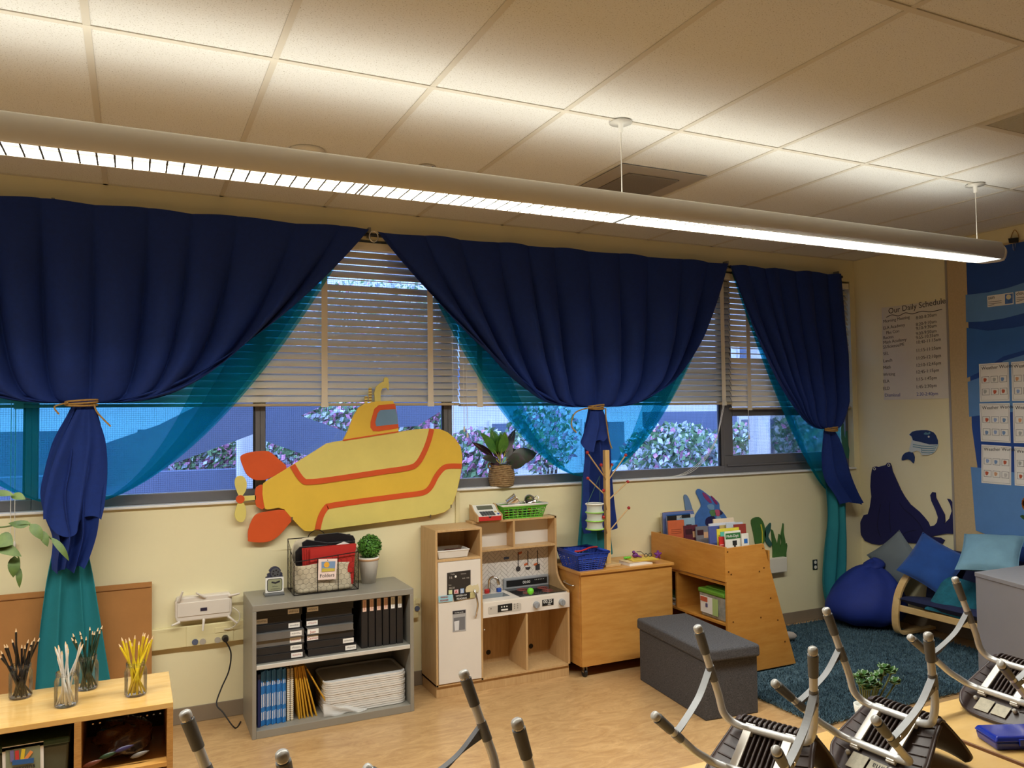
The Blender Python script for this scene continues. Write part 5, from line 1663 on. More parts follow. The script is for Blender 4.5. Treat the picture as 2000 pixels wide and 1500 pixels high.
# magnets
for nm_, L, cc, lab in (('magnet', [(876, 1153), (883, 1152), (883, 1160), (876, 1161)], (206, 214, 168), 'pale green square magnet on the fridge screen print'),
                       ('magnet', [(887, 1152), (895, 1151), (895, 1159), (887, 1160)], (226, 190, 196), 'pink letter magnet beside the green square'),
                       ('magnet', [(899, 1150), (906, 1149), (906, 1158), (899, 1159)], (150, 178, 220), 'blue letter B magnet on the fridge screen print'),
                       ('magnet', [(909, 1152), (911, 1146), (914, 1144), (918, 1142), (922, 1144), (926, 1143), (930, 1143), (933, 1140), (936, 1150), (934, 1157), (918, 1156), (910, 1157)], (214, 200, 160), 'cream cloud shaped magnet near the fridge handle'),
                       ('magnet', [(856, 1165), (884, 1161), (884, 1174), (857, 1177)], (150, 200, 214), 'pale blue strip magnet at the left of the fridge door'),
                       ('magnet', [(885, 1163), (918, 1157), (918, 1168), (887, 1174)], (28, 26, 26), 'black strip magnet in the middle of the fridge door'),
                       ('magnet', [(915, 1158), (928, 1155), (928, 1167), (916, 1169)], (206, 196, 140), 'small cream patterned magnet by the fridge handle')):
    t = thing(nm_, lab, 'magnet', PY(*L[-1], yf - 0.002), 0, 'fridge magnets')
    dp_ = 0.005 if cc[0] in (28, 150) else 0.0035
    MB().prism([PY(a, c_, yf - 0.0032 - (0.001 if cc[0] == 28 else 0)) for a, c_ in L], (0, -0.002, 0)).build('plate', mat('magnet_%d_%d' % cc[:2], cc, 0.5), t)
    yy = yf - 0.0066
    if 'letter B' in lab:
        letters([('B', 0.028, at(FACE_Y, PY(902.5, 1157.5, yy)), 'CENTER')], m_white, t)
    elif 'pink' in lab:
        letters([('A', 0.026, at(FACE_Y, PY(891, 1158.5, yy)), 'CENTER')], m_red, t)
    elif 'pale blue' in lab:
        letters([('FRIEND', 0.015, at(FACE_Y, PY(868, 1168, yy)), 'CENTER'), ('READER', 0.015, at(FACE_Y, PY(868, 1174, yy)), 'CENTER')], m_rink, t)
    elif 'black' in lab:
        letters([('CITIZEN OF', 0.014, at(FACE_Y, PY(901, 1164.5, yy)), 'CENTER'), ('READING', 0.016, at(FACE_Y, PY(902, 1170.5, yy)), 'CENTER')], m_led, t)
# utensil decals hanging on the backsplash
yb = KY1 - 0.0102
for k, (px, y0_, y1_) in enumerate(((1012, 1078, 1116), (1031, 1076, 1114), (1050, 1075, 1112))):
    ut = MB()
    a, e = PY(px, y0_, yb), PY(px, y1_ - 10, yb)
    band(ut, [a, e], 0.006, (0, -1, 0), 0.001)
    h = PY(px, y1_ - 5, yb)
    if k == 0:
        ut.cyl(h, h - Vector((0, 0.001, 0)), 0.018, n=18)
    elif k == 1:
        ut.prism([h + Vector((0.020 * math.cos(t), 0, 0.006 - 0.020 * math.sin(t))) for t in [PI * i / 12 for i in range(13)]], (0, -0.001, 0))
    else:
        ut.box((h.x - 0.017, yb - 0.001, h.z - 0.022), (h.x + 0.017, yb, h.z + 0.020))
    uo = ut.build(['slotted_spoon_print', 'ladle_print', 'spatula_print'][k], mat('utensil_dark', (58, 54, 56), 0.5), bs)
    c = PY(px + (4 if k == 0 else -4), 1080 if k == 0 else 1102, yb - 0.0015)
    MB().boxm((0.026, 0.001, 0.014), at(Matrix.Rotation(-0.3, 4, 'Y'), c)).build('sticker', mat('sticker_orange', (196, 96, 50), 0.6), uo)
c = PY(990, 1090, yb - 0.0012)
MB().box((c.x - 0.022, yb - 0.001, c.z - 0.008), (c.x + 0.016, yb, c.z + 0.008)).build('sticker', mat('sticker_blue', (88, 106, 150), 0.6), bs)
# loose items on and in the kitchen
c = PZ(1032, 1160, cz + 0.004)
tag(MB().ball((c.x, c.y - 0.03, cz + 0.004 + 0.023), 0.023, 18, 12).build('toy_ball', mat('lime_ball', (110, 206, 50), 0.35, var=0.05)), 'lime green toy ball on the black hob', 'ball')
# white tray in the fridge niche
t = thing('food_tray', 'white tray with dark toy pieces in the open niche above the fridge', 'tray', (1.81, 4.7, 0.841))
tx0_, tx1_, ty0_, ty1_ = KX0 + T_ + 0.004, 1.915, KY0 + 0.012, KY0 + 0.19
def fr4(x0, x1, y0, y1, z):
    return [(x0, y0, z), (x1, y0, z), (x1, y1, z), (x0, y1, z)]
b = MB()
b.add(fr4(tx0_ + .012, tx1_ - .012, ty0_ + .012, ty1_ - .012, 0.842) + fr4(tx0_ + .003, tx1_ - .003, ty0_ + .003, ty1_ - .003, 0.884) + fr4(tx0_, tx1_, ty0_, ty1_, 0.886) + fr4(tx0_, tx1_, ty0_, ty1_, 0.893) + fr4(tx0_ + .007, tx1_ - .007, ty0_ + .007, ty1_ - .007, 0.893) + fr4(tx0_ + .015, tx1_ - .015, ty0_ + .015, ty1_ - .015, 0.850),
      [(3, 2, 1, 0)] + [(r * 4 + i, r * 4 + (i + 1) % 4, r * 4 + 4 + (i + 1) % 4, r * 4 + 4 + i) for r in range(5) for i in range(4)] + [(20, 21, 22, 23)])
b.build('tub', m_tray, t, bevel=0.002)
for k in range(3):
    MB().ball((1.80 + 0.035 * k, ty0_ + 0.09, 0.872), 0.026, 10, 6, (1.2, 0.8, 0.6)).build('toy_food', mat('toy_brown', (74, 40, 30), 0.6), t)
# cash register
c0 = PY(922, 1018, UY - 0.01)
t = thing('toy_cash_register', 'white toy cash register with a red drawer on the kitchen top', 'cash register', (2.11, UY, 1.036))
rx0, rx1, ry0 = 2.02, 2.20, UY - 0.035
ry1 = ry0 + 0.14
for xx in (rx0, rx1 - 0.008):
    MB().prism([(xx, ry0, 1.036), (xx, ry0, 1.076), (xx, ry0 + 0.065, 1.10), (xx, ry1 - 0.03, 1.135), (xx, ry1, 1.138), (xx, ry1, 1.036)], (0.008, 0, 0)).build('side_panel', m_beech, t)
MB().prism([(rx0 + 0.008, ry0 + 0.002, 1.07), (rx0 + 0.008, ry0 + 0.065, 1.096), (rx0 + 0.008, ry1 - 0.03, 1.130), (rx0 + 0.008, ry1 - 0.004, 1.132), (rx0 + 0.008, ry1 - 0.004, 1.04), (rx0 + 0.008, ry0 + 0.02, 1.04)], (rx1 - rx0 - 0.016, 0, 0)).build('body', m_white, t)
dw = MB().box((rx0 + 0.010, ry0, 1.040), (rx1 - 0.010, ry0 + 0.12, 1.068)).build('drawer', m_red, t, bevel=0.001)
MB().prism([((rx0 + rx1) / 2 + 0.01 * math.cos(a), ry0 - 0.0006, 1.068 - 0.01 * math.sin(a)) for a in [PI * i / 10 for i in range(11)]], (0, 0.001, 0)).build('finger_notch', m_black, dw)
def slope(x, s, off=0.001):
    """point on the sloping keypad: s 0..1"""
    y = ry0 + 0.065 * s
    return Vector((x, y, 1.0705 + 0.026 * s + off))
kp = MB()
for i in range(5):
    for j in range(3):
        a = slope(rx0 + 0.045 + 0.020 * i, 0.22 + 0.27 * j)
        kp.boxm((0.016, 0.014, 0.005), at(Matrix.Rotation(math.atan2(0.026, 0.065), 4, 'X'), a))
kp.build('keys', mat('key_grey', (70, 72, 76), 0.5), t)
for dx_, cc in ((0.15, mat('key_yellow', (226, 190, 120), 0.5)), (0.158, MATS['tap_blue'])):
    a = slope(rx0 + dx_, 0.75 if dx_ < 0.155 else 0.3)
    MB().boxm((0.012, 0.012, 0.005), at(Matrix.Rotation(0.38, 4, 'X'), a)).build('key', cc, t)
MB().boxm((0.11, 0.034, 0.003), at(Matrix.Rotation(math.atan2(0.034, 0.045), 4, 'X'), Vector(((rx0 + rx1) / 2, ry0 + 0.088, 1.1165)))).build('display', mat('lcd', (104, 106, 90), 0.3), t)


# plastic baskets
def basket(t, x0, x1, y0, y1, z0, h, m_, nx, ny, nz, flare=0.02, rim=0.012, solidband=0.0, bar=0.005):
    """tapered plastic basket with open grid sides"""
    def P(u, v, side):
        f_ = flare * v
        xa, xb, ya, yb_ = x0 - f_, x1 + f_, y0 - f_, y1 + f_
        z = z0 + h * v
        if side == 0:
            return Vector((xa + (xb - xa) * u, ya, z))
        if side == 1:
            return Vector((xb, ya + (yb_ - ya) * u, z))
        if side == 2:
            return Vector((xb - (xb - xa) * u, yb_, z))
        return Vector((xa, yb_ - (yb_ - ya) * u, z))
    b = MB()
    for side, n in ((0, nx), (1, ny), (2, nx), (3, ny)):
        for i in range(n + 1):
            b.tube([P(i / n, 0.02, side), P(i / n, 1, side)], bar * 0.6, 5, caps=False)
        for j in range(nz + 1):
            b.tube([P(0, j / nz * (1 - solidband), side), P(1, j / nz * (1 - solidband), side)], bar * 0.55, 5, caps=False)
    b.build('grid_wall', m_, t)
    c = [P(0, 1, s_) for s_ in range(4)]
    r_ = MB()
    for s_ in range(4):
        a, e = P(0, 1 - solidband, s_), P(1, 1 - solidband, s_)
        a2, e2 = P(0, 1, s_), P(1, 1, s_)
        if solidband:
            nrm = [(0, -1, 0), (1, 0, 0), (0, 1, 0), (-1, 0, 0)][s_]
            r_.add([a, e, e2, a2], [(0, 1, 2, 3)])
    r_.tube([P(0, 1, s_) for s_ in range(4)], rim * 0.6, 8, closed=True)
    r_.build('rim', m_, t)
    MB().box((x0, y0, z0), (x1, y1, z0 + 0.004)).build('base', m_, t)


t = thing('green_basket', 'lime green plastic basket of toy pots on the kitchen top', 'basket', (2.37, 4.85, 1.036))
gx0_, gx1_, gy0_, gy1_ = 2.235, 2.515, UY + 0.004, KY1 - 0.03
basket(t, gx0_, gx1_, gy0_, gy1_, 1.037, 0.085, m_green, 9, 5, 4, 0.022, 0.016, 0.2)
MB().tube([(gx0_ - 0.028, gy0_ - 0.028, 1.128), (gx1_ + 0.028, gy0_ - 0.028, 1.128), (gx1_ + 0.028, gy1_ + 0.02, 1.128), (gx0_ - 0.028, gy1_ + 0.02, 1.128)], 0.008, 6, closed=True).build('inner_rim', m_white, t)
rr = random.Random(9)
for k in range(7):
    cc = [(150, 60, 40), (70, 110, 60), (180, 170, 150), (110, 80, 60), (60, 70, 90), (190, 120, 60), (120, 140, 90)][k]
    cx = gx0_ + 0.035 + 0.035 * k
    tag(MB().ball((cx, gy0_ + 0.035 + 0.02 * (k % 2), 1.041 + 0.026), 0.026, 10, 7, (0.62, 0.8, 0.98)).build('toy_food', mat('toyfood_%d' % k, cc, 0.5)), ['brick red', 'leaf green', 'cream', 'brown', 'slate blue', 'orange brown', 'olive'][k] + ' toy food piece inside the green basket', 'toy', 'toy food in the green basket')
t = thing('toy_pot', 'shiny steel toy pot lying tilted in the green basket', 'toy pot', (2.29, 4.86, 1.1), 0, 'steel toy pots')
A_ = at(Matrix.Rotation(math.radians(52), 4, 'Y') @ Matrix.Rotation(math.radians(18), 4, 'X'), (2.275, 4.835, 1.125))
b = MB(A_)
b.lathe([(0.0, 0.0), (0.040, 0.0), (0.042, 0.004), (0.042, 0.072), (0.046, 0.075), (0.039, 0.074), (0.039, 0.006), (0.0, 0.004)], n=24)
b.build('body', m_chrome, t)
MB(A_).tube(spline([(0.041, 0.012, 0.06), (0.062, 0.010, 0.062), (0.062, -0.010, 0.062), (0.041, -0.012, 0.06)], 5), 0.003, 6).build('handle', m_chrome, t)
t = thing('toy_colander', 'steel toy colander with looped handle in the green basket', 'toy pot', (2.42, 4.86, 1.1), 0, 'steel toy pots')
A_ = at(Matrix.Rotation(math.radians(-28), 4, 'Z') @ Matrix.Rotation(math.radians(62), 4, 'X') @ Matrix.Rotation(math.radians(30), 4, 'Y'), (2.452, 4.862, 1.140))
MB(A_).lathe([(0.0, -0.036), (0.020, -0.034), (0.036, -0.022), (0.044, -0.002), (0.047, 0.0), (0.041, 0.001), (0.034, -0.019), (0.018, -0.030), (0.0, -0.032)], n=24).build('bowl', m_chrome, t)
q = MB(A_)
for i in range(3):
    for j in range(10):
        r_, a = 0.008 + 0.009 * i, 2 * PI * j / 10 + i
        z_ = -0.0315 + 0.0028 * i
        q.cyl((r_ * math.cos(a), r_ * math.sin(a), z_ - 0.001), (r_ * math.cos(a), r_ * math.sin(a), z_ + 0.003), 0.002, n=6)
q.build('holes', m_black, t)
MB(A_).tube(spline([(0.030, 0.033, 0.0), (0.050, 0.045, 0.006), (0.060, 0.030, 0.008), (0.045, 0.012, 0.0)], 6), 0.0035, 6).build('handle', m_chrome, t)

# ================================================================ ROLLING CART
CX0, CX1, CY0, CY1, CZ = 2.645, 3.40, 4.53, 4.905, 0.692
m_cart = mat('cart_birch', (206, 152, 80), 0.36, col2=(190, 132, 62), vs=4, stretch=(1.2, 1.2, 7), coat=0.2)
t = thing('wooden_cart', 'closed wooden storage cart on casters between toy kitchen and book display', 'cart', (3.0, CY0, 0))
MB().box((CX0, CY0, CZ - 0.020), (CX1, CY1, CZ)).build('top', m_cart, t, bevel=0.003)
MB().box((CX0 + 0.012, CY0 + 0.012, 0.075), (CX1 - 0.012, CY0 + 0.028, CZ - 0.020)).build('front_panel', m_cart, t, bevel=0.001)
MB().box((CX0 + 0.008, CY0 + 0.028, 0.075), (CX0 + 0.024, CY1, CZ - 0.020)).build('side_panel', m_cart, t)
MB().box((CX1 - 0.024, CY0 + 0.028, 0.075), (CX1 - 0.008, CY1, CZ - 0.020)).build('side_panel', m_cart, t)
MB().box((CX0 + 0.024, CY1 - 0.014, 0.075), (CX1 - 0.024, CY1, CZ - 0.020)).build('back_panel', m_cart, t)
MB().box((CX0 + 0.02, CY0 + 0.02, 0.075), (CX1 - 0.02, CY1, 0.09)).build('bottom_panel', m_cart, t)
for cx in (CX0 + 0.05, CX1 - 0.06):
    for cy in (CY0 + 0.05, CY1 - 0.06):
        ca = MB().cyl((cx - 0.009, cy, 0.026), (cx + 0.009, cy, 0.026), 0.026, n=18).build('caster', m_black, t)
        f_ = MB()
        f_.box((cx - 0.013, cy - 0.012, 0.03), (cx - 0.010, cy + 0.012, 0.075)).box((cx + 0.010, cy - 0.012, 0.03), (cx + 0.013, cy + 0.012, 0.075))
        f_.build('fork', m_chrome, ca)
hx = CX0 + 0.008
hz = 0.60
MB().tube(spline([(hx, CY1 - 0.16, hz), (hx - 0.019, CY1 - 0.16, hz), (hx - 0.021, CY1 - 0.21, hz - 0.004), (hx - 0.021, CY0 + 0.12, hz - 0.006), (hx - 0.019, CY0 + 0.085, hz - 0.006), (hx, CY0 + 0.085, hz - 0.006)], 5), 0.005, 8).build('handle', m_chrome, t)

# blue basket on the cart
m_bb = mat('blue_plastic', (34, 66, 168), 0.4, var=0.06)
t = thing('blue_basket', 'blue plastic shopping basket with red handle on the wooden cart', 'basket', (2.74, 4.68, CZ))
bx0_, bx1_, by0_, by1_ = 2.665, 2.845, 4.575, 4.80
basket(t, bx0_, bx1_, by0_, by1_, CZ + 0.001, 0.115, m_bb, 8, 9, 6, 0.03, 0.018, 0.3, 0.006)
MB().tube(spline([(bx0_ + 0.0, by0_ + 0.06, CZ + 0.122), (bx0_ + 0.05, by0_ + 0.05, CZ + 0.124), (bx1_ - 0.04, by0_ + 0.09, CZ + 0.132), (bx1_ + 0.02, by0_ + 0.10, CZ + 0.130)], 6), 0.006, 8).build('handle', m_red, t)
q = MB()
for k in range(5):
    q.boxm((0.06, 0.05, 0.03), at(Matrix.Rotation(0.5 * k, 4, 'Z'), (bx0_ + 0.05 + 0.022 * k, by0_ + 0.07 + 0.02 * (k % 3), CZ + 0.022 + 0.006 * (k % 2))))
q.build('contents', mat('basket_contents', (60, 74, 130), 0.5, var=0.3, vs=30), t)

# peg tree with mesh lantern
py_ = 4.665
px_ = PY(1185, 960, 4.665).x
t = thing('peg_tree', 'wooden peg tree with red-tipped dowels standing on the cart', 'peg stand', (px_, py_, CZ))
m_dow = mat('dowel', (206, 170, 118), 0.5, var=0.06)
MB().box((px_ - 0.017, py_ - 0.017, CZ), (px_ + 0.017, py_ + 0.017, PY(1185, 879, py_).z)).build('post', mat('post_pine', (222, 186, 124), 0.5, col2=(206, 164, 100), vs=6, stretch=(8, 8, 1)), t, bevel=0.002)
MB().box((px_ - 0.06, py_ - 0.07, CZ), (px_ + 0.06, py_ + 0.07, CZ + 0.018)).build('base', m_dow, t, bevel=0.003)
m_bead = mat('red_bead', (170, 40, 36), 0.35)
for tip, root, dy in (((1147, 884), (1183, 935), -0.06), ((1222, 889), (1188, 938), -0.02), ((1174, 908), (1184, 940), -0.11), ((1195, 908), (1189, 930), 0.07), ((1148, 934), (1180, 965), -0.02), ((1226, 941), (1190, 975), 0.02), ((1179, 958), (1185, 1000), -0.12), ((1228, 992), (1192, 1035), -0.02), ((1179, 1010), (1186, 1045), -0.12), ((1160, 990), (1182, 1020), 0.02)):
    a, e = PY(*tip, py_ + dy), PY(*root, py_)
    d_ = MB().tube([e, a], 0.0048, 8).build('dowel', m_dow, t)
    MB().ball(a, 0.0115, 12, 8).build('bead', m_bead, d_)
t = thing('mesh_lantern', 'white mesh lantern with lime green hoops hanging on the peg tree', 'lantern', PY(1160, 1033, py_ - 0.09))
ly = py_ - 0.075
c = PY(1161, 985, ly)
zt_, zb2 = PY(1160, 984, ly).z, PY(1160, 1033, ly).z
prof = []
for k in range(25):
    v = k / 24
    prof.append((0.058 - 0.007 * abs(math.sin(3 * PI * v)), zb2 + (zt_ - zb2) * v))
MB().lathe(prof, (c.x, ly, 0), 26).build('mesh_body', mat('lantern_mesh', (206, 208, 196), 0.8, alpha=0.75), t)
for k in (0, 1, 2, 3):
    z_ = zb2 + (zt_ - zb2) * k / 3
    MB().tube([(c.x + 0.059 * math.cos(a), ly + 0.059 * math.sin(a), z_) for a in [2 * PI * i / 26 for i in range(26)]], 0.0045, 6, closed=True).build('hoop', mat('hoop_lime', (150, 206, 84), 0.5) if k < 3 else m_white, t)
MB().tube([(c.x - 0.056, ly, zt_), PY(1171, 930, py_ - 0.04), (c.x + 0.056, ly + 0.02, zt_)], 0.0018, 5).build('string', mat('string_green', (70, 110, 84), 0.8), t)

# books and toys on the cart
z = CZ
for k, (w_, d_, h_, cc, rz, lab) in enumerate(((0.20, 0.13, 0.026, (222, 190, 146), 0.05, 'thick tan book at the bottom of the pile on the cart'), (0.20, 0.13, 0.006, (224, 190, 70), -0.12, 'thin yellow book on top of the tan one on the cart'))):
    p = Vector((3.14 + 0.05 * k, 4.62 - 0.0 * k, z))
    t = thing('book', lab, 'book', p, rz, 'books on the cart', local=True)
    MB().box((-w_ / 2, -d_ / 2, 0), (w_ / 2, d_ / 2, 0.002)).box((-w_ / 2, -d_ / 2, h_ - 0.002), (w_ / 2, d_ / 2, h_)).build('cover', mat('cartbook_%d' % k, cc, 0.4, var=0.1, vs=20), t)
    MB().box((-w_ / 2 + 0.003, -d_ / 2 + 0.003, 0.002), (w_ / 2 - 0.003, d_ / 2 - 0.003, h_ - 0.002)).build('pages', m_paper, t)
    z += h_
m_pur = mat('purple_plastic', (112, 48, 128), 0.45)
t = thing('toy_figure', 'purple plastic toy piece lying on the yellow book', 'toy', (3.17, 4.64, z))
MB().ball((3.165, 4.66, z + 0.018), 0.018, 12, 8, (1.3, 0.8, 1)).build('body', m_pur, t)
MB().ball((3.150, 4.655, z + 0.040), 0.012, 10, 8).build('head', m_pur, t)
MB().tube([(3.175, 4.65, z + 0.014), (3.205, 4.64, z + 0.005)], [0.009, 0.004], 6).build('tail', m_pur, t)
p = PZ(1285, 1092, CZ)
t = thing('toy_figure', 'purple plastic star-shaped toy at the right end of the cart', 'toy', (p.x, p.y, CZ))
for k in range(5):
    a = 2 * PI * k / 5 + 0.3
    MB().tube([(p.x, p.y, CZ + 0.032), (p.x + 0.030 * math.cos(a), p.y, CZ + 0.032 + 0.030 * math.sin(a))], [0.013, 0.007], 8).build('arm', m_pur, t)
t = thing('toy_figure', 'small green toy caterpillar beads on the cart', 'toy', (3.08, 4.65, z))
for k in range(4):
    MB().ball((3.075 + 0.014 * k, 4.655, z + 0.008), 0.009, 8, 6).build('bead', m_green, t)
t = thing('toy_glasses', 'black wire toy glasses beside the purple toys', 'toy', (3.22, 4.65, z))
q = MB()
for k in range(2):
    q.tube([(3.235 + 0.034 * k + 0.014 * math.cos(a), 4.63, z + 0.016 + 0.012 * math.sin(a)) for a in [2 * PI * i / 14 for i in range(14)]], 0.0022, 5, closed=True)
q.tube([(3.222, 4.63, z + 0.02), (3.215, 4.66, z + 0.038), (3.19, 4.68, z + 0.036)], 0.0022, 5)
q.build('frame', m_black, t)

# ================================================================ BOOK DISPLAY
m_bd = mat('display_birch', (204, 144, 66), 0.34, col2=(190, 126, 50), vs=4, stretch=(1.5, 1.5, 8), coat=0.2)
DX, DY0, DY1 = 3.472, 4.085, 4.90
EP = [(3.478, 0.026), (3.482, 0.845), (3.80, 0.852), (4.060, 0.026)]
t = thing('book_display', 'angled wooden book display filled with picture books, on the blue rug', 'book display', (3.75, DY0, 0.03))
for y in (DY0, DY1 - 0.018):
    MB().prism([(x, y, z) for x, z in EP], (0, 0.018, 0)).build('end_panel', m_bd, t, bevel=0.001)
q = MB()
for px, py in ((1421, 1078), (1490, 1071), (1423, 1117), (1428, 1122), (1492, 1109), (1483, 1116), (1505, 1168), (1432, 1215), (1486, 1206), (1519, 1211), (1533, 1253), (1546, 1302)):
    c = PY(px, py, DY0)
    MB().cyl((c.x, DY0 - 0.0015, c.z), (c.x, DY0 + 0.001, c.z), 0.0055, n=10).build('screw', mat('screw_bronze', (120, 76, 34), 0.4, 0.6), t)
yi0, yi1 = DY0 + 0.018, DY1 - 0.018
MB().box((DX, yi0 - 0.017, 0.628), (DX + 0.016, DY1, 0.853)).build('front_rail', m_bd, t, bevel=0.001)
MB().box((DX + 0.016, yi0, 0.60), (3.87, yi1, 0.616)).build('book_shelf', m_bd, t)
MB().box((3.855, yi0, 0.616), (3.868, yi1, 0.80)).build('back_rail', m_bd, t)
MB().box((DX + 0.002, yi0, 0.343), (3.96, yi1, 0.359)).build('shelf', m_bd, t, bevel=0.001)
MB().box((DX + 0.002, yi0, 0.06), (4.04, yi1, 0.078)).build('shelf', m_bd, t)
MB().box((DX + 0.003, 4.605, 0.359), (3.9, 4.621, 0.60)).build('divider', m_bd, t)
MB().box((DX + 0.003, 4.5, 0.078), (3.9, 4.516, 0.343)).build('divider', m_bd, t)
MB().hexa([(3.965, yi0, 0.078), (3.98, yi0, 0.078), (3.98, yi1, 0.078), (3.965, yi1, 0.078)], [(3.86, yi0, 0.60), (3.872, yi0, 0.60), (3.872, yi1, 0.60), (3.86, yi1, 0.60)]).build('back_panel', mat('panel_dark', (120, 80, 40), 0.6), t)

# books standing in the display, covers turned to -y
bk_list = [  # y, x0, x1, ztop, thickness, colour, label
    (4.86, 3.55, 3.80, 0.985, 0.010, (206, 196, 160), 'cream picture book at the back of the display near the wall'),
    (4.835, 3.56, 3.83, 0.995, 0.010, (214, 150, 60), 'orange edged picture book near the wall in the display'),
    (4.81, 3.53, 3.81, 0.995, 0.012, (104, 120, 176), 'periwinkle picture book in the left half of the display'),
    (4.79, 3.55, 3.80, 0.970, 0.010, (226, 220, 208), 'white picture book behind the dark blue one'),
    (4.76, 3.53, 3.74, 0.985, 0.010, (40, 92, 160), 'blue picture book with a dark upper band in the display'),
    (4.735, 3.60, 3.76, 0.955, 0.008, (150, 180, 200), 'pale blue picture book beside the dark blue one'),
    (4.70, 3.495, 3.635, 0.950, 0.012, (206, 104, 66), 'terracotta orange book at the far left of the display'),
    (4.585, 3.545, 3.665, 0.925, 0.010, (92, 40, 52), 'maroon book in the middle of the display'),
    (4.56, 3.63, 3.74, 0.915, 0.008, (120, 116, 120), 'grey book behind the maroon one'),
    (4.40, 3.66, 3.84, 0.985, 0.010, (228, 206, 178), 'peach picture book rising highest in the right half'),
    (4.375, 3.60, 3.83, 0.960, 0.010, (214, 214, 220), 'white picture book under the peach one'),
    (4.355, 3.58, 3.80, 0.945, 0.012, (84, 96, 160), 'indigo picture book in the right half of the display'),
    (4.335, 3.66, 3.83, 0.950, 0.008, (196, 170, 110), 'tan picture book with a curved cover in the right half'),
    (4.315, 3.70, 3.845, 0.965, 0.008, (200, 206, 214), 'grey white picture book at the right of the display'),
    (4.29, 3.745, 3.85, 0.955, 0.008, (150, 60, 50), 'red brown book at the right end of the display'),
    (4.265, 3.60, 3.745, 0.930, 0.006, (66, 60, 96), 'dark violet book in the right half of the display'),
    (4.235, 3.55, 3.74, 0.945, 0.006, (228, 206, 70), 'yellow reader behind the multi-digit workbook'),
    (4.21, 3.56, 3.73, 0.928, 0.006, (90, 180, 160), 'mint green reader behind the workbook'),
    (4.175, 3.565, 3.70, 0.935, 0.006, (232, 228, 216), 'white workbook with a green title panel at the display front'),
    (4.155, 3.69, 3.75, 0.915, 0.006, (230, 226, 214), 'small white reader with a blue dot at the display front'),
    (4.195, 3.532, 3.575, 0.90, 0.006, (200, 46, 44), 'small red book peeking out left of the white workbook'),
]
for y, x0, x1, zt_, th, cc, lab in bk_list:
    z0_ = 0.617
    t = thing('book', lab, 'book', ((x0 + x1) / 2, y, z0_), 0, 'books in the book display')
    nm_ = 'bookcover_%d_%d_%d' % cc
    ln = 0.018
    b = MB()
    yb_ = y + ln
    def sl(xa, xb, ya, yb2, za, zb3):
        return ([(xa, ya, za), (xb, ya, za), (xb, yb2, za), (xa, yb2, za)], [(xa, ya + ln, zb3), (xb, ya + ln, zb3), (xb, yb2 + ln, zb3), (xa, yb2 + ln, zb3)])
    b.hexa(*sl(x0, x1, y, y + 0.0015, z0_, zt_)).hexa(*sl(x0, x1, y + th - 0.0015, y + th, z0_, zt_)).hexa(*sl(x0, x0 + 0.0015, y + 0.0015, y + th - 0.0015, z0_, zt_))
    b.build('cover', mat(nm_, cc, 0.4, var=0.06, vs=18), t)
    MB().hexa(*sl(x0 + 0.003, x1 - 0.003, y + 0.0017, y + th - 0.0017, z0_ + 0.003, zt_ - 0.004)).build('pages', m_paper, t)
    # printed panel on the cover
    H = zt_ - z0_
    def pt(u, v, off=0.0012):
        return Vector((x0 + (x1 - x0) * u, y + ln * v - off, z0_ + H * v))
    pr = None
    if 'dark upper band' in lab:
        pr = [((0.0, 0.80), (1, 0.98), (34, 30, 28)), ((0.4, 0.84), (0.62, 0.97), (216, 208, 196)), ((0.05, 0.56), (0.5, 0.7), (70, 150, 150))]
    elif 'terracotta' in lab:
        pr = [((0.15, 0.80), (0.8, 0.81), (150, 70, 40)), ((0.15, 0.76), (0.85, 0.77), (150, 70, 40)), ((0.15, 0.72), (0.8, 0.73), (150, 70, 40))]
    elif 'maroon' in lab:
        pr = [((0.1, 0.80), (0.6, 0.92), (60, 26, 34)), ((0.62, 0.72), (0.98, 0.86), (206, 160, 120))]
    elif 'peach' in lab:
        pr = [((0.08, 0.90), (0.75, 0.91), (170, 130, 100)), ((0.08, 0.87), (0.6, 0.88), (170, 130, 100))]
    elif 'green title' in lab:
        pr = [((0.03, 0.84), (0.97, 0.96), (50, 112, 58)), ((0.45, 0.70), (0.72, 0.80), (40, 40, 40)), ((0.53, 0.6), (0.64, 0.70), (40, 40, 40))]
    elif 'blue dot' in lab:
        pr = [((0.3, 0.78), (0.8, 0.88), (40, 104, 180)), ((0.3, 0.6), (0.8, 0.68), (190, 80, 50))]
    elif 'small red' in lab:
        pr = [((0.1, 0.80), (0.8, 0.82), (226, 190, 180))]
    elif 'pale blue' in lab:
        pr = [((0.5, 0.76), (0.8, 0.86), (40, 40, 60)), ((0.1, 0.6), (0.9, 0.7), (96, 140, 170))]
    elif 'periwinkle' in lab:
        pr = [((0.1, 0.9), (0.9, 0.95), (190, 200, 226))]
    elif 'curved cover' in lab:
        pr = [((0.1, 0.85), (0.9, 0.93), (222, 198, 140))]
    if pr:
        for a, e, c3 in pr:
            q = MB()
            q.add([pt(a[0], a[1]), pt(e[0], a[1]), pt(e[0], e[1]), pt(a[0], e[1]), pt(a[0], a[1], 0), pt(e[0], a[1], 0), pt(e[0], e[1], 0), pt(a[0], e[1], 0)], [(0, 1, 2, 3), (0, 4, 5, 1), (1, 5, 6, 2), (2, 6, 7, 3), (3, 7, 4, 0)])
            q.build('cover_print', mat('print_%d_%d_%d' % c3, c3, 0.5), t)
        if 'green title' in lab:
            letters([('Multi-Digit', 0.024, at(Matrix.Rotation(0.0, 4, 'X') @ FACE_Y, pt(0.08, 0.875, 0.0016)))], m_led, t)
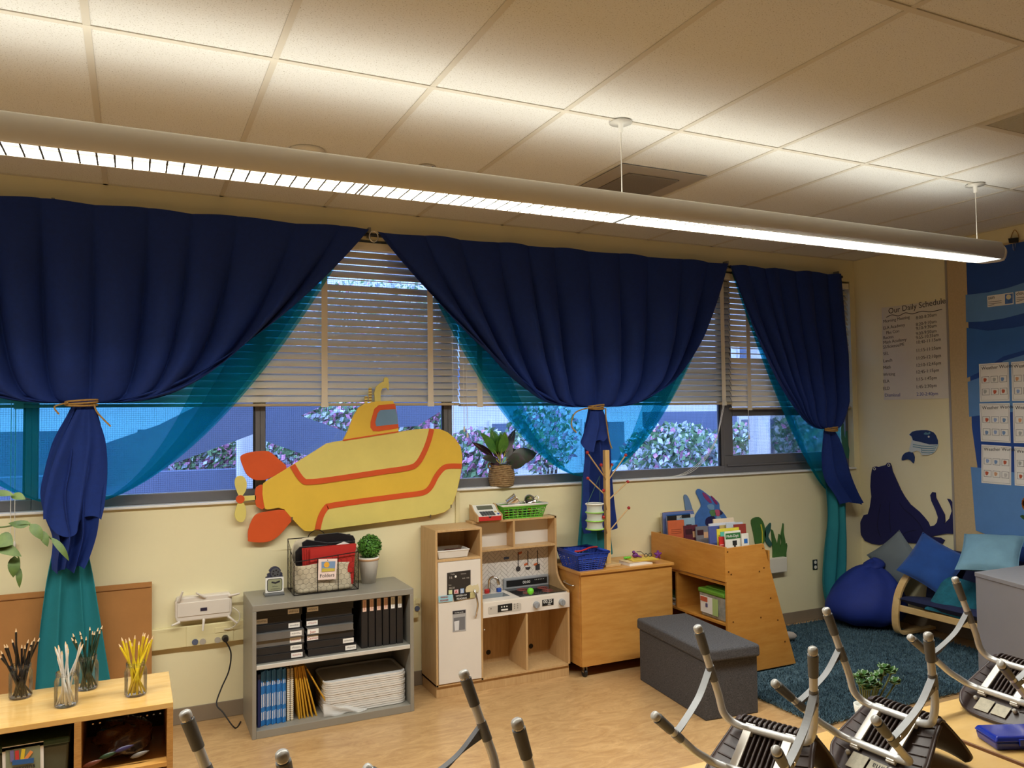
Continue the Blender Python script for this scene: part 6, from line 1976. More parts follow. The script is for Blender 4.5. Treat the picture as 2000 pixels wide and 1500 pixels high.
# green lidded box in the display
t = thing('lidded_box', 'clear storage box with green lid on the display shelf', 'storage box', (3.56, 4.3, 0.36))
ox0, ox1, oy0, oy1 = DX + 0.012, DX + 0.25, 4.115, 4.375
MB().hexa(fr4(ox0 + 0.01, ox1 - 0.01, oy0 + 0.01, oy1 - 0.01, 0.360), fr4(ox0, ox1, oy0, oy1, 0.515)).build('box', mat('clear_box', (150, 148, 140), 0.25, var=0.25, vs=25, coat=0.4), t, bevel=0.008)
MB().box((ox0 - 0.006, oy0 - 0.004, 0.515), (ox1 + 0.006, oy1 + 0.004, 0.545)).build('lid', mat('lid_green', (92, 142, 46), 0.4), t, bevel=0.008)
MB().box((ox0 + 0.03, oy0 + 0.03, 0.545), (ox1 - 0.03, oy1 - 0.03, 0.556)).build('lid_panel', MATS['lid_green'], t, bevel=0.006)
lb = MB().hexa([(ox0 + 0.0015, oy0 + 0.12, 0.385), (ox0 + 0.0045, oy0 + 0.12, 0.385), (ox0 + 0.0045, oy1 - 0.015, 0.385), (ox0 + 0.0015, oy1 - 0.015, 0.385)], [(ox0 - 0.0015, oy0 + 0.12, 0.495), (ox0 + 0.0005, oy0 + 0.12, 0.495), (ox0 + 0.0005, oy1 - 0.015, 0.495), (ox0 - 0.0015, oy1 - 0.015, 0.495)]).build('label', m_paper, t)
MB().box((ox0 - 0.004, oy0 + 0.17, 0.46), (ox0 - 0.001, oy1 - 0.02, 0.49)).build('label_print', mat('print_rust', (186, 84, 56), 0.6), lb)
MB().box((ox0 - 0.003, oy0 + 0.17, 0.425), (ox0 + 0.001, oy1 - 0.07, 0.450)).build('label_print', mat('print_violet', (80, 80, 120), 0.6), lb)
MB().box((ox0 - 0.003, oy0 + 0.065, 0.385), (ox0 + 0.0008, oy0 + 0.118, 0.495)).build('leaf_label', mat('print_leaf', (170, 190, 120), 0.6), lb)
# papers stacked in the back cubby
z = 0.36
for k in range(6):
    cc = [(222, 218, 210), (190, 188, 182), (230, 226, 216), (120, 130, 120), (214, 210, 202), (60, 86, 50)][k]
    th = [0.008, 0.012, 0.010, 0.008, 0.010, 0.014][k]
    tag(MB().boxm((0.22, 0.19, th), at(Matrix.Rotation(0.06 * ((k * 3) % 4 - 1.5), 4, 'Z'), (DX + 0.135, 4.75, z + th / 2))).build('magazine', mat('mag_%d' % k, cc, 0.5)), ['bottom', 'second from bottom', 'third from bottom', 'fourth from bottom', 'fifth from bottom', 'top'][k] + ' item of the flat pile in the dark display cubby', 'magazine', 'flat pile in the display cubby')
    z += th

# ================================================================ OTTOMAN
m_ott = mat('charcoal_tweed', (92, 90, 92), 0.95, col2=(46, 45, 48), vs=130, bump=0.4, bs=300, stretch=(1, 1, 2.2))
A = Vector((2.98, 4.369, 0)); B = Vector((2.903, 3.606, 0)); C_ = Vector((3.26, 3.567, 0))
D_ = A + (C_ - B)
t = thing('storage_ottoman', 'charcoal tweed storage bench standing in front of the book display', 'ottoman', (A + C_) / 2)
oh = 0.395
ce_ = (A + C_) / 2


def inset(p, f_, z):
    q = ce_ + (Vector((p.x, p.y, 0)) - ce_) * f_
    return (q.x, q.y, z)


MB().hexa([inset(p, 0.98, 0.0) for p in (B, C_, D_, A)], [inset(p, 0.98, oh - 0.07) for p in (B, C_, D_, A)]).build('box', m_ott, t, bevel=0.006)
MB().hexa([inset(p, 1.035, oh - 0.07) for p in (B, C_, D_, A)], [inset(p, 1.03, oh) for p in (B, C_, D_, A)]).build('lid', m_ott, t, bevel=0.016, seg=4)

# ================================================================ SEA DECORATIONS ON THE WALL, RIGHT
m_fish = mat('fish_blue', (70, 116, 186), 0.6, var=0.12, vs=14)
yF = YW - 0.012
t = thing('fish_cutout', 'painted blue fish cutout with coloured patches behind the books', 'wall decoration', (PY(1395, 1030, yF).x, yF, 0.9))
fo = [(1360, 962), (1364, 955), (1372, 958), (1385, 968), (1398, 976), (1405, 984), (1406, 994), (1412, 1000), (1420, 1012), (1423, 1025), (1418, 1040), (1400, 1052), (1385, 1055), (1366, 1046), (1358, 1030), (1358, 1010), (1364, 998), (1370, 988), (1366, 975)]
MB().prism(smooth_loop(wpts(fo, yF), 3), (0, 0.01, 0)).build('body', m_fish, t)
MB().prism(smooth_loop(wpts([(1336, 970), (1340, 966), (1346, 974), (1352, 992), (1356, 1006), (1342, 1004), (1338, 985)], yF), 3), (0, 0.01, 0)).build('tail', mat('fish_slate', (112, 140, 178), 0.6), t)
for L, cc in (([(1372, 962), (1380, 966), (1390, 980), (1386, 982), (1376, 972)], (150, 60, 120)), ([(1388, 968), (1396, 974), (1402, 984), (1397, 984)], (140, 50, 110)), ([(1382, 986), (1394, 986), (1394, 996), (1384, 994)], (120, 160, 200)), ([(1386, 998), (1396, 996), (1398, 1006), (1390, 1008)], (96, 140, 90)), ([(1397, 996), (1406, 997), (1405, 1008), (1398, 1006)], (196, 90, 120)), ([(1380, 1012), (1394, 1008), (1398, 1020), (1386, 1028), (1378, 1024)], (40, 34, 80)), ([(1400, 1008), (1408, 1010), (1406, 1018), (1400, 1016)], (130, 170, 196)), ([(1405, 996), (1412, 1002), (1406, 1006)], (50, 40, 70))):
    MB().prism(smooth_loop(wpts(L, yF - 0.002), 3), (0, 0.002, 0)).build('scale', mat('scale_%d_%d_%d' % cc, cc, 0.5), t)
c = PY(1412, 1018, yF - 0.002)
ey = MB().cyl((c.x, yF - 0.003, c.z), (c.x, yF, c.z), 0.015, n=16).build('eye', m_white, t)
MB().cyl((c.x, yF - 0.0045, c.z - 0.002), (c.x, yF - 0.003, c.z - 0.002), 0.009, n=14).build('pupil', m_black, ey)
t = thing('turtle_cutout', 'green striped leaf fish cutout between the books and the grass', 'wall decoration', (PY(1500, 1040, yF).x, yF, 0.85))
m_gr = mat('cutout_green', (64, 108, 48), 0.7, var=0.15, vs=12)
MB().prism(smooth_loop(wpts([(1468, 1016), (1482, 1010), (1490, 1018), (1494, 1030), (1496, 1048), (1490, 1064), (1478, 1068), (1472, 1040)], yF), 3), (0, 0.01, 0)).build('body', m_gr, t)
MB().prism(smooth_loop(wpts([(1494, 1036), (1502, 1024), (1506, 1022), (1505, 1036), (1501, 1048), (1508, 1062), (1504, 1068), (1497, 1060), (1494, 1048)], yF), 3), (0, 0.01, 0)).build('fin', mat('cutout_teal', (46, 92, 84), 0.7, var=0.1), t)
band(MB(), wpts([(1486, 1024), (1489, 1040), (1489, 1060)], yF - 0.002), 0.012, (0, -1, 0), 0.002).build('stripe', mat('cutout_yellow', (206, 196, 60), 0.7), t)
g_ = [(1510, 1095), (1510, 1075), (1508, 1050), (1507, 1034), (1510, 1036), (1514, 1050), (1519, 1064), (1521, 1050), (1522, 1043), (1525, 1046), (1524, 1060), (1524, 1072), (1527, 1060), (1526, 1044), (1530, 1022), (1531, 1024), (1531, 1040), (1534, 1056), (1535, 1066), (1537, 1061), (1538, 1066), (1536, 1080), (1536, 1094)]
tag(MB().prism(wpts(g_, yF), (0, 0.01, 0)).build('grass_cutout', m_gr), 'green sea grass cutout standing on the white wall box', 'wall decoration')
a, e = PY(1496, 1097, YW - 0.05), PY(1538, 1126, YW - 0.05)
t = thing('wall_box', 'cream raceway end box on the wall beside the book display', 'wall box', (a.x, YW - 0.03, e.z))
MB().box((a.x - 0.6, YW - 0.05, 0.437), (e.x, YW, 0.553)).build('cover', mat('box_white', (222, 216, 200), 0.5), t, bevel=0.004)
c = PY(1593, 1103, YW - 0.01)
t = thing('wall_outlet', 'dark wall outlet beside the right sheer curtain', 'outlet', c)
MB().box((c.x - 0.026, YW - 0.007, c.z - 0.042), (c.x + 0.026, YW, c.z + 0.042)).build('plate', mat('outlet_dark', (38, 50, 54), 0.4), t, bevel=0.003)
for dz in (-0.02, 0.02):
    MB().cyl((c.x, YW - 0.0075, c.z + dz), (c.x, YW - 0.0105, c.z + dz), 0.014, n=16).build('socket', m_white, t)

# ================================================================ RUG
m_rug = mat('rug_blue', (82, 108, 120), 0.95, col2=(54, 80, 94), vs=22, bump=0.6, bs=90)
rug = thing('rug', 'shaggy slate blue rug in the reading corner', 'rug', (4.5, 4.0, 0))
rp_ = [(3.42, 3.27), (5.45, 3.27), (5.45, 4.86), (3.42, 4.86)]
MB().hexa([(x, y, 0.001) for x, y in rp_], [(x, y, 0.014) for x, y in rp_]).build('backing', m_rug, rug, bevel=0.006)
rr = random.Random(4)
vs, fs = [], []
for k in range(60000):
    x, y = rr.uniform(3.405, 5.46), rr.uniform(3.255, 4.86)
    if k > 40000:
        x, y = rr.uniform(3.4, 4.6), rr.uniform(3.25, 3.8)
    if 3.46 < x < 4.07 and y > 4.07:
        continue
    a = rr.uniform(0, 6.28)
    h = rr.uniform(0.010, 0.022)
    dx_, dy_ = 0.004 * math.cos(a), 0.004 * math.sin(a)
    lx, ly = rr.gauss(0, 0.009), rr.gauss(0, 0.009)
    i = len(vs)
    vs += [(x - dx_, y - dy_, 0.010), (x + dx_, y + dy_, 0.010), (x + lx, y + ly, 0.012 + h)]
    fs.append((i, i + 1, i + 2))
q = MB()
q.v, q.f, q.sm = vs, fs, [False] * len(fs)
q.build('pile', m_rug, rug, kind='stuff')
RZ = 0.026

# ================================================================ BEANBAG
m_bean = mat('beanbag_blue', (16, 42, 128), 0.75, var=0.08, vs=9, bump=0.1, bs=30)
t = thing('beanbag', 'royal blue beanbag slumped in the corner beside the couch', 'beanbag', (5.26, 4.56, RZ))
def fn(u, v):
    a = 2 * PI * u
    th = PI * v
    r_ = math.sin(th) ** 0.75
    z = 0.5 + 0.5 * math.cos(th)
    wr = 1 + 0.02 * math.sin(9 * a + 5 * v) + 0.02 * math.sin(5 * a - 7 * v)
    lob = 1 + 0.10 * math.cos(2 * a + 0.6) * (1 - z) + 0.05 * math.sin(3 * a)
    sx = 0.335 * (1 - 0.48 * z ** 1.3) * wr * lob
    return (5.29 + sx * r_ * math.cos(a) + 0.09 * z, 4.56 + 0.345 * (1 - 0.46 * z ** 1.3) * wr * lob * r_ * math.sin(a) + 0.02 * z, RZ + 0.46 * z ** 0.95 + 0.014 * math.sin(6 * a + 3) * math.sin(th))
MB().grid(fn, 52, 26, True).build('bag', m_bean, t)
def fn(u, v):
    a, th = 2 * PI * u, PI * v
    return (5.40 + 0.09 * math.sin(th) * math.cos(a) * (1 + 0.15 * math.sin(5 * a)), 4.57 + 0.085 * math.sin(th) * math.sin(a), RZ + 0.455 + 0.045 * math.cos(th) + 0.02 * math.cos(a))
MB().grid(fn, 20, 10, True).build('top_fold', m_bean, t)

# ================================================================ COUCH
m_bent = mat('bentwood', (224, 190, 134), 0.4, col2=(206, 166, 106), vs=5, stretch=(3, 1, 3))
m_nav = mat('navy_cushion', (22, 30, 68), 0.85, var=0.1, vs=14, bump=0.08, bs=80)
t = thing('low_couch', 'low bentwood couch with navy seat cushion against the right wall', 'couch', (5.42, 3.75, RZ))
arm = [(5.60, 0.50), (5.46, 0.50), (5.34, 0.455), (5.255, 0.36), (5.215, 0.25), (5.205, 0.15), (5.215, 0.085), (5.245, 0.052), (5.30, 0.044), (5.45, 0.044), (5.62, 0.044)]
for y in (4.19, 3.28):
    pts = spline([(x, y, z) for x, z in arm], 8)
    q = MB()
    band(q, pts, 0.022, (0, 1, 0), 0.055)
    q.build('bent_arm', m_bent, t, bevel=0.003)
MB().box((5.225, 3.28, 0.215), (5.243, 4.245, 0.262)).build('front_rail', m_bent, t, bevel=0.003)
MB().box((5.55, 3.28, 0.17), (5.568, 4.245, 0.22)).build('back_rail', m_bent, t, bevel=0.003)
def cushion(b, x0, x1, y0, y1, z0, z1, th, nx=18, ny=36):
    """soft slab sloping from (x0,z0) to (x1,z1)"""
    for s_ in (1, -1):
        def fn(u, v, s_=s_):
            uu, vv = 2 * u - 1, 2 * v - 1
            e = (1 - abs(uu) ** 6) * (1 - abs(vv) ** 8)
            x = x0 + (x1 - x0) * u
            return (x, y0 + (y1 - y0) * v, z0 + (z1 - z0) * u + s_ * th / 2 * max(e, 0) ** 0.5 + th / 2)
        b.grid(fn, nx, ny)
b = MB()
cushion(b, 5.215, 5.56, 3.34, 4.20, 0.275, 0.225, 0.075)
b.build('seat_cushion', m_nav, t)
MB().hexa([(5.53, 3.32, 0.26), (5.60, 3.32, 0.26), (5.60, 4.22, 0.26), (5.53, 4.22, 0.26)], [(5.61, 3.32, 0.66), (5.672, 3.32, 0.66), (5.672, 4.22, 0.66), (5.61, 4.22, 0.66)]).build('back_cushion', m_nav, t, bevel=0.025, seg=4)


def pillow(name_lab, c, size, thick, M, m_, sag=0.0):
    t = thing('pillow', name_lab, 'pillow', c, 0, 'pillows on the couch')
    A = at(M, c)
    b = MB(A)
    for s_ in (1, -1):
        def fn(u, v, s_=s_):
            a, d_ = 2 * u - 1, 2 * v - 1
            pin = 1 - 0.10 * (1 - a * a) * abs(d_) ** 3 * 0.8
            pin2 = 1 - 0.10 * (1 - d_ * d_) * abs(a) ** 3 * 0.8
            e = max((1 - a * a) * (1 - d_ * d_), 0)
            w = 1 + 0.06 * math.sin(7 * a + 3 * d_) + 0.05 * math.sin(5 * d_ - 4 * a)
            return (size / 2 * a * pin2, size / 2 * d_ * pin, s_ * thick / 2 * e ** 0.45 * w)
        b.grid(fn, 22, 22)
    b.build('cover', m_, t)
    se = MB(A)
    edge = []
    for k in range(40):
        s_ = k / 10
        i = int(s_)
        f_ = 2 * (s_ - i) - 1
        a, d_ = [(f_, -1), (1, f_), (-f_, 1), (-1, -f_)][i]
        pin = 1 - 0.10 * (1 - a * a) * abs(d_) ** 3 * 0.8
        pin2 = 1 - 0.10 * (1 - d_ * d_) * abs(a) ** 3 * 0.8
        edge.append((size / 2 * a * pin2, size / 2 * d_ * pin, 0))
    se.tube(edge, 0.003, 5, closed=True)
    se.build('seam', m_, t)
    return t


def axes(xd, yd):
    """rotation whose local x and y follow the given directions"""
    x = Vector(xd).normalized()
    y = Vector(yd)
    y = (y - x * y.dot(x)).normalized()
    z = x.cross(y)
    return Matrix((x, y, z)).transposed().to_4x4()


# corners traced in the photo, each pillow on its own slanting plane
pillow('grey linen pillow standing behind the royal blue pillow', PX(1752, 1096, 5.53), 0.35, 0.11, axes((0.10, -0.62, -0.72), (0.22, -0.70, 0.66)), mat('pillow_grey', (112, 122, 128), 0.9, bump=0.1, bs=200))
pillow('royal blue velvet pillow lying in the middle of the couch', PX(1822, 1102, 5.42), 0.36, 0.12, axes((0.28, -0.80, -0.42), (0.55, -0.20, 0.70)), mat('pillow_blue', (24, 74, 150), 0.85, var=0.12, vs=10, sheen=0.3))
pillow('pale blue pillow on top, nearest the grey cabinet', PX(1934, 1080, 5.36), 0.38, 0.13, axes((0.35, -0.90, 0.05), (0.80, 0.25, 0.55)), mat('pillow_pale', (116, 156, 176), 0.9, var=0.06, vs=10, bump=0.1, bs=60))
pillow('teal fuzzy pillow on the seat, half hidden by the grey cabinet', PX(1872, 1168, 5.36), 0.34, 0.12, axes((0.15, -0.98, -0.12), (0.72, 0.05, 0.69)), mat('pillow_teal', (24, 98, 116), 0.95, var=0.2, vs=30, bump=0.4, bs=90))

# ================================================================ GREY CABINET AND SUNFLOWER
CH = 0.75
ca, cb_ = PZ(1903, 1117, CH), PZ(2000, 1143, CH)
dv = (cb_ - ca).normalized()
ba = dv.cross(Vector((0, 0, 1)))
if ba.x < 0:
    ba = -ba
ba = Vector((1, -0.02, 0)).normalized()
cn = [ca, ca + dv * 0.46, ca + dv * 0.46 + ba * 0.6, ca + ba * 0.6]
t = thing('grey_cabinet', 'plain grey cabinet at the right edge in front of the couch', 'cabinet', (cn[0].x, cn[0].y, 0))
m_cab = mat('cabinet_grey', (132, 130, 133), 0.45, var=0.03, vs=3)
cc_ = sum(cn, Vector((0, 0, 0))) / 4
def ins(p, f_, z):
    q = cc_ + (p - cc_) * f_
    return (q.x, q.y, z)
MB().hexa([ins(p, 0.985, 0.03) for p in cn], [ins(p, 0.985, CH - 0.026) for p in cn]).build('body', m_cab, t, bevel=0.002)
MB().hexa([ins(p, 1, CH - 0.026) for p in cn], [ins(p, 1, CH) for p in cn]).build('top', m_cab, t, bevel=0.003)
for p in cn:
    q = ins(p, 0.9, 0)
    MB().cyl((q[0], q[1], RZ if q[1] > 3.2 else 0.0), (q[0], q[1], 0.03), 0.02, n=10).build('foot', m_black, t)
sf = ins(cn[3], 0.35, CH)
t = thing('sunflower_vase', 'orange flowers in a vase at the right edge, standing on the grey cabinet', 'flowers', sf)
MB().lathe([(0.0, 0.0), (0.04, 0.0), (0.055, 0.05), (0.035, 0.12), (0.04, 0.14), (0.034, 0.14), (0.03, 0.12), (0.0, 0.11)], sf, 20).build('vase', m_white, t)
for (px, py), d_ in (((2000, 983), 0.0), ((2006, 1036), 0.02)):
    c = PY(px, py, sf[1] - 0.03 + d_)
    MB().tube(spline([(sf[0], sf[1], CH + 0.11), (sf[0] * 0.6 + c.x * 0.4, sf[1], CH + 0.2), c], 6), 0.004, 6).build('stem', mat('flower_stem', (70, 104, 50), 0.6), t)
    fl_ = MB().ball(c, 0.018, 12, 8, (1, 0.5, 1)).build('flower_head', mat('flower_core', (92, 56, 26), 0.9), t)
    for k in range(14):
        a = 2 * PI * k / 14
        b = MB()
        leaf(b, c + Vector((0.014 * math.cos(a), 0, 0.014 * math.sin(a))), c + Vector((0.045 * math.cos(a), -0.012, 0.045 * math.sin(a))), 0.018, (0, -1, 0.1))
        b.build('petal', mat('petal_orange', (236, 156, 50), 0.6), fl_)
b = MB()
c = PY(1992, 1008, sf[1])
leaf(b, c + Vector((0.06, 0, -0.02)), c, 0.03, (0, -1, 0.3))
b.build('leaf', MATS['flower_stem'], t)

# generic grey capsule behind the display, in place of a plush paw
p = PZ(1548, 1250, RZ)
t = MB()
t.tube([(p.x - 0.14, p.y + 0.06, RZ + 0.032), (p.x - 0.02, p.y + 0.01, RZ + 0.032), (p.x + 0.01, p.y - 0.005, RZ + 0.03), (p.x + 0.026, p.y - 0.012, RZ + 0.03)], [0.03, 0.032, 0.026, 0.010], 14)
tag(t.build('capsule', mat('capsule_grey', (172, 160, 150), 0.9)), 'small grey capsule in place of a plush paw on the rug behind the display end', 'stand-in')

# ================================================================ RIGHT WALL
xw = XR - 0.001


def wx(L, off):
    return [PX(px, py, XR - off) for px, py in L]


m_tack = mat('tackboard_tan', (196, 172, 132), 0.9, var=0.06, vs=60, bump=0.1, bs=200)
tb = struct(MB().box((XR - 0.014, 0.8, 0.55), (XR, 4.045, 2.93)).build('trim_3', m_tack))
MB().box((XR - 0.018, 4.045, 0.55), (XR, 4.062, 2.93)).build('edge_strip', mat('strip_grey', (176, 168, 158), 0.4, 0.4), tb)

m_b1 = mat('mural_navy', (32, 72, 150), 0.8, var=0.05)
m_b2 = mat('mural_sky', (92, 138, 196), 0.8, var=0.05)
m_b3 = mat('mural_mid', (54, 106, 180), 0.8, var=0.05)
t = thing('ocean_mural', 'blue wave paper mural covering the board on the right wall', 'mural', (XR - 0.016, 3.2, 0.6))
ytop = PX(1885, 495, XR - 0.016).z
MB().prism([(XR - 0.0165, 3.885, ytop), (XR - 0.0165, 1.0, ytop + 0.01), (XR - 0.0165, 1.0, 0.6), (XR - 0.0165, 3.80, 0.6), (XR - 0.0165, 3.83, 1.1), (XR - 0.0165, 3.885, 1.6)], (0.002, 0, 0)).build('backing_paper', m_b1, t)
waves = [([(1886, 576), (1905, 574), (1930, 571), (1970, 562), (2030, 542), (2030, 604), (1960, 622), (1920, 628), (1887, 629)], m_b2),
         ([(1890, 746), (1912, 738), (1960, 705), (2030, 684), (2030, 800), (1940, 808), (1893, 814)], m_b2),
         ([(1896, 912), (1930, 915), (2030, 930), (2030, 1078), (1960, 1056), (1906, 1036)], m_b2),
         ([(1888, 640), (1930, 646), (1980, 640), (2030, 630), (2030, 676), (1960, 696), (1915, 726), (1889, 738)], m_b3)]
for k, (L, m_) in enumerate(waves):
    MB().prism(wx(L, 0.0175), (-0.001, 0, 0)).build('wave', m_, t)
# binder clip with string loop
t = thing('binder_clip', 'black binder clip on a string loop above the blue mural', 'binder clip', PX(1980, 470, XR - 0.02))
MB().prism(wx([(1971, 466), (1990, 464), (1989, 474), (1973, 475)], 0.019), (-0.014, 0, 0)).build('jaw', m_black, t, bevel=0.001)
MB().tube(wx([(1978, 476), (1979, 488), (1982, 490), (1983, 476)], 0.03), 0.0015, 5).build('wire_arm', m_chrome, t)
MB().tube(spline(wx([(1974, 466), (1977, 456), (1982, 449), (1988, 456), (1990, 464)], 0.012), 5), 0.003, 5).build('string', m_twine, t)

# daily schedule poster
t = thing('schedule_poster', 'handwritten daily schedule poster on the right wall', 'poster', PX(1790, 780, XR))
ps = MB().prism(wx([(1722, 601), (1850, 585), (1857, 778), (1727, 781)], 0.002), (-0.0015, 0, 0)).build('sheet', mat('poster_paper', (222, 214, 200), 0.8, var=0.03), t)
xo = XR - 0.004
rows = [('Morning Meeting', '8:00-8:20am', 631, 624), ('ELA Academy', '8:20-9:10am', 644, 637), ('Pbs Con', '9:10-9:30am', 653, 645), ('Recess', '9:30-9:50am', 663, 655), ('Math Academy', '9:55-10:35am', 672, 663), ('SS/Science/PE', '10:40-11:15am', 681, 672),
        ('SEL', '11:15-11:25am', 694, 688), ('Lunch', '11:25-12:10pm', 708, 703), ('Math', '12:10-12:45pm', 721, 717), ('Writing', '12:45-1:15pm', 735, 730), ('ELA', '1:15-1:45pm', 748, 744), ('ELD', '1:45-2:30pm', 762, 759)]
it = []
SL = Matrix.Rotation(0.04, 4, 'Z')
for a, c_, ya, yc in rows:
    ind = 6 if a == 'Pbs Con' else 0
    it.append((a, 0.037, at(FACE_X @ SL, PX(1725 + ind, ya, xo))))
    it.append((c_, 0.037, at(FACE_X @ SL, PX(1789, yc, xo))))
it.append(('Our Daily Schedule', 0.066, at(FACE_X @ SL, PX(1735, 613, xo))))
letters(it, mat('marker_grey', (66, 60, 58), 0.8), ps)
letters([('Dismissal', 0.040, at(FACE_X, PX(1728, 775, xo))), ('2:30-2:40pm', 0.038, at(FACE_X, PX(1790, 773, xo)))], mat('marker_blue', (70, 80, 150), 0.8), ps)
band(MB(), spline(wx([(1731, 620), (1742, 615), (1755, 617), (1768, 611), (1782, 613), (1800, 608), (1818, 609), (1840, 604)], 0.004), 4), 0.006, (-1, 0, 0), 0.0004).build('underline', MATS['marker_grey'], ps)

# octopus
m_oct = mat('octopus_navy', (24, 26, 84), 0.75, var=0.08, vs=8)
t = thing('octopus_cutout', 'dark blue octopus cutout on the right wall above the pillows', 'wall decoration', PX(1760, 1060, XR))
O = [(1704, 918), (1706, 912), (1712, 911), (1717, 912), (1731, 908), (1734, 904), (1739, 904), (1742, 910), (1744, 920), (1752, 938), (1760, 956), (1768, 970), (1779, 985), (1797, 1000), (1806, 1010), (1814, 1020), (1817, 1028), (1826, 1026), (1831, 1020), (1833, 1010), (1828, 995), (1820, 978), (1818, 967), (1822, 961), (1828, 962), (1829, 972), (1838, 990), (1846, 1005), (1847, 1018), (1844, 1024), (1855, 1013), (1860, 998), (1857, 985), (1851, 974), (1856, 975), (1864, 985), (1867, 1000), (1867, 1020), (1867, 1043), (1850, 1042), (1832, 1045), (1820, 1048), (1838, 1050), (1846, 1055), (1842, 1062), (1826, 1056), (1812, 1053), (1800, 1062), (1780, 1060), (1760, 1058), (1740, 1060), (1718, 1064), (1704, 1062), (1690, 1056), (1683, 1045), (1680, 1030), (1682, 1018), (1688, 1006), (1696, 1004), (1700, 990), (1703, 970), (1701, 950), (1702, 930)]
MB().prism(wx(O, 0.003), (-0.008, 0, 0)).build('body', m_oct, t)
for px, py in ((1708, 915.5), (1736, 908.5)):
    c = PX(px, py, XR - 0.011)
    e_ = MB().cyl(c, c - Vector((0.002, 0, 0)), 0.013, n=14).build('eye', m_white, t)
    MB().cyl(c - Vector((0.002, 0, 0)), c - Vector((0.0035, 0, 0)), 0.007, n=12).build('pupil', m_black, e_)
for L in ([(1720, 985), (1716, 1005), (1714, 1030), (1720, 1050)], [(1738, 980), (1737, 1010), (1740, 1040)], [(1757, 982), (1766, 995), (1784, 1010), (1800, 1030), (1806, 1050)], [(1790, 1035), (1770, 1040), (1755, 1050)]):
    band(MB(), spline(wx(L, 0.0115), 5), 0.004, (-1, 0, 0), 0.0006).build('tentacle_line', mat('octopus_line', (12, 12, 44), 0.8), t)

# whale
t = thing('whale_cutout', 'small navy whale cutout with striped belly on the right wall', 'wall decoration', PX(1800, 890, XR))
W1 = [(1776, 849), (1782, 843), (1790, 841), (1800, 840), (1810, 840), (1818, 842), (1824, 845), (1828, 850), (1832, 860), (1833, 870), (1830, 878), (1826, 883), (1820, 887), (1812, 889), (1801, 889), (1798, 883), (1792, 880), (1786, 882), (1780, 885), (1777, 882), (1777, 876), (1780, 866), (1782, 858), (1780, 852)]
m_wn = mat('whale_navy', (30, 52, 104), 0.7, var=0.05)
m_wl = mat('whale_pale', (206, 214, 214), 0.7)
m_wt = mat('whale_teal', (98, 146, 164), 0.7)
MB().prism(wx(W1, 0.003), (-0.006, 0, 0)).build('body', m_wl, t)
MB().prism(wx([(1776, 849), (1782, 843), (1790, 841), (1800, 840), (1810, 840), (1818, 842), (1824, 845), (1828, 850), (1832, 860), (1832, 868), (1815, 868), (1800, 864), (1783, 860), (1782, 856), (1780, 852)], 0.009), (-0.001, 0, 0)).build('back', m_wn, t)
for k in range(4):
    y = 871 + 4.2 * k
    band(MB(), wx([(1780 + (3 if k < 2 else 20), y - 3), (1800, y), (1815, y + 1), (1831 - 2.5 * k, y - 0.5)], 0.010), 0.006, (-1, 0, 0), 0.0008).build('stripe', m_wt, t)
MB().prism(smooth_loop(wx([(1778, 882), (1783, 884), (1787, 893), (1785, 905), (1780, 900), (1774, 897), (1768, 898), (1762, 899), (1763, 891), (1768, 885), (1773, 883)], 0.003), 2), (-0.006, 0, 0)).build('tail', m_wn, t)
c = PX(1814, 853, XR - 0.0105)
MB().cyl(c, c - Vector((0.001, 0, 0)), 0.008, n=12).build('eye', m_white, t)
MB().prism(smooth_loop(wx([(1804, 848), (1808, 844), (1812, 846), (1816, 843), (1817, 847), (1811, 849)], 0.0105), 2), (-0.001, 0, 0)).build('bow', m_wt, t)

# picture cards and worksheets on the mural
m_sky = mat('photo_blue', (70, 110, 180), 0.5, var=0.2, vs=30)
for k, (L, word, im, lab) in enumerate((([(1928, 578), (1979, 571), (1980, 594), (1929, 600)], 'sun', [(1963, 575), (1978, 573), (1978, 592), (1963, 594)], 'white card reading sun with a blue photo, on the mural'),
                                    ([(1983, 570), (2034, 563), (2034, 586), (1984, 594)], 'cloud', None, 'white card reading cloud at the right edge of the mural'))):
    t = thing('word_card', lab, 'card', PX(*L[3], XR - 0.02), 0, 'word cards on the mural')
    sh_ = MB().prism(wx(L, 0.0195), (-0.001, 0, 0)).build('sheet', m_paper, t)
    letters([(word, 0.036, at(FACE_X @ Matrix.Rotation(0.06, 4, 'Z'), PX(L[0][0] + 2, L[0][1] + 7.5, XR - 0.0215)))], m_ink, sh_)
    q = MB()
    for j in range(3):
        a, e = PX(L[0][0] + 2, L[0][1] + 12 + 3.6 * j, XR - 0.0212), PX(L[0][0] + (28 if j < 2 else 14), L[0][1] + 9.5 + 3.6 * j, XR - 0.0212)
        band(q, [a, e], 0.004, (-1, 0, 0), 0.0003)
    q.build('text_line', mat('print_grey', (130, 126, 126), 0.8), sh_)
    if im:
        MB().prism(wx(im, 0.0205), (-0.001, 0, 0)).build('photo', m_sky, sh_)
        c = PX(1970, 580, XR - 0.0218)
        MB().cyl(c, c - Vector((0.0006, 0, 0)), 0.018, n=14).build('sun_glow', mat('photo_sun', (226, 220, 190), 0.6), sh_)
ws = [[(1912, 711), (1970, 707), (1972, 783), (1914, 785)], [(1975, 707), (2034, 703), (2036, 783), (1977, 783)], [(1913, 788), (1972, 787), (1974, 865), (1916, 862)], [(1978, 787), (2038, 786), (2038, 866), (1980, 865)], [(1917, 868), (1975, 872), (1975, 948), (1917, 943)], [(1981, 872), (2038, 876), (2038, 952), (1982, 948)]]
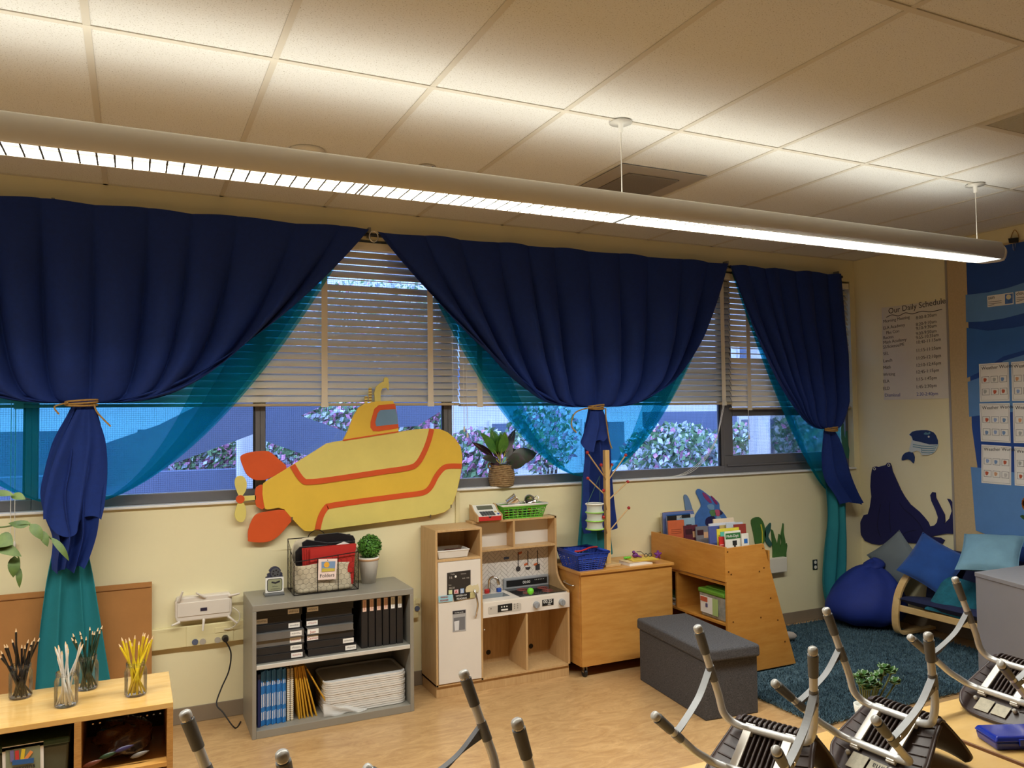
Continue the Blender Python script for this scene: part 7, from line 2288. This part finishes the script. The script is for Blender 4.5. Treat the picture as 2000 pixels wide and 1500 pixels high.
wl = ['weather worksheet at the upper left of the mural', 'weather worksheet at the upper right edge of the mural', 'weather worksheet at the middle left of the mural', 'weather worksheet at the middle right edge of the mural', 'weather worksheet at the lower left of the mural', 'weather worksheet at the lower right edge of the mural']
rr = random.Random(12)
pcols = [(150, 170, 210), (214, 160, 120), (176, 176, 170), (190, 90, 60), (120, 150, 190), (200, 196, 190)]
for k, (L, lab) in enumerate(zip(ws, wl)):
    t = thing('worksheet', lab, 'worksheet', PX(*L[3], XR - 0.02), 0, 'weather worksheets on the mural')
    sh_ = MB().prism(wx(L, 0.0195), (-0.001, 0, 0)).build('sheet', m_paper, t)

    def lp(u, v, off):
        a = Vector((*L[0], 0)).lerp(Vector((*L[1], 0)), u)
        e = Vector((*L[3], 0)).lerp(Vector((*L[2], 0)), u)
        p = a.lerp(e, v)
        return PX(p.x, p.y, XR - off)
    letters([('Weather Words', 0.034, at(FACE_X @ Matrix.Rotation(0.03, 4, 'Z'), lp(0.08, 0.16, 0.0212)))], m_ink, sh_)
    fr_b = MB()
    fr_b.tube([lp(0.04, 0.04, 0.021), lp(0.96, 0.04, 0.021), lp(0.96, 0.96, 0.021), lp(0.04, 0.96, 0.021)], 0.0012, 4, closed=True)
    fr_b.build('border', MATS['print_grey'], sh_)
    for i in range(3):
        for j in range(2):
            u0, v0 = 0.08 + 0.30 * i, 0.34 + 0.32 * j
            MB().prism([lp(u0, v0, 0.0208), lp(u0 + 0.25, v0, 0.0208), lp(u0 + 0.25, v0 + 0.17, 0.0208), lp(u0, v0 + 0.17, 0.0208)], (-0.0003, 0, 0)).build('picture_frame', MATS['print_grey'], sh_)
            MB().prism([lp(u0 + .015, v0 + .01, 0.0213), lp(u0 + 0.235, v0 + .01, 0.0213), lp(u0 + 0.235, v0 + 0.16, 0.0213), lp(u0 + .015, v0 + 0.16, 0.0213)], (-0.0003, 0, 0)).build('picture', m_paper, sh_)
            cc = rr.choice(pcols)
            ua, va = u0 + rr.uniform(0.05, 0.1), v0 + rr.uniform(0.03, 0.06)
            MB().prism(smooth_loop([lp(ua, va, 0.0218), lp(ua + 0.1, va + 0.01, 0.0218), lp(ua + 0.08, va + 0.08, 0.0218), lp(ua + 0.01, va + 0.09, 0.0218)], 3), (-0.0003, 0, 0)).build('drawing', mat('draw_%d_%d' % cc[:2], cc, 0.7), sh_)

# ================================================================ TABLES
TZ = 0.515
m_tt = mat('table_maple', (232, 192, 124), 0.28, col2=(224, 180, 106), vs=3, stretch=(1.2, 6, 6), coat=0.3)
m_te = mat('table_edge', (150, 104, 66), 0.5)
yfar = PZ(1760, 1380, TZ).y


def table(x0, x1, y0, y1, lab):
    t = thing('classroom_table', lab, 'table', ((x0 + x1) / 2, (y0 + y1) / 2, 0), 0, 'maple classroom tables')
    MB().box((x0, y0, TZ - 0.026), (x1, y1, TZ - 0.0015)).build('edge_band', m_te, t, bevel=0.003)
    MB().box((x0 + 0.003, y0 + 0.003, TZ - 0.0015), (x1 - 0.003, y1 - 0.003, TZ)).build('top', m_tt, t)
    for lx in (x0 + 0.07, x1 - 0.07):
        for ly in (y0 + 0.07, y1 - 0.07):
            MB().cyl((lx, ly, 0), (lx, ly, TZ - 0.026), 0.017, n=12).build('leg', m_chrome, t)


yE = PZ(1740, 1386, TZ).y
yE = 2.255
xS = PZ(1870, 1444, TZ).x
table(xS - 1.22, xS - 0.014, yE - 0.76, yE, 'maple table under the two upturned chairs, left of the seam')
table(xS + 0.014, xS + 1.22, yE - 0.76, yE, 'maple table at lower right holding the blue pencil box')
table(-0.45, 1.30, yE - 0.79, yE - 0.03, 'maple table below the frame under the two left upturned chairs')

# ================================================================ UPTURNED CHAIRS
m_al = mat('chair_tube', (204, 202, 198), 0.36, 0.4, var=0.03)
m_slv = mat('chair_sleeve', (98, 96, 92), 0.5, var=0.04)
m_gld = mat('chair_glide', (188, 184, 176), 0.3, var=0.12, vs=120, coat=0.4)
m_st = mat('chair_seat', (66, 52, 48), 0.45, var=0.05)
m_strap = mat('chair_strap', (118, 117, 116), 0.45, 0.4)
m_bar = mat('chair_bar', (224, 218, 208), 0.35, 0.3)
CW, CD, HR = 0.38, 0.338, 0.31


def make_chair(lab):
    t = thing('school_chair', lab, 'chair', (0, 0, 0), 0, 'upturned school chairs on the tables', local=True)
    for sy, ry in ((-1, -0.05), (1, 0.10)):
        MB().cyl((-0.078, ry, HR), (0.078, ry, HR), 0.0125, n=12).build('rail', m_al, t)
        for sx in (-1, 1):
            tip = Vector((sx * CW / 2, sy * CD / 2, 0))
            bend = Vector((sx * 0.148, ry + sy * 0.008, HR - 0.006))
            up = tip - bend
            pts = [Vector((sx * 0.076, ry, HR)), Vector((sx * 0.096, ry, HR - 0.0005)), Vector((sx * 0.128, ry + sy * 0.003, HR - 0.012)), Vector((sx * 0.148, ry + sy * 0.010, HR - 0.042)), bend + up * 0.27, bend + up * 0.5, bend + up * 0.75, tip]
            pts = spline(pts, 5)
            lg = MB().tube(pts, 0.0125, 12).build('leg', m_al, t)
            u = up.normalized()
            MB().cyl(tip - u * 0.085, tip - u * 0.010, 0.0150, 0.0165, n=14).build('sleeve', m_slv, lg, bevel=0.002)
            MB().cyl(tip - u * 0.011, tip - u * 0.004, 0.0135, n=14).build('glide_ring', m_chrome, lg)
            ax = Matrix((u.orthogonal().normalized(), u.cross(u.orthogonal().normalized()), u)).transposed()
            MB().lathe([(0.0145, -0.004), (0.0150, 0.003), (0.0140, 0.010), (0.010, 0.014), (0.0, 0.015)], tip, 14, ax).build('glide', m_gld, lg)
    # side straps tying front and rear leg
    for sx in (-1, 1):
        r0 = Vector((sx * 0.148, -0.058, HR)); r1 = Vector((sx * CW / 2, -CD / 2, 0))
        f0 = Vector((sx * 0.148, 0.108, HR)); f1 = Vector((sx * CW / 2, CD / 2, 0))
        a = r1.lerp(r0, 0.42); e = f1.lerp(f0, 0.36)
        a2 = r1.lerp(r0, 0.54); e2 = f1.lerp(f0, 0.44)
        mid, mid2 = a.lerp(e, 0.5) + Vector((0, 0, 0.022)), a2.lerp(e2, 0.5) + Vector((0, 0, 0.004))
        dd = Vector((sx * 0.005, 0, 0))
        top = spline([a, a.lerp(e, 0.3) + Vector((0, 0, 0.020)), mid, e.lerp(a, 0.2) + Vector((0, 0, 0.012)), e], 5)
        bot = spline([a2, a2.lerp(e2, 0.3) + Vector((0, 0, -0.004)), mid2, e2.lerp(a2, 0.2) + Vector((0, 0, 0.010)), e2], 5)
        n = len(top)
        vs = [p + Vector((sx * 0.010, 0, 0)) for p in top] + [p + Vector((sx * 0.010, 0, 0)) for p in bot] + [p + Vector((sx * 0.014, 0, 0)) for p in top] + [p + Vector((sx * 0.014, 0, 0)) for p in bot]
        fs = []
        for i in range(n - 1):
            fs += [(i, i + 1, n + i + 1, n + i), (2 * n + i, 3 * n + i, 3 * n + i + 1, 2 * n + i + 1), (i, 2 * n + i, 2 * n + i + 1, i + 1), (n + i, n + i + 1, 3 * n + i + 1, 3 * n + i)]
        fs += [(0, n, 3 * n, 2 * n), (n - 1, 3 * n - 1, 4 * n - 1, 2 * n - 1)]
        so = MB().add(vs, fs).build('strap', m_strap, t)
        fl2 = MB()
        band(fl2, [p + Vector((sx * 0.002, 0, 0)) for p in top], 0.024, Vector((0, 0.5, -0.85)), 0.002)
        fl2.build('strap_flange', m_strap, so)
        for p, q in ((a, a2), (e, e2)):
            d_ = (q - p).normalized()
            MB().cyl(p - d_ * 0.006, q + d_ * 0.006, 0.0142, n=12).build('strap_collar', m_strap, so)
            c = p.lerp(q, 0.6) + Vector((sx * 0.015, 0.022 if p is a else -0.022, 0))
            MB().cyl(c, c + Vector((sx * 0.004, 0, 0)), 0.006, n=10).build('rivet', m_chrome, so)
    # seat: rounded shell that rolls up into the backrest
    prof = [(0.208, 0.030), (0.203, 0.074), (0.187, 0.115), (0.160, 0.146), (0.126, 0.163), (0.074, 0.164), (-0.006, 0.147), (-0.038, 0.139), (-0.080, 0.133)]

    def halfw(y):
        for (y0, w0), (y1, w1) in zip(prof, prof[1:]):
            if y >= y1:
                return w0 + (w1 - w0) * (y0 - y) / (y0 - y1)
        return prof[-1][1]

    def seat(u, v):
        a = 2 * u - 1
        y = 0.208 - 0.288 * v ** 1.5
        z = HR + 0.022 + 0.008 * a * a * min(1, 3 * v) - 0.006 * max(0, 1 - v / 0.4) ** 2
        return (a * halfw(y), y, z)
    MB().grid(seat, 26, 30).build('seat', m_st, t, solid=0.008)
    rim = [seat(0, v / 24) for v in range(24, -1, -1)] + [seat(u / 12, 0) for u in range(1, 12)] + [seat(1, v / 24) for v in range(0, 25)]
    MB().tube(rim, 0.006, 8).build('seat_rim', m_st, t)

    def roll(a_):
        th = a_ * math.radians(92)
        return (-0.080 - 0.030 * math.sin(th), HR + 0.022 + 0.030 * (1 - math.cos(th)))

    def fn(u, v):
        a = 2 * u - 1
        y, z = roll(v)
        return (a * (0.133 - 0.006 * v), y, z)
    MB().grid(fn, 20, 10).build('back_bend', m_st, t, solid=0.008)
    for k in range(14):
        x = -0.1105 + 0.017 * k
        pts = [(x, roll(v / 8)[0] - 0.007 * math.sin(v / 8 * 1.6), roll(v / 8)[1] - 0.008 * math.cos(v / 8 * 1.6)) for v in range(0, 9)]
        if abs(x) < 0.055:
            pts = [(x, 0.075, HR + 0.015), (x, 0.03, HR + 0.011), (x, -0.04, HR + 0.012)] + pts
        MB().tube(pts, 0.0048, 6).build('rib', m_st, t)
    yb, zb_ = roll(1)

    def back(u, v):
        a = 2 * u - 1
        wd = 0.127 + 0.022 * math.sin(PI * min(1, v * 0.8)) - 0.035 * max(0, v - 0.75) ** 2 * 16
        return (a * wd, yb - 0.012 * v - 0.016 * (1 - a * a) * v, zb_ + 0.222 * v)
    MB().grid(back, 24, 20).build('backrest', m_st, t, solid=0.008)
    for sx in (-1, 1):
        MB().box((sx * 0.067 - 0.0145, -0.066, HR - 0.004), (sx * 0.067 + 0.0145, 0.116, HR + 0.002)).build('seat_bar', m_bar, t, bevel=0.002)
        for ry in (-0.05, 0.10):
            MB().box((sx * 0.067 - 0.0165, ry - 0.02, HR + 0.002), (sx * 0.067 + 0.0165, ry + 0.02, HR + 0.014)).build('clamp', m_bar, t, bevel=0.002)
        MB().lathe([(0.0, 0.0), (0.009, 0.0), (0.007, -0.012), (0.0, -0.014)], (sx * 0.080, 0.140, HR + 0.015), 12).build('bumper', m_gld, t)
        for k in range(6):
            y = 0.13 - 0.036 * k
            MB().tube([(sx * 0.09, y, HR + 0.018), (sx * (halfw(y) - 0.014), y - 0.012, HR + 0.023)], 0.0028, 5).build('rib', m_st, t)
    MB().box((-0.066, 0.128, HR + 0.0115), (-0.006, 0.186, HR + 0.0135)).build('label', mat('chair_label', (190, 182, 160), 0.7, var=0.15, vs=60), t)
    MB().box((0.002, 0.132, HR + 0.0115), (0.062, 0.182, HR + 0.0135)).build('label', MATS['chair_label'], t)
    return t


TILT = 0.66


def pose(t, pos, yaw, dz=0.0):
    l = Vector((math.cos(yaw), math.sin(yaw), 0))
    fh = Vector((l.y, -l.x, 0))
    z = Vector((0, 0, 1))
    fr = fh * math.cos(TILT) - z * math.sin(TILT)
    n = z * math.cos(TILT) + fh * math.sin(TILT)
    M = Matrix((l, fr, -n)).transposed().to_4x4()
    t.rotation_mode = 'QUATERNION'
    t.rotation_quaternion = M.to_quaternion()
    t.location = Vector(pos) + Vector((0, 0, dz))
    return fr, l


def from_tips(pl, pr):
    a, e = PZ(*pl, 1.016), PZ(*pr, 1.016)
    yaw = math.atan2(e.y - a.y, e.x - a.x)
    l = Vector((math.cos(yaw), math.sin(yaw), 0))
    fh = Vector((l.y, -l.x, 0))
    fr = fh * math.cos(TILT) - Vector((0, 0, 1)) * math.sin(TILT)
    return (a + e) / 2 + fr * CD / 2, yaw


chA = make_chair('upturned brown school chair nearest the charcoal bench')
pose(chA, (1.634, 1.897, 0.912), -1.182)
chs = [('upturned brown school chair in the middle, beside the jade plant', (2.117, 1.896, 0.912), -1.493),
       ('upturned brown school chair at the right, by the grey cabinet', (2.972, 2.04, 0.912), -1.611)]
pD, yD = from_tips((910, 1322), (1007, 1412))
pE, yE2 = from_tips((365, 1400), (550, 1478))
chs += [('upturned school chair whose legs rise before the toy kitchen', pD, yD), ('upturned school chair whose leg tips rise before the metal bookcase', pE, yE2)]
for lab, pos, yaw in chs:
    c2 = dup(chA)
    c2['label'] = lab
    pose(c2, pos, yaw)
    if 'middle' in lab:
        for ch in c2.children:
            if ch.name.startswith('label'):
                lt = letters([('ima', 0.03, Matrix.Translation((0.058, 0.14, HR + 0.0112)) @ Matrix.Rotation(PI, 4, 'Y'))], m_ink, c2)
                break

# ================================================================ JADE PLANT AND PENCIL BOX
p = PZ(1700, 1392, TZ)
p = Vector((p.x, yE - 0.06, TZ))
c = PY(1692, 1385, yE - 0.05)
p = Vector((c.x, yE - 0.05, TZ))
t = thing('jade_plant', 'jade plant in a small white pot at the far edge of the table', 'potted plant', p)
MB().lathe([(0.0, 0.0), (0.032, 0.0), (0.046, 0.088), (0.042, 0.089), (0.039, 0.078), (0.0, 0.074)], p, 22).build('pot', m_white, t)
m_jade = mat('jade_leaf', (72, 108, 44), 0.35, col2=(48, 84, 34), vs=30)
rr = random.Random(6)
heads = [((1700, 1335), 0.0), ((1688, 1322), -0.02), ((1712, 1325), 0.02), ((1728, 1308), 0.0), ((1740, 1316), -0.02), ((1748, 1336), 0.0), ((1706, 1342), -0.02), ((1722, 1320), 0.03), ((1684, 1338), -0.03), ((1694, 1348), -0.03), ((1712, 1345), -0.01), ((1676, 1326), 0.01)]
for (px, py), dy in heads:
    h = PY(px, py, p.y + dy)
    MB().tube(spline([p + Vector((0, 0, 0.072)), p.lerp(h, 0.5) + Vector((0, 0, 0.01)), h], 5), 0.0032, 6).build('stem', mat('jade_stem', (104, 110, 60), 0.7), t)
    for k in range(8):
        a = k * 2.4
        el = 0.9 - 0.22 * (k // 3)
        d_ = Vector((math.cos(a) * math.cos(el), math.sin(a) * math.cos(el), math.sin(el)))
        b = MB()
        leaf(b, h, h + d_ * rr.uniform(0.026, 0.036), 0.030, Vector((0, 0, 1)) - d_ * d_.z + Vector((0.01, 0, 0)), curl=-0.05, n=6)
        b.build('leaf', m_jade, t, solid=0.003)
cB = PZ(1978, 1452, TZ)
m_pb = mat('pencil_box_blue', (28, 50, 158), 0.2, var=0.1, vs=8, coat=0.4)
t = thing('pencil_box', 'translucent blue plastic pencil box on the right table', 'pencil box', cB)
A_ = at(Matrix.Rotation(-0.42, 4, 'Z'), cB)
MB(A_).hexa([(-0.095, -0.058, 0.0), (0.095, -0.058, 0.0), (0.095, 0.058, 0.0), (-0.095, 0.058, 0.0)], [(-0.1, -0.063, 0.03), (0.1, -0.063, 0.03), (0.1, 0.063, 0.03), (-0.1, 0.063, 0.03)]).build('tub', m_pb, t, bevel=0.006)
MB(A_).hexa([(-0.104, -0.067, 0.0305), (0.104, -0.067, 0.0305), (0.104, 0.067, 0.0305), (-0.104, 0.067, 0.0305)], [(-0.094, -0.057, 0.048), (0.094, -0.057, 0.048), (0.094, 0.057, 0.048), (-0.094, 0.057, 0.048)]).build('lid', m_pb, t, bevel=0.005)
MB(A_).box((-0.02, -0.072, 0.018), (0.02, -0.064, 0.042)).build('latch', m_pb, t, bevel=0.002)
